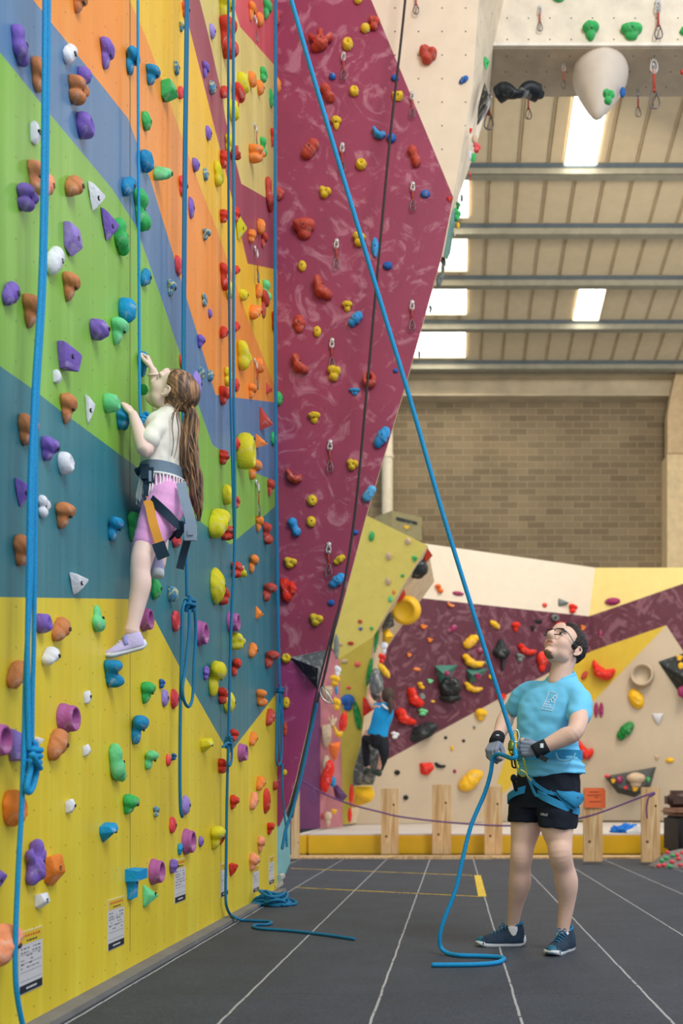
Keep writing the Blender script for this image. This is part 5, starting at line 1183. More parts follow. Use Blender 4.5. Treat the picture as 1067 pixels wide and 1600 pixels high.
# ---------------------------------------------------------------- the belayer
ps = math.radians(36); mf = Vector((-math.sin(ps), -math.cos(ps), 0)); ml = Vector((math.cos(ps), -math.sin(ps), 0))  # facing, own left
Z = Vector((0, 0, 1))
HC_ = P(881, 1011, 5.06); yaw, pit, rol = math.radians(50), math.radians(25), math.radians(-6)
fh = Vector((-math.sin(yaw), -math.cos(yaw), 0)); ff = fh * math.cos(pit) + Z * math.sin(pit); uu = -fh * math.sin(pit) + Z * math.cos(pit)
uu = Matrix.Rotation(-rol, 3, ff) @ uu; tl_ = Matrix.Rotation(math.radians(14), 3, 'Y'); uu = tl_ @ uu; ff = tl_ @ ff
HSC = 1.05
T, hf, hu, hl = head(HC_, ff, uu, HSC)
mb = MB()
V, fs, D_ = headmesh(); mb.add([T(p) for p in V], fs)
for sx in (1, -1):
    e_ = ear(mb, T, sx); mb.tube([Vector(p) for p in cr(e_, 4)], .0052, 8); mb.ell(T((sx * .079, -.022, -.014)), (.006, .017, .024), Matrix((hl, hf, hu)).transposed(), 12, 8)
# neck and trunk
nb = P(873, 1066, 5.06); mb.capsule([P(884, 1026, 5.07), P(878, 1045, 5.06), nb, P(870, 1090, 5.07)], [.060, .058, .060, .055], 24)
mb.capsule([P(868, 1112, 5.08), P(857, 1150, 5.07), P(856, 1200, 5.06), P(853, 1236, 5.06)], [.09, .11, .115, .12], 24)
mb.capsule([P(824, 1087, 5.18), P(870, 1084, 5.08), P(904, 1091, 4.97)], [.042, .055, .042], 20)
# arms
RS, RE, RW = P(820, 1083, 5.19), P(793, 1117, 5.30), P(776, 1157, 5.10)
LS, LE, LW = P(907, 1090, 4.95), P(898, 1143, 4.78), P(842, 1171, 4.80)
def limb(mb, pts, rs, n=20): mb.capsule([Vector(p) for p in cr([tuple(q) + (r,) for q, r in zip(pts, rs)], 5)] and [Vector(q[:3]) for q in cr([tuple(q) + (r,) for q, r in zip(pts, rs)], 5)], [q[3] for q in cr([tuple(q) + (r,) for q, r in zip(pts, rs)], 5)], n)
limb(mb, [RS, RS.lerp(RE, .5), RE, RE.lerp(RW, .3), RE.lerp(RW, .7), RW], [.044, .046, .044, .047, .036, .027])
limb(mb, [LS, LS.lerp(LE, .5) + Vector((.01, 0, 0)), LE, LE.lerp(LW, .28) + Vector((0, 0, -.002)), LE.lerp(LW, .7), LW], [.048, .050, .044, .047, .037, .0275])
# legs
RH, RK, RA = P(829, 1248, 5.13), P(816, 1337, 5.08), P(802, 1441, 5.236)
LH, LK, LA = P(870, 1250, 5.00), P(875, 1334, 4.94), P(880, 1450, 5.05)
limb(mb, [RH, P(822, 1290, 5.10), P(817, 1318, 5.085), RK + Vector((-.005, -.01, 0)), P(813, 1358, 5.10), P(812, 1380, 5.13), P(806, 1412, 5.19), RA, P(802, 1451, 5.238)], [.098, .084, .066, .060, .056, .060, .042, .033, .037], 26)
limb(mb, [LH, P(870, 1290, 4.97), P(874, 1316, 4.95), LK + Vector((0, -.012, 0)), P(880, 1356, 4.97), P(885, 1380, 5.0), P(885, 1413, 5.03), LA, P(880, 1462, 5.05)], [.105, .089, .068, .061, .057, .061, .043, .033, .037], 26)
for k, pt, s_ in ((RK, (-.6, -.5, .1), 1), (LK, (-.3, -.8, .1), 1)): mb.ell(k + Vector(pt).normalized() * .028 + Z * .004, (.030, .030, .036))
mb.capsule([RA + Vector((.012, 0, -.045)), RA + Vector((-.03, -.005, -.065))], [.022, .02]); mb.capsule([LA + Vector((0.01, .015, -.045)), LA + Vector((-.02, -.03, -.06))], [.022, .02])
# hands: fingers close on the rope
RHd = hand(RW, P(766, 1177, 5.03) - RW, (.85, -.52, .1), (.4, -.05, -.6), 1.0, curl=(52, 62, 40), thumb=(.75, .45, .55), thumbcurl=14)
LHd = hand(LW, P(812, 1169, 4.84) - LW, (.1, 0, 1), (0, 1, -.2), 1.0, curl=(58, 62, 45), thumb=(.8, .35, .5), thumbcurl=12)
add_hand(mb, RHd); add_hand(mb, LHd)
man = fuse('person', mb, .0034, [skinm, lipm, beardm, browm], smooth=4, fac=.4)
tag(man, 'man in light blue t-shirt, dark shorts and glasses, belaying and looking up', 'person')
Ti = Matrix((hl, hf, hu)); cent = HC_
mi = []
for p in man.data.polygons:
    q = Ti @ (p.center - cent) / HSC; k = 0
    if q.length < .17:
        if abs(q.x) < .025 - abs(q.z + .0565) * .9 and -.0695 < q.z < -.0450 and q.y > .078: k = 1
        nz_ = mnoise.noise(q * 90) * .006
        if q.z < -.099 + nz_ and q.y > .040 + nz_ and abs(q.x) < .024 + nz_ and q.z > -.13: k = 2
        if q.y > .08 and abs(abs(q.x) - .032) < .020 and .027 < q.z + abs(abs(q.x) - .028) * .25 < .0345: k = 3
    mi.append(k)
man.data.polygons.foreach_set('material_index', mi)
# hair
hairm = mat('hair_dark', (44, 36, 34), rough=.55, var=.35, vscale=60, bump=.8, bscale=130)
def haircap(name, T, V, fs, D, inside, m, parent, off, nzf=None):
    idx = {}; vs = []; keep = []
    for i, p in enumerate(V):
        e = inside(p)
        q = np.array(p); dirn = q - np.array((0, -.01, .02)); dirn /= np.linalg.norm(dirn)
        t = min(1, max(0, e / .02)); n = (nzf(q) if nzf else 0)
        vs.append((q + dirn * ((off + n) * t - .003 * (1 - t))))
        keep.append(e > -.006)
    mb = MB(); F2 = [f for f in fs if all(keep[i] for i in f)]; used = sorted({i for f in F2 for i in f}); re = {u: k for k, u in enumerate(used)}
    outer = [T(vs[u]) for u in used]; inner = [T(np.array(V[u]) * .96) for u in used]; n = len(used)
    faces = [tuple(re[i] for i in f) for f in F2]; mb.add(outer + inner, faces + [tuple(n + i for i in reversed(f)) for f in faces])
    edg = {}
    for f in faces:
        for a, b in zip(f, f[1:] + f[:1]):
            if (b, a) in edg: del edg[(b, a)]
            else: edg[(a, b)] = 1
    for a, b in edg: mb.f.append((b, a, n + a, n + b)); mb.m.append(0)
    return mb.obj(name, m, parent)
def man_hair(p):
    x, y, z = p; s = 0
    zl = .088 if y > .060 else (.088 - (.060 - y) * .9 if y > .0 else (.034 - (0 - y) * 2.6 if y > -.055 else -.095))
    if y > .045 and abs(x) > .045: zl -= 0
    e = z - zl
    if -.01 < y < .018 and abs(x) > .05: e = max(e, (z + .02))     # sideburns
    return e
haircap('hair', T, V, fs, D_, man_hair, hairm, man, .012, lambda q: .0035 * mnoise.noise(Vector(q) * 55) + .004 * mnoise.noise(Vector(q) * 130) + (.006 if q[2] > .09 and q[1] > .02 else 0))
# glasses
glm = mat('glasses_black', (20, 20, 22), rough=.3, var=0); glt = mat('glasses_temple_teal', (30, 110, 116), rough=.35, var=0)
gl = MB(); yb = .113
for sx in (1, -1):
    pts = [(sx * (.0335 + a * .0235), yb - abs(.0335 + a * .0235) * .14, .004 + b * .0195) for a, b in ((-1, .7), (-.8, 1), (.85, 1), (1.05, .75), (.95, -.5), (.7, -.95), (-.6, -.95), (-.95, -.5))]
    gl.tube([T(p) for p in cr(pts, 4, True)], .0026, 6, closed=True)
gl.tube([T((-.011, yb, .014)), T((0, yb + .003, .016)), T((.011, yb, .014))], .002, 6)
g_ = gl.obj('glasses', glm, man)
gl = MB()
for sx in (1,): gl.tube([T(p) for p in cr([(sx * .057, yb - .010, .018), (sx * .072, .075, .016), (sx * .078, .02, .004), (sx * .080, -.018, -.002), (sx * .078, -.034, -.02)], 5)], .0024, 6)
q = gl.obj('temple', glt, g_); q['label'] = 'teal temple'
gl = MB(); gl.tube([T(p) for p in cr([(-.057, yb - .010, .018), (-.072, .075, .016), (-.078, .02, .004), (-.080, -.018, -.002)], 5)], .0024, 6); gl.obj('temple', glt, g_)
eyew = mat('eye_white', (214, 206, 200), rough=.3, var=0)
eye = mat('eye_dark', (48, 40, 36), rough=.15, var=0)
for sx in (1, -1):
    mb = MB(); mb.ell(T((sx * .031, .0800, .008)), (.0125, .0125, .0085), Matrix((hl, hf, hu)).transposed(), 16, 12); e__ = mb.obj('eye', eyew, man); mb = MB(); mb.ell(T((sx * .031, .0910, .0095)), (.0062, .0025, .0060), Matrix((hl, hf, hu)).transposed(), 12, 8); mb.obj('iris', eye, e__)
# ---- t-shirt
shirtm = mat('shirt_light_blue', (118, 204, 246), rough=.85, var=.05, vscale=5, bump=.25, bscale=14, spec=.2)
def S(px, py, d, hw, hd, tilt=0): return (tuple(P(px, py, d)), tuple((ml + Z * tilt).normalized()), hw, tuple(mf), hd)
def S2(px, py, d, hw, hd, t2): return (tuple(P(px, py, d)), tuple(ml), hw, tuple(mf - Z * t2), hd)
mb = MB()
ringtube(mb, crsec([S(862, 1214, 5.06, .184, .142, .10), S(860, 1204, 5.06, .180, .142, .08), S(857, 1180, 5.065, .168, .140, .03), S(855, 1150, 5.07, .164, .132), S(858, 1118, 5.07, .176, .124), S(863, 1096, 5.07, .188, .112), S(868, 1081, 5.07, .170, .094, -.02), S2(873, 1069, 5.075, .118, .080, .15), S2(876, 1060, 5.075, .084, .072, .32), S2(877, 1054, 5.075, .070, .064, .42)], 5), 44)
limb(mb, [P(852, 1083, 5.12), P(829, 1081, 5.18), P(814, 1091, 5.215), P(806, 1103, 5.245)], [.066, .060, .060, .060])
limb(mb, [P(885, 1085, 5.02), P(901, 1089, 4.965), P(907, 1104, 4.915), P(904, 1118, 4.872)], [.070, .066, .066, .063])
def wr(p):
    a = Vector(((p - P(860, 1160, 5.05)).dot(ml), 0, p.z)); s = .006 * mnoise.noise(Vector((a.x * 6 + p.z * 5, p.y * 5, p.z * 15 - a.x * 7))) + .005 * mnoise.noise(Vector((a.x * 16 + p.z * 12, p.y * 9, p.z * 24)))
    band = math.exp(-((p.z - (EYE + 55 * 5.05 / F)) / .05) ** 2)
    return s * (1 + 1.4 * band) + .006 * band * math.sin(p.z * 165 + a.x * 26 + 2 * mnoise.noise(p * 9))
# flat hems: cut the rounded sleeve ends
shirt = fuse('t_shirt', mb, .0055, [shirtm], man, 4, wr, .5)
mb = MB(); cpts = []
for k in range(28):
    a = 2 * math.pi * k / 28; c = P(876.5, 1056.5, 5.075); cpts.append(c + ml * math.cos(a) * .071 + (mf - Z * .40) * math.sin(a) * .066)
mb.tube(cpts, .0085, 8, closed=True); mb.obj('collar', shirtm, shirt)
# ---- shorts
shm = mat('shorts_dark', (26, 32, 44), rough=.8, var=.15, bump=.2, bscale=20, spec=.2)
mb = MB()
ringtube(mb, crsec([S(857, 1203, 5.06, .160, .125), S(856, 1218, 5.06, .172, .132), S(853, 1240, 5.06, .182, .138), S(851, 1262, 5.06, .176, .132)], 4), 40)
def legsec(px, py, d, r1, r2, tl=0): return (tuple(P(px, py, d)), tuple((ml + Z * tl).normalized()), r1, tuple(mf), r2)
ringtube(mb, crsec([legsec(832, 1235, 5.12, .09, .11), legsec(827, 1258, 5.11, .100, .112), legsec(821, 1284, 5.10, .088, .102, .0)], 5), 32)
ringtube(mb, crsec([legsec(870, 1236, 5.02, .10, .115), legsec(871, 1262, 4.99, .106, .116, -.02), legsec(871, 1293, 4.97, .094, .108, -.09)], 5), 32)
shorts = fuse('shorts', mb, .006, [shm], man, 3, lambda p: .005 * mnoise.noise(Vector((p.x * 12, p.y * 12, p.z * 9))) + .004 * mnoise.noise(p * 25))
# ---- marks on the cloth
dg = bpy.context.evaluated_depsgraph_get(); dg.update()
def caster(o):
    mw = Matrix.Translation(parent_loc(o)) ; bv = BVHTree.FromPolygons([mw @ v.co for v in o.data.vertices], [tuple(p.vertices) for p in o.data.polygons])
    def c(px, py, off=.002):
        e_ = Vector((0, 0, EYE)); dr = (P(px, py, 5) - e_).normalized(); h = bv.ray_cast(e_, dr); return (h[0] + h[1] * off) if h[0] is not None else None
    return c
cs = caster(shirt)
mkw = mat('print_white', (232, 240, 244), rough=.7, var=0)
def seg(mb, c, pts, r, n=5):
    q = [c(*p) for p in pts]; q = [x for x in q if x is not None]
    if len(q) > 1: mb.tube(q, r, n)
def lerp2(a, b, n): return [(a[0] + (b[0] - a[0]) * i / n, a[1] + (b[1] - a[1]) * i / n) for i in range(n + 1)]
mb = MB(); Q = [(858.5, 1081), (871.5, 1084), (862.5, 1111), (846.8, 1108)]
for i in range(4): seg(mb, cs, lerp2(Q[i], Q[(i + 1) % 4], 6), .0014)
for pl in (((862.5, 1098), (861, 1093), (864, 1090), (866.5, 1087.5), (868, 1086)), ((861, 1093), (857.5, 1094.5), (858, 1098)), ((866, 1087.5), (869, 1089)), ((864, 1090), (866.5, 1094), (864.5, 1098))):
    seg(mb, cs, pl, .0022)
q_ = cs(868.2, 1085.8); 
if q_ is not None: mb.ell(q_, (.0035, .0025, .0035), nu=8, nv=6)
for (a, b), words_ in ((((852.3, 1096.5), (856, 1097.3)), 1), (((851, 1100), (860, 1102)), 2), (((849.6, 1103.3), (862.5, 1106)), 3)):
    n = int((b[0] - a[0]) / 1.3); L_ = lerp2(a, b, n)
    for i, p in enumerate(L_):
        x = cs(*p)
        if x is not None and i % 5 != 4: mb.box(x, (.0014, .0012, .0034))
mb.obj('chest_print', mkw, shirt, smooth=False)
cs2 = caster(shorts)
def textmesh(txt):
    c = bpy.data.curves.new('t', 'FONT'); c.body = txt; c.align_x = 'CENTER'; c.align_y = 'CENTER'; c.size = 1; o = bpy.data.objects.new('t', c); COL.objects.link(o)
    dg = bpy.context.evaluated_depsgraph_get(); dg.update(); me = bpy.data.meshes.new_from_object(o.evaluated_get(dg)); vs = [v.co.copy() for v in me.vertices]; f = [tuple(p.vertices) for p in me.polygons]; bpy.data.objects.remove(o); return vs, f
def decal(txt, c, px, py, sx, sy, slope, name, m, parent):
    vs, f = textmesh(txt); w = max(v.x for v in vs) - min(v.x for v in vs); mb = MB()
    pts = [c(px + v.x / w * sx, py - v.y * sy + v.x / w * sx * slope, .0015) for v in vs]
    if any(p is None for p in pts): return
    mb.add(pts, f); return mb.obj(name, m, parent, smooth=False, fix=False)
decal('EVERLAST', cs2, 850.5, 1273, 11, 5.5, .12, 'leg_print', mkw, shorts)
# ---- gloves
glg = mat('glove_grey', (134, 142, 160), rough=.8, bump=.2, bscale=80); glb = mat('glove_cuff_black', (22, 26, 34), rough=.75, bump=.25, bscale=60)
for h, W_, K_, cuffpts in ((RHd, RW, RE, None), (LHd, LW, LE, None)):
    mb = MB(); add_hand(mb, h, 1.04, 3, .0012)
    g = fuse('glove', mb, .0028, [glg], man, 2, None, .4)
    d_ = (K_ - W_).normalized(); mb = MB()
    mb.tube([W_ - d_ * .030, W_ - d_ * .012, W_ + d_ * .02, W_ + d_ * .040, W_ + d_ * .048], [.036, .039, .038, .037, .034], 24)
    q = mb.obj('cuff', glb, g); q['label'] = 'black padded cuff'
    mb = MB(); c_ = W_ + d_ * .012 + Vector((0, -.038, .012)); mb.box(c_, (.008, .002, .011)); mb.obj('cuff_tab', mkw, q, smooth=False)
mb = MB(); mb.box(LW + Vector((.02, -.02, -.045)), (.022, .006, .012), R=Matrix.Rotation(.5, 3, 'Y')); mb.obj('strap_end', glb, bpy.data.objects['glove.001'], smooth=False)
# ---- shoes
def shoe(name, heel, toe, sc, mats, parent, pitch=0, w=1.0, laces=True, strap=None, label=None):
    """mats: upper, toe, sole, lace"""
    ax = (Vector(toe) - Vector(heel)); L_ = ax.length; ax.normalize(); side = ax.cross(Z).normalized(); up = side.cross(ax).normalized(); O = Vector(heel)
    T_ = lambda x, y, z: O + ax * (x * L_) + side * (y * L_ * w) + up * (z * 1.22 * L_)
    mb = MB(); n = 26; secs = [(.035, .095, .30), (.09, .135, .385), (.20, .158, .415), (.30, .158, .385), (.40, .148, .318), (.52, .158, .262), (.66, .172, .212), (.80, .170, .176), (.90, .142, .152), (.965, .085, .125)]
    vs = []
    for x, hw, zt in [tuple(q) for q in cr(secs, 3)]:
        for k in range(n):
            t = 2 * math.pi * k / n; y = math.cos(t); z = math.sin(t)
            yy = hw * (abs(y) ** .75) * (1 if y > 0 else -1) * (1 - .30 * max(0, z) ** 1.5 * (1 if x < .55 else .6)); zz = .07 + (zt - .07) * (max(0, z) ** .85) if z > 0 else .07 + z * .03
            vs.append(T_(x, yy, zz))
    N = len(vs) // n; mb.add(vs, [(i * n + k, i * n + (k + 1) % n, (i + 1) * n + (k + 1) % n, (i + 1) * n + k) for i in range(N - 1) for k in range(n)] + [tuple(reversed(range(n))), tuple((N - 1) * n + k for k in range(n))])
    u = mb.obj(name, mats[0], parent)
    out = [(0, 0), (.02, .075), (.10, .125), (.25, .135), (.45, .135), (.62, .165), (.78, .182), (.90, .155), (.97, .09), (1, 0), (.97, -.09), (.90, -.145), (.78, -.165), (.62, -.150), (.45, -.125), (.25, -.13), (.10, -.12), (.02, -.075)]
    oc = cr(out, 4, True); mb = MB(); m = len(oc)
    def zt(x): return .115 - .035 * x + (.05 * max(0, .12 - x) / .12) + .02 * max(0, x - .85) / .15
    def zb(x): return .045 * max(0, x - .8) ** 1.5 / .09 * .9 + (.025 * max(0, .08 - x) / .08)
    lv = []
    for s_, zf in ((.93, lambda x: zb(x)), (1.0, lambda x: zb(x) + .02), (1.03, lambda x: (zb(x) + zt(x)) / 2), (1.0, lambda x: zt(x)), (.93, lambda x: zt(x) + .004)):
        lv.append([T_(.5 + (x - .5) * s_, y * s_, zf(x)) for x, y in oc])
    vs = sum(lv, []); mb.add(vs, [(i * m + k, i * m + (k + 1) % m, (i + 1) * m + (k + 1) % m, (i + 1) * m + k) for i in range(4) for k in range(m)] + [tuple(reversed(range(m))), tuple(4 * m + k for k in range(m))])
    s_ = mb.obj('sole', mats[2], u)
    if mats[1] is not None:
        mb = MB(); vs = []
        for x, hw, z1 in ((.86, .168, .15), (.93, .128, .142), (.985, .07, .12), (1.005, .03, .09)):
            for k in range(13):
                t = math.pi * k / 12; vs.append(T_(x, hw * 1.03 * math.cos(t), .045 + (z1 - .03) * math.sin(t)))
        mb.add(vs, [(i * 13 + k, i * 13 + k + 1, (i + 1) * 13 + k + 1, (i + 1) * 13 + k) for i in range(3) for k in range(12)]); mb.obj('toe_cap', mats[1], u)
    if laces:
        for i in range(5):
            x = .43 + i * .065; z = .318 - i * .030; mb = MB(); mb.tube(cr([T_(x - .01, -.085, z - .03), T_(x, -.04, z + .008), T_(x + .01, 0, z + .016), T_(x, .04, z + .008), T_(x - .01, .085, z - .03)], 4), .012 * L_, 6); mb.obj('lace', mats[3], u)
        mb = MB(); 
        for a in (-1, 1): mb.tube(cr([T_(.42, 0, .335), T_(.44, a * .06, .375), T_(.47, a * .10, .335), T_(.45, a * .03, .325)], 4), .009 * L_, 5)
        mb.tube(cr([T_(.42, 0, .335), T_(.50, .07, .32), T_(.53, .11, .27)], 4), .009 * L_, 5); mb.obj('bow', mats[3], u)
    if strap is not None:
        mb = MB(); vs = []
        for x in (.40, .50):
            for k in range(15):
                t = math.pi * (k + .5) / 15; z0 = .335 if x < .45 else .285; vs.append(T_(x - .02 * math.sin(t), .150 * math.cos(t), .10 + (z0 - .085) * math.sin(t) ** .8))
        mb.add(vs, [(k, k + 1, 16 + k, 15 + k) for k in range(14)]); o = mb.obj('strap', strap, u); so_ = o.modifiers.new('s', 'SOLIDIFY'); so_.thickness = .006
    # collar ring
    mb = MB(); mb.tube([T_(.20 + .135 * math.cos(t), .092 * math.sin(t), .345 + .035 * -math.cos(t)) for t in [2 * math.pi * k / 20 for k in range(20)]], .021 * L_ * 1.2, 8, closed=True); mb.obj('collar', mats[4] if len(mats) > 4 else mats[0], u)
    if label: u['label'] = label
    return u
sb = mat('shoe_slate_blue', (30, 52, 74), rough=.75, var=.25, vscale=30, bump=.4, bscale=140); stc = mat('shoe_toe_teal', (14, 96, 124), rough=.5); sw = mat('shoe_sole_white', (216, 220, 224), rough=.6, var=.05); slc = mat('shoe_lace_blue', (30, 116, 160), rough=.8); skg = mat('sock_white', (216, 216, 220), rough=.9)
def gp(px, py): return P(px, py, EYE * F / (py - HY)) 
hR = gp(821, 1477.5); tR = gp(743.5, 1478.5); hL = Vector((.628, 5.12, 0)); tL = Vector((.485, 4.885, 0))
s1 = shoe('shoe', hR, tR, 1, [sb, stc, sw, slc, slc], man, laces=True)
s2 = shoe('shoe', hL, tL, 1, [sb, stc, sw, slc, slc], man, laces=True, w=1.0)
for A_, d_ in ((RA, (-.1, 0, -1)), (LA, (-.05, -.05, -1))):
    mb = MB(); c = A_ + Vector(d_).normalized() * .018; mb.capsule([c - Z * .022, c - Z * .04, c - Z * .055], [.0385, .040, .040], 20); mb.obj('sock', skg, man)
# ---- harness of the belayer
hb = mat('harness_blue', (42, 138, 186), rough=.8, var=.1, bump=.3, bscale=90); hy = mat('belay_loop_olive', (168, 170, 66), rough=.8); hk = mat('harness_black', (22, 26, 32), rough=.7)
def ribbon(mb, pts, w, t, updir, k=5, mi=0):
    pts = cr([tuple(p) for p in pts], k); n = len(pts); U = Vector(updir)
    vs = []
    for i, p in enumerate(pts):
        a = Vector(pts[min(i + 1, n - 1)]) - Vector(pts[max(i - 1, 0)]); a.normalize(); u = (U - a * U.dot(a)).normalized(); b = a.cross(u); p = Vector(p)
        vs += [p + u * w / 2 + b * t / 2, p - u * w / 2 + b * t / 2, p - u * w / 2 - b * t / 2, p + u * w / 2 - b * t / 2]
    fs = [(4 * i + j, 4 * i + (j + 1) % 4, 4 * i + 4 + (j + 1) % 4, 4 * i + 4 + j) for i in range(n - 1) for j in range(4)] + [(3, 2, 1, 0), (4 * n - 4, 4 * n - 3, 4 * n - 2, 4 * n - 1)]
    mb.add(vs, fs, mi)
def ell_loop(c, a, ra, b, rb, n=36, f0=0, f1=1, tilt=None):
    return [Vector(c) + Vector(a) * ra * math.cos(2 * math.pi * (f0 + (f1 - f0) * k / n)) + Vector(b) * rb * math.sin(2 * math.pi * (f0 + (f1 - f0) * k / n)) for k in range(n + 1)]
mb = MB(); ribbon(mb, ell_loop(P(856, 1181, 5.065), (ml + Z * .02).normalized(), .182, mf, .157, 30), .045, .010, Z, 1); harness = autosmooth(mb.obj('harness', hb, man), 40)
harness['label'] = 'light blue climbing harness'
for nm, c, ra, rb, tl in (('leg_loop', P(826, 1243, 5.10), .112, .122, .35), ('leg_loop', P(871, 1252, 4.99), .117, .127, -.45)):
    mb = MB(); ribbon(mb, ell_loop(c, (ml + Z * tl).normalized(), ra, (mf + Z * .15).normalized(), rb, 30), .036, .008, Z, 1); autosmooth(mb.obj(nm, hb, harness), 40)
cs3 = caster(shirt); cs4 = caster(shorts)
def onbody(pts, off=.008):
    out = []
    for x, y in pts:
        a, b = cs3(x, y, off), cs4(x, y, off); c = None
        if a is not None and b is not None: c = a if a.y < b.y else b
        else: c = a or b
        if c is not None: out.append(c)
    return out
for pl, w in ((((828, 1213), (838, 1226), (855, 1237), (868, 1241), (880, 1246), (893, 1254)), .018), (((826, 1214), (832, 1230), (839, 1243), (850, 1240), (862, 1237)), .014), (((884, 1240), (890, 1252), (896, 1262)), .03), (((870, 1240), (880, 1252), (892, 1262), (899, 1250), (903, 1240)), .020), (((812, 1222), (804, 1232), (796, 1240)), .012)):
    q = onbody(pl)
    if len(q) > 2: mb = MB(); ribbon(mb, q, w, .006, (Z if w < .03 else ml), 4); autosmooth(mb.obj('strap', hb, harness), 40)
q = onbody(((868, 1236), (878, 1236), (890, 1237), (903, 1240), (904, 1248), (900, 1258), (893, 1264), (884, 1256), (874, 1248)), .020)
mb = MB(); c = onbody(((888, 1248),), .024)[0]; mb.add(q + [c], [(i, (i + 1) % len(q), len(q)) for i in range(len(q))]); o = mb.obj('leg_pad', hb, harness); so = o.modifiers.new('s', 'SOLIDIFY'); so.thickness = .012
mb = MB(); x = cs4(896, 1249, .022) or c; mb.ell(x, (.007, .004, .011)); mb.obj('pad_logo', hk, harness)
BL = P(812, 1188, 4.80)
mb = MB(); ribbon(mb, [P(806, 1186, 4.83), P(808, 1200, 4.84), P(814, 1212, 4.86), P(822, 1210, 4.86), P(820, 1195, 4.84), P(817, 1184, 4.83)], .016, .008, Vector((0, 1, 0)), 5); mb.obj('belay_loop', hy, harness)
mb = MB(); ribbon(mb, [P(813, 1203, 4.84), P(819, 1206, 4.84), P(824, 1213, 4.86), P(829, 1219, 4.88)], .020, .008, Vector((0, 1, 0)), 5); mb.obj('tie_in_strap', mat('strap_pale_olive', (206, 200, 120), rough=.8), harness)
mb = MB(); mb.tube(cr([P(868, 1176, 4.86), P(872, 1186, 4.855), P(882, 1189, 4.855), (P(893, 1186, 4.86)), P(899, 1177, 4.87)], 5), .005, 6); mb.obj('gear_loop', mat('gear_loop', (120, 186, 214), rough=.6), harness)
mb = MB(); mb.ell(P(802.5, 1216, 4.93), (.017, .017, .021)); mb.capsule([P(803, 1222, 4.94), P(806, 1234, 4.97)], .010, 10); mb.obj('chalk_ball', hk, harness)
# ---- belay device and clips, the live rope
alu = mat('alu_bright', (214, 222, 214), rough=.25, metal=.9, var=0)
mb = MB(); mb.tube(cr([P(803, 1158, 4.82), P(801, 1149, 4.82), P(804.5, 1141, 4.82), P(809, 1142, 4.82), P(811, 1151, 4.82), P(808.5, 1159, 4.82)], 5, True), .0045, 8, closed=True); tag(mb.obj('carabiner', alu, origin=P(806, 1150, 4.82)), 'bright metal carabiner above the gloved hand of the man', 'carabiner')
mb = MB(); mb.tube(cr([P(800, 1180, 4.84), P(799.5, 1190, 4.84), P(801, 1198, 4.84), P(806, 1199, 4.84), P(804, 1190, 4.84), P(805, 1180, 4.84)], 5, True), .0045, 8, closed=True); tag(mb.obj('carabiner', hk, origin=P(802, 1190, 4.84)), 'dark carabiner hanging below the gloved hand of the man', 'carabiner')
mb = MB(); mb.lathe([(.012, -.022), (.018, -.018), (.018, .018), (.012, .022)], P(798.5, 1166, 4.80), (.1, .2, 1), 14, sx=.7); mb.tube(cr([P(797, 1157, 4.80), P(795.5, 1168, 4.8), P(797.5, 1178, 4.8), P(801, 1174, 4.8), P(801, 1160, 4.8)], 4, True), .004, 6, closed=True); tag(mb.obj('belay_device', mat('device_olive', (110, 130, 60), rough=.35, metal=.6), origin=P(798, 1166, 4.8)), 'small olive belay device in front of the gloved hands', 'belay device')
kx = [P(441, -60, 4.57), P(455, 0, 4.58), P(497, 146, 4.62), P(558, 350, 4.66), P(600, 490, 4.70), P(641, 625, 4.72), P(691, 800, 4.76), P(742, 965, 4.79), P(776, 1074, 4.81), P(799, 1148, 4.82), P(802, 1166, 4.82), P(806, 1181, 4.79)]
mb = MB(); mb.capsule(looped([P(330, -440, 4.55)] + kx + [P(800, 1185, 4.80), P(790, 1181.5, 4.88), P(781, 1178.5, 4.95), P(775, 1179.5, 5.0), P(770, 1185, 5.02), P(768.5, 1194, 5.02), P(766, 1210, 5.01), P(757, 1240, 5.0), P(736, 1290, 4.98), P(722, 1345, 4.96), P(711, 1392, 4.95), P(694, 1436, 4.94), P(687, 1462, 4.94), P(688.5, 1480, 4.95)] + [FL(x, y, .0115) for x, y in ((700, 1489.5), (718, 1492.5), (750, 1493.5), (775, 1495), (787, 1497.5), (783, 1501.5), (770, 1505), (740, 1507), (700, 1507.5), (677, 1507.5))], 7), .0112, 12)
ropeobj(mb, RB, 'long blue belay rope running diagonally down to the man and onto the floor', P(700, 830, 4.76))
# ---------------------------------------------------------------- the climbing girl
gd = 4.42
gyaw, gpit = math.radians(98), math.radians(43)
gfh = Vector((-math.sin(gyaw), -math.cos(gyaw), 0)); gf = gfh * math.cos(gpit) + Z * math.sin(gpit); gu = -gfh * math.sin(gpit) + Z * math.cos(gpit)
bf = Vector((-math.sin(math.radians(100)), -math.cos(math.radians(100)), 0)); bl_ = Vector((-bf.y, bf.x, 0)); bl_ = Vector((math.cos(math.radians(100)), -math.sin(math.radians(100)), 0))
GC = P(269, 615, gd); GS = .93
TG, gf, gu, gl_ = head(GC, gf, gu, GS, True)
mb = MB(); VG, fG, DG = headmesh(True)
mb.add([TG(p) for p in VG], fG)
for sx in (1, -1):
    mb.tube([TG(p) for p in [ (x * 1.0, y, z) for x, y, z in [] ]] or [Vector(p) for p in cr([tuple(TG(((sx * (.074 + o)), -.014 + y * 1.15, -.018 + z))) for o, y, z in ((.004, .010, .022), (.010, -.002, .031), (.014, -.015, .026), (.014, -.019, .008), (.010, -.012, -.010), (.006, .0, -.022), (.002, .008, -.018))], 4)], .0052, 8)
    mb.ell(TG((sx * .078, -.018, -.012)), (.006, .017, .024), Matrix((gl_, gf, gu)).transposed(), 12, 8)
mb.capsule([P(270, 626, gd), P(264, 640, gd), P(261, 652, gd)], [.042, .040, .045], 20)
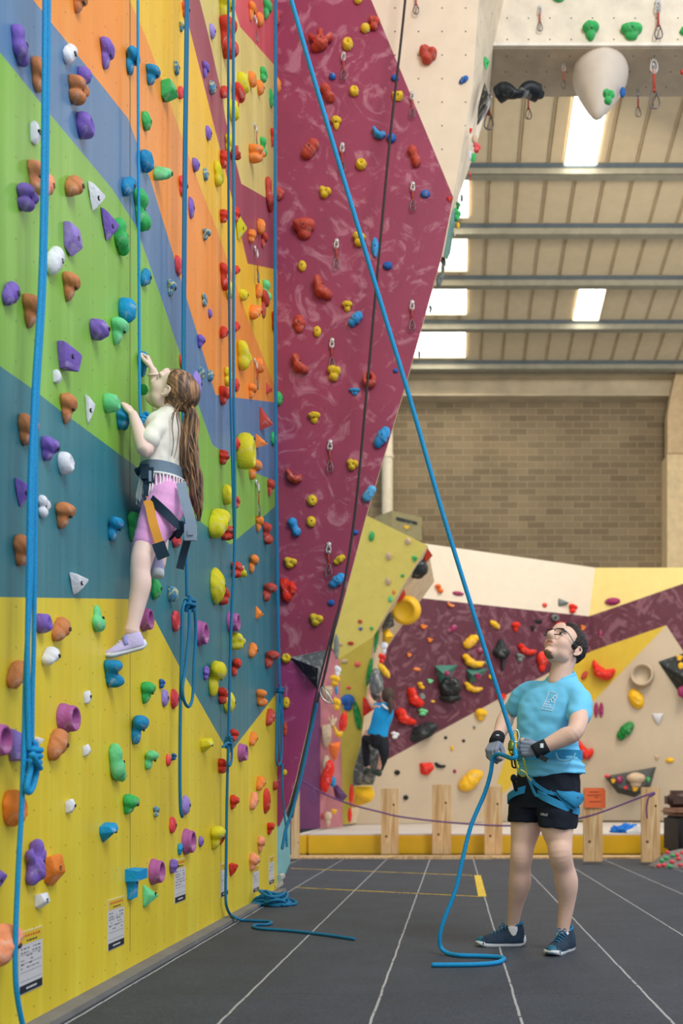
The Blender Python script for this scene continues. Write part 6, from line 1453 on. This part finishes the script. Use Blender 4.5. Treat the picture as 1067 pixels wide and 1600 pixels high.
mb.capsule([P(258, 668, gd), P(256, 700, gd), P(256, 735, gd), P(260, 765, gd + .01)], [.05, .058, .056, .058], 20)
GLS, GLE, GLW = P(243, 668, 4.33), P(226, 704, 4.24), P(208, 648, 4.27)
GRS, GRE, GRW = P(250, 660, 4.52), P(248, 628, 4.62), P(239, 580, 4.56)
limb(mb, [GLS, GLS.lerp(GLE, .55), GLE, GLE.lerp(GLW, .35), GLE.lerp(GLW, .75), GLW], [.036, .034, .031, .033, .027, .021], 18)
limb(mb, [GRS, GRS.lerp(GRE, .55), GRE, GRE.lerp(GRW, .35), GRE.lerp(GRW, .75), GRW], [.036, .034, .031, .034, .027, .021], 18)
# legs: near (left) stands long on the blue foothold, far (right) bent on the green one
GLH, GLK, GLA = P(258, 782, 4.36), P(222, 872, 4.22), P(208, 974, 4.20)
GRH, GRK, GRA = P(262, 785, 4.50), P(242, 822, 4.74), P(248, 880, 4.66)
limb(mb, [GLH, P(246, 815, 4.32), P(230, 848, 4.26), GLK, P(219, 892, 4.21), P(220, 912, 4.21), P(215, 940, 4.21), GLA, P(206, 985, 4.20)], [.072, .066, .053, .048, .043, .045, .038, .030, .033], 24)
limb(mb, [GRH, P(252, 800, 4.6), GRK, P(248, 845, 4.70), GRA], [.066, .06, .05, .046, .033], 20)
GLHd = hand(GLW, P(198, 636, 4.29) - GLW, (.1, .9, .3), (-.2, .1, -1), .80, curl=(30, 38, 30), thumb=(.7, .6, .35), thumbcurl=16)
GRHd = hand(GRW, P(230, 556, 4.60) - GRW, (0, -1, .2), (-.8, .2, -.5), .80, curl=(36, 40, 30), thumb=(.7, .55, .4), thumbcurl=16)
add_hand(mb, GLHd); add_hand(mb, GRHd)
girl = fuse('person', mb, .0032, [sking, lipm, browm], smooth=2, fac=.4)
tag(girl, 'girl with a long ponytail climbing the banded wall in cream top and pink shorts', 'person')
Gi = Matrix((gl_, gf, gu)); mi = []
for p in girl.data.polygons:
    q = Gi @ (p.center - GC) / GS; k = 0
    if q.length < .16:
        if abs(q.x) < .022 - abs(q.z + .0565) * .9 and -.0695 < q.z < -.0450 and q.y > .078: k = 1
        if q.y > .075 and abs(abs(q.x) - .032) < .018 and .028 < q.z + abs(abs(q.x) - .028) * .25 < .0330: k = 2
    mi.append(k)
girl.data.polygons.foreach_set('material_index', mi)
for sx in (1, -1):
    mb = MB(); mb.ell(TG((sx * .031, .0805, .008)), (.0135, .0125, .0095), Matrix((gl_, gf, gu)).transposed(), 14, 10); e__ = mb.obj('eyelid', sking, girl); mb = MB(); mb.tube([TG(p) for p in cr([(sx * .018, .0905, .004), (sx * .026, .0945, .004), (sx * .036, .0935, .0045), (sx * .046, .0860, .008), (sx * .049, .088, .011)], 4)], .0013, 6); mb.obj('eyelashes', eye, e__)
# hair: strands drawn back to the tie
def hair_strand_mat(name, a, b, c):
    m = bpy.data.materials.new(name); m.use_nodes = True; nt = m.node_tree; N = nt.nodes; L = nt.links; s = N['Principled BSDF']; s.inputs['Roughness'].default_value = .5
    tc = N.new('ShaderNodeTexCoord').outputs['Object']; mp = N.new('ShaderNodeMapping'); mp.inputs['Scale'].default_value = (46, 46, 5); L.new(tc, mp.inputs[0]); n = N.new('ShaderNodeTexNoise'); n.inputs['Detail'].default_value = 6; n.inputs['Scale'].default_value = 1.4; L.new(mp.outputs[0], n.inputs['Vector'])
    r = N.new('ShaderNodeValToRGB'); e = r.color_ramp.elements; e[0].position = .36; e[0].color = lin(a); e[1].position = .66; e[1].color = lin(c); k = e.new(.5); k.color = lin(b); L.new(n.outputs[0], r.inputs[0]); L.new(r.outputs[0], s.inputs['Base Color'])
    bp = N.new('ShaderNodeBump'); bp.inputs['Strength'].default_value = .35; bp.inputs['Distance'].default_value = .004; L.new(n.outputs[0], bp.inputs['Height']); L.new(bp.outputs[0], s.inputs['Normal']); return m
gh = hair_strand_mat('hair_auburn', (66, 48, 40), (114, 82, 60), (186, 138, 92))
def girl_hair(p):
    x, y, z = p
    zl = .078 if y > .055 else (.078 - (.055 - y) * 1.5 if y > .0 else (-.002 - (0 - y) * 2.2 if y > -.045 else -.10))
    if y < .02 and abs(x) > .055 and z < .02: zl = max(zl, .012 if y > -.03 else -.10)
    return z - zl
# ridges run from the hairline to the tie
tie_l = np.array((0, -.105, -.012))
def ridge(q):
    v = q - tie_l; v = v / (np.linalg.norm(v) + 1e-9); a = math.atan2(v[2], v[0]) * 16 + v[1] * 3
    return .0008 * math.sin(a * 2.3) + .0007 * math.sin(a * 5.1 + 1)
hg = haircap('hair', TG, VG, fG, DG, girl_hair, gh, girl, .011, ridge)
tie = TG((0.0, -.112, -.014)); tiep = P(295, 627, gd)
mb = MB(); mb.capsule([TG((0, -.07, .0)), TG((0, -.10, -.01)), tiep], [.045, .030, .015], 16); mb.obj('gathered_hair', gh, hg)
mb = MB(); ax = (tiep - TG((0, -.09, -.005))).normalized(); e1 = ax.orthogonal().normalized(); e2 = ax.cross(e1)
mb.tube([tiep + (e1 * math.cos(a) + e2 * math.sin(a)) * .016 for a in [2 * math.pi * k / 16 for k in range(16)]], .0075, 8, closed=True); mb.obj('hair_tie', mat('hair_tie_cream', (228, 222, 180), rough=.7), hg)
pc = [(295, 628, 3), (299, 640, 8), (298, 662, 12), (295, 690, 15), (298, 718, 15), (303, 745, 13), (307, 772, 11), (310, 795, 8), (311, 814, 3)]
rs = random.Random(5); mb = MB(); pcs = cr(pc, 3)
for k in range(80):
    a0 = rs.uniform(0, 6.28); rr = math.sqrt(rs.uniform(.02, 1)); ph = rs.uniform(0, 6.28); end = rs.randint(len(pcs) - 7, len(pcs)); pts = []; rads = []
    for i, (x, y, w) in enumerate(pcs[:end]):
        wv = 2.6 * math.sin(i * .62 + ph) + 1.4 * math.sin(i * 1.3 + ph * 2)
        pts.append(P(x + math.cos(a0 + i * .03) * rr * w * .82 + wv * (w / 15), y, gd + math.sin(a0 + i * .03) * rr * w * .0032 + .002 * math.sin(i * .8 + ph)))
        rads.append(max(.0015, (.0085 if rr < .7 else .0055) * min(1, w / 10) * (1 - .7 * max(0, (i - end + 7) / 7.0))))
    pts2 = cr([tuple(p) + (r,) for p, r in zip(pts, rads)], 3); mb.capsule([Vector(p[:3]) for p in pts2], [p[3] for p in pts2], 7)
pt = mb.obj('ponytail', gh, hg)
mb = MB()
for pts in (((276, 632), (272, 645), (269, 665), (271, 690), (268, 712)), ((281, 633), (276, 648), (279, 672), (276, 700), (272, 716)), ((285, 630), (277, 640), (270, 646), (268, 655))):
    q = cr([tuple(P(x, y, gd - .105)) for x, y in pts], 5); mb.capsule([Vector(p) for p in q], [.0035 * (1 - .6 * i / len(q)) for i in range(len(q))], 6)
mb.obj('loose_strand', gh, hg)
# cream cropped top with fringe
topm = mat('top_cream', (238, 234, 222), rough=.85, var=.03, bump=.2, bscale=16, spec=.2)
def G(px, py, r1, r2, d=gd, t=0): return (tuple(P(px, py, d)), tuple(bf), r1, tuple((bl_ + Z * t).normalized()), r2)
mb = MB()
ringtube(mb, crsec([G(254, 738, .080, .118), G(254, 728, .082, .120), G(255, 712, .079, .117), G(257, 692, .079, .120), G(258, 672, .074, .122), G(260, 658, .060, .105), G(263, 647, .046, .062), G(264, 642, .040, .046)], 4), 36)
limb(mb, [P(254, 668, 4.36), P(243, 672, 4.31), P(238, 679, 4.285), P(234, 686, 4.265)], [.046, .042, .041, .043])
limb(mb, [P(256, 662, 4.48), P(252, 652, 4.55)], [.05, .047])
def wg(p): return .007 * mnoise.noise(Vector((p.x * 13 + p.z * 10, p.y * 9, p.z * 14))) + .004 * mnoise.noise(p * 26)
gtop = fuse('cropped_top', mb, .005, [topm], girl, 4, wg, .5)
# pink shorts
pink = mat('shorts_pink', (232, 164, 218), rough=.6, var=.04, bump=.1, bscale=30)
mb = MB(); ringtube(mb, crsec([G(256, 742, .082, .112), G(257, 755, .084, .114), G(260, 772, .092, .120, 4.42), G(261, 790, .088, .115, 4.42)], 4), 32)
limb(mb, [P(258, 782, 4.37), P(246, 815, 4.32), P(235, 838, 4.275), P(230, 848, 4.26)], [.096, .082, .068, .063], 24)
limb(mb, [P(262, 785, 4.50), P(252, 800, 4.6), P(246, 812, 4.68)], [.092, .077, .062], 20)
gsh = fuse('shorts', mb, .005, [pink], girl, 3, lambda p: .003 * mnoise.noise(Vector((p.x * 10 + p.z * 30, p.y * 10, p.z * 22))), .5)
# fringe strands of the top
frm = mat('fringe_white', (240, 238, 236), rough=.85, var=.02); mb = MB(); rs = random.Random(9)
base = ell_loop(P(255.5, 752, gd), bf, .097, bl_, .126, 44)
for p in base[:-1]:
    l = rs.uniform(.095, .125); o_ = (p - P(255.5, 752, gd)).normalized(); q = [p, p - Z * l * .4 + o_ * .004, p - Z * l * .8 + o_ * .012, p - Z * l + o_ * .012]
    q = [x + Vector((rs.uniform(-.003, .003), rs.uniform(-.003, .003), 0)) for x in q]; mb.capsule([Vector(x) for x in cr([tuple(x) for x in q], 3)], .0036, 6)
mb.tube(base[:-1], .006, 6, closed=True); mb.obj('fringe', frm, gtop)
# harness
hg1 = mat('harness_grey_blue', (110, 130, 148), rough=.7, bump=.25, bscale=90); hg2 = mat('harness_navy', (26, 50, 70), rough=.75); hor = mat('strap_orange', (232, 158, 56), rough=.7); hgl = mat('strap_grey', (144, 160, 182), rough=.7)
mb = MB(); ribbon(mb, ell_loop(P(255, 741.5, gd), bf, .091, bl_, .124, 32), .052, .010, Z, 1); gh_ = autosmooth(mb.obj('harness', hg1, girl), 40); gh_['label'] = 'grey blue belt harness'
def rb(name, pts, w, m, up=Z, t=.005): mb = MB(); ribbon(mb, [P(*p) for p in pts], w, t, up, 5); return autosmooth(mb.obj(name, m, gh_), 40)
mb = MB(); c = P(234, 744, 4.30); mb.box(c, (.020, .012, .036)); mb.box(P(231, 742, 4.33), (.018, .05, .033)); mb.obj('buckle', hg2, gh_, smooth=False)
mb = MB(); mb.box(P(234.5, 744, 4.283), (.005, .004, .024)); mb.obj('buckle_bar', hgl, gh_, smooth=False)
mb = MB(); mb.capsule([P(222, 733, 4.32), P(218, 738, 4.34), P(214, 735, 4.36)], [.018, .02, .012], 10); mb.obj('tie_point', hg2, gh_)
ND = 4.255
rb('belt_tail', [(283, 754, 4.30), (288, 778, 4.275), (295, 803, 4.26), (299, 824, 4.26), (300, 838, 4.265)], .044, hgl, Vector((1, 0, 0)))
mb = MB(); mb.box(P(297.5, 832, 4.255), (.026, .006, .036)); mb.box(P(297.5, 832, 4.247), (.012, .004, .012)); mb.obj('tail_buckle', hgl, gh_, smooth=False)
rb('leg_loop', [(236, 780, 4.262), (247, 790, 4.245), (262, 804, 4.245), (276, 818, 4.27), (286, 824, 4.31)], .040, hg2)
rb('leg_strap', [(231, 782, 4.262), (235, 797, 4.232), (238, 812, 4.21), (243, 830, 4.192), (250, 852, 4.186)], .038, hor, Vector((1, 0, 0)))
rb('leg_strap', [(231, 776, 4.28), (227, 788, 4.29), (222, 798, 4.33)], .016, hor, Vector((1, 0, 0)))
rb('strap_end', [(247, 848, 4.183), (251, 860, 4.182), (256, 872, 4.184)], .056, hg2, Vector((1, 0, .3)))
rb('hanging_strap', [(294, 838, 4.30), (291, 850, 4.30), (286, 868, 4.30), (281, 889, 4.30)], .034, hg2, Vector((1, 0, 0)))
rb('front_strap', [(229, 750, 4.30), (229, 765, 4.285), (230, 782, 4.28)], .03, hg2, Vector((1, 0, 0)))
rb('rear_strap', [(264, 842, 4.36), (276, 832, 4.34), (290, 826, 4.33), (293, 812, 4.32)], .022, hg2)
mb = MB(); mb.capsule([P(284, 818, 4.29), P(284, 826, 4.30), P(278, 838, 4.32)], [.012, .016, .012], 10); mb.obj('strap_bundle', hg2, gh_)
# bracelet
mb = MB(); c = GRW + (GRE - GRW).normalized() * .014; ax = (GRE - GRW).normalized(); e1 = ax.orthogonal().normalized(); e2 = ax.cross(e1)
mb.tube([c + (e1 * math.cos(a) + e2 * math.sin(a)) * .0265 for a in [2 * math.pi * k / 20 for k in range(20)]], .0045, 6, closed=True); mb.obj('bracelet', mat('bracelet_pink', (238, 208, 204), rough=.6), girl)
# shoes
lil = mat('shoe_lilac', (196, 186, 228), rough=.7, var=.06, bump=.3, bscale=140); lils = mat('shoe_strap_violet', (142, 140, 206), rough=.6); lsw = mat('shoe_sole_pale', (226, 230, 236), rough=.55, var=.03); brn = mat('shoe_sole_worn', (128, 112, 92), rough=.8)
s3 = shoe('shoe', P(231, 1012, 4.22), P(163, 1031, 4.15), 1, [lil, None, lsw, lil, lil], girl, laces=False, strap=lils, w=1.05, label='lilac velcro shoe on the blue foothold')
mb = MB(); ax = (P(163, 1031, 4.15) - P(231, 1012, 4.22)); L_ = ax.length; ax.normalize(); side = ax.cross(Z).normalized(); up = side.cross(ax).normalized()
for i in range(4):
    x = .56 + i * .055; z = (.262 - i * .03) * 1.22; mb.tube(cr([P(231, 1012, 4.22) + ax * x * L_ + side * a * L_ + up * (z - abs(a) * .35) * L_ for a in (-.09, 0, .09)], 4), .0028, 5)
mb.obj('lace', lsw, s3)
s4 = shoe('shoe', P(248, 902, 4.57), P(226, 904, 4.75), 1, [lil, None, lsw, lil, lil], girl, laces=False, strap=lils, w=1.1, label='lilac shoe seen from behind on the green hold')

# ---------------------------------------------------------------- the far climber
fd_ = 15.0
def q_(x, y, o=0): return P(x, y, fd_ + o)
skf = mat('skin_far', (214, 166, 140), rough=.55); mb = MB()
mb.ell(q_(605, 1088), (.085, .10, .115)); mb.capsule([q_(604, 1096), q_(602, 1104)], [.055, .06])
mb.capsule([q_(601, 1110), q_(596, 1130), q_(591, 1150)], [.10, .10, .11])
limb(mb, [q_(594, 1106, -.05), q_(583, 1103, .05), q_(577, 1092, .15), q_(577, 1082, .22)], [.05, .045, .038, .028], 12)
limb(mb, [q_(608, 1108, .0), q_(600, 1096, .22), q_(594, 1082, .3)], [.05, .042, .03], 12)
limb(mb, [q_(586, 1152), q_(572, 1152, .18), q_(572, 1180, .22), q_(574, 1200, .26)], [.10, .075, .055, .04], 14)
limb(mb, [q_(596, 1155), q_(599, 1178, -.02), q_(592, 1204, .1)], [.10, .07, .042], 14)
for w_, k_, sgn in ((q_(577, 1082, .22), q_(578, 1074, .28), 1), (q_(594, 1082, .3), q_(593, 1075, .36), -1)):
    add_hand(mb, hand(w_, k_ - w_, (sgn, 0, 0), (0, 1, 0), .9, curl=(20, 35, 25)))
far = fuse('person', mb, .0075, [skf], smooth=3); tag(far, 'far climber in a bright blue t-shirt and black leggings on the grey volume', 'person')
mb = MB(); L3 = lambda x, y, a, b, o=0: (tuple(q_(x, y, o)), (.96, .1, -.25), a, (-.1, 1, 0), b)
ringtube(mb, crsec([L3(589, 1150, .165, .125), L3(593, 1135, .15, .12), L3(598, 1118, .16, .12), L3(602, 1104, .13, .09), L3(604, 1099, .07, .07)], 4), 28)
limb(mb, [q_(598, 1108, -.02), q_(588, 1104, .03)], [.075, .065], 12); limb(mb, [q_(606, 1108, 0), q_(604, 1103, .1)], [.075, .065], 12)
ft = fuse('t_shirt', mb, .009, [mat('shirt_bright_blue', (10, 144, 204), rough=.8)], far, 3)
mb = MB(); mb.capsule([q_(590, 1152), q_(589, 1158)], [.135, .125], 16)
limb(mb, [q_(587, 1154), q_(573, 1153, .18), q_(572, 1180, .22), q_(573, 1195, .25)], [.115, .085, .064, .05], 14); limb(mb, [q_(596, 1157), q_(600, 1178, -.02), q_(594, 1201, .1)], [.115, .08, .052], 14)
fuse('leggings', mb, .009, [mat('leggings_black', (18, 24, 32), rough=.8)], far, 2)
hm_ = mat('hair_dark_brown', (70, 54, 46), rough=.7, bump=.5, bscale=40)
mb = MB(); mb.ell(q_(606, 1086, -.03), (.105, .105, .125)); fh_ = mb.obj('hair', hm_, far)
mb = MB(); mb.capsule([q_(609, 1092, -.1), q_(611, 1104, -.14), q_(610, 1114, -.15)], [.04, .05, .02], 10); mb.obj('ponytail', hm_, fh_)
mb = MB(); mb.tube(cr([tuple(q_(597, 1101, -.12)), tuple(q_(603, 1106, -.15)), tuple(q_(608, 1108, -.13))], 4), .02, 6); mb.obj('collar', mat('collar_white', (220, 220, 224), rough=.8), ft)
fsh = mat('shoe_green_black', (44, 60, 52), rough=.6)
mb = MB(); mb.capsule([q_(592, 1208, .06), q_(583, 1206, .14)], [.05, .035], 12); mb.capsule([q_(592, 1204, .08), q_(592, 1209, .08)], .045, 12); mb.obj('shoe', fsh, far)
mb = MB(); mb.capsule([q_(574, 1204, .22), q_(570, 1208, .30)], [.05, .035], 12); mb.obj('shoe', fsh, far)
# white shoe left on the mat
mb = MB(); s5 = shoe('shoe', P(1003, 1305, 13.1) * Vector((1, 1, 0)) if False else Vector((P(1002, 0, 13.12).x, 13.12, .286)), Vector((P(983, 0, 13.2).x - .03, 13.25, .286)), 1, [mat('shoe_plain_white', (222, 220, 216), rough=.6), None, lsw, lsw], None, laces=True, w=1.1)
tag(s5, 'white trainer standing on the mat beside the blue jacket', 'shoe')
# ================================================================ labels of the holds
def lane(x):
    return 0
def panel_of(r):
    s = r['surf']; x, y = r['px']
    if s == 'left':
        names = ['red top band', 'pale yellow band', 'maroon band', 'amber band', 'orange band', 'blue band', 'green band', 'teal band', 'yellow base']
        w = WL(x, y); best = 0
        for i, c in enumerate(CURV):
            poly = bandcurve(c); ins = False; px_, py_ = w.y, w.z
            for j in range(len(poly)):
                (x1, y1), (x2, y2) = poly[j], poly[j - 1]
                if (y1 > py_) != (y2 > py_) and px_ < (x2 - x1) * (py_ - y1) / (y2 - y1) + x1: ins = not ins
            if ins: best = i + 1
        return names[best]
    return {'magenta': 'magenta lead wall', 'cream': 'cream upper lead wall', 'arch': 'cream overhead arch', 'return': 'narrow cream return', 'boulder': 'far bouldering wall', 'flank': 'far edge of the lead wall',
            'column': 'mauve column', 'tower side': 'tower side', 'arch underside': 'arch underside'}.get(s, s)
def rel(a, b):
    dx, dy = b['px'][0] - a['px'][0], b['px'][1] - a['px'][1]
    if abs(dy) > 1.6 * abs(dx): return 'above' if dy > 0 else 'below'
    if abs(dx) > 1.6 * abs(dy): return 'left of' if dx > 0 else 'right of'
    return ('upper ' if dy > 0 else 'lower ') + ('left of' if dx > 0 else 'right of')
def cw_(r): return {'speckled': 'blue and yellow speckled'}.get(r['c'], r['c'])
def shp(r): return {'slanted pod': 'slanted oval', 'banana': 'banana shaped', 'bridge': 'irregular', 'gem': 'faceted', 'plate': 'flat faced', 'starry': 'spiky', 'cup': 'cup shaped', 'ball': 'ball shaped', 'egg': 'small rounded', 'pod': 'oval'}.get(r['s'], r['s'])
# the tiniest holds beyond the three hundred largest in the picture become one collection of studs
def pxsize(r): return r['size'] * F / max(r['o'].location.y, 1)
order = sorted([r for r in HOLDS if not r['lab']], key=lambda r: -pxsize(r))
rest = order[312:]
if rest:
    mb_v = []; mb_f = []; mb_m = []; mats_ = []
    for r in rest:
        o = r['o']; n0 = len(mb_v); m = o.data.materials[0]
        if m not in mats_: mats_.append(m)
        mb_v += [v.co + o.location for v in o.data.vertices]; mb_f += [tuple(i + n0 for i in p.vertices) for p in o.data.polygons]; mb_m += [mats_.index(m)] * len(o.data.polygons)
    for r in rest:
        for ch in list(r['o'].children): bpy.data.objects.remove(ch)
        bpy.data.objects.remove(r['o'])
    so = me_obj('small_climbing_holds', mb_v, mb_f, mats_, None, True, mb_m)
    so['kind'] = 'stuff'; so['label'] = 'scattered tiny coloured holds dotted over the far walls and the banded wall'; so['category'] = 'climbing holds'
gone = set(id(r) for r in rest); HOLDS[:] = [r for r in HOLDS if id(r) not in gone]

for r in HOLDS: r['panel'] = panel_of(r)
import collections
def dist(a, b): return math.hypot(a['px'][0] - b['px'][0], a['px'][1] - b['px'][1])
used = {}
for r in HOLDS:
    if r['lab']: continue
    near = sorted((q for q in HOLDS if q is not r and q['surf'] == r['surf']), key=lambda q: dist(r, q))[:7] or sorted((q for q in HOLDS if q is not r), key=lambda q: dist(r, q))[:5]
    cands = []
    for q in near:
        D = rel(r, q); w = {'upper left of': 'up and left of', 'upper right of': 'up and right of', 'lower left of': 'down and left of', 'lower right of': 'down and right of'}.get(D, 'just ' + D)
        cands.append(f"{cw_(r)} {shp(r)} hold, {r['panel']}, {w} the {q['c']} {shp(q)} one")
    for q, q2 in [(near[i], near[j]) for i in range(len(near)) for j in range(len(near)) if i < j]:
        cands.append(f"{r['c']} {shp(r)} hold, {r['panel']}, between a {q['c']} and a {q2['c']} {shp(q2)} hold")
    for c in cands:
        if c.lower() not in used and len(c.replace(',', '').split()) <= 16: break
    used[c.lower()] = 1; r['o']['label'] = c
    gp = {'left': 'holds on the colourful banded wall', 'magenta': 'holds on the magenta lead wall', 'boulder': 'holds on the bouldering wall'}.get(r['surf'], 'holds on the ' + r['panel'])
    r['o']['group'] = gp
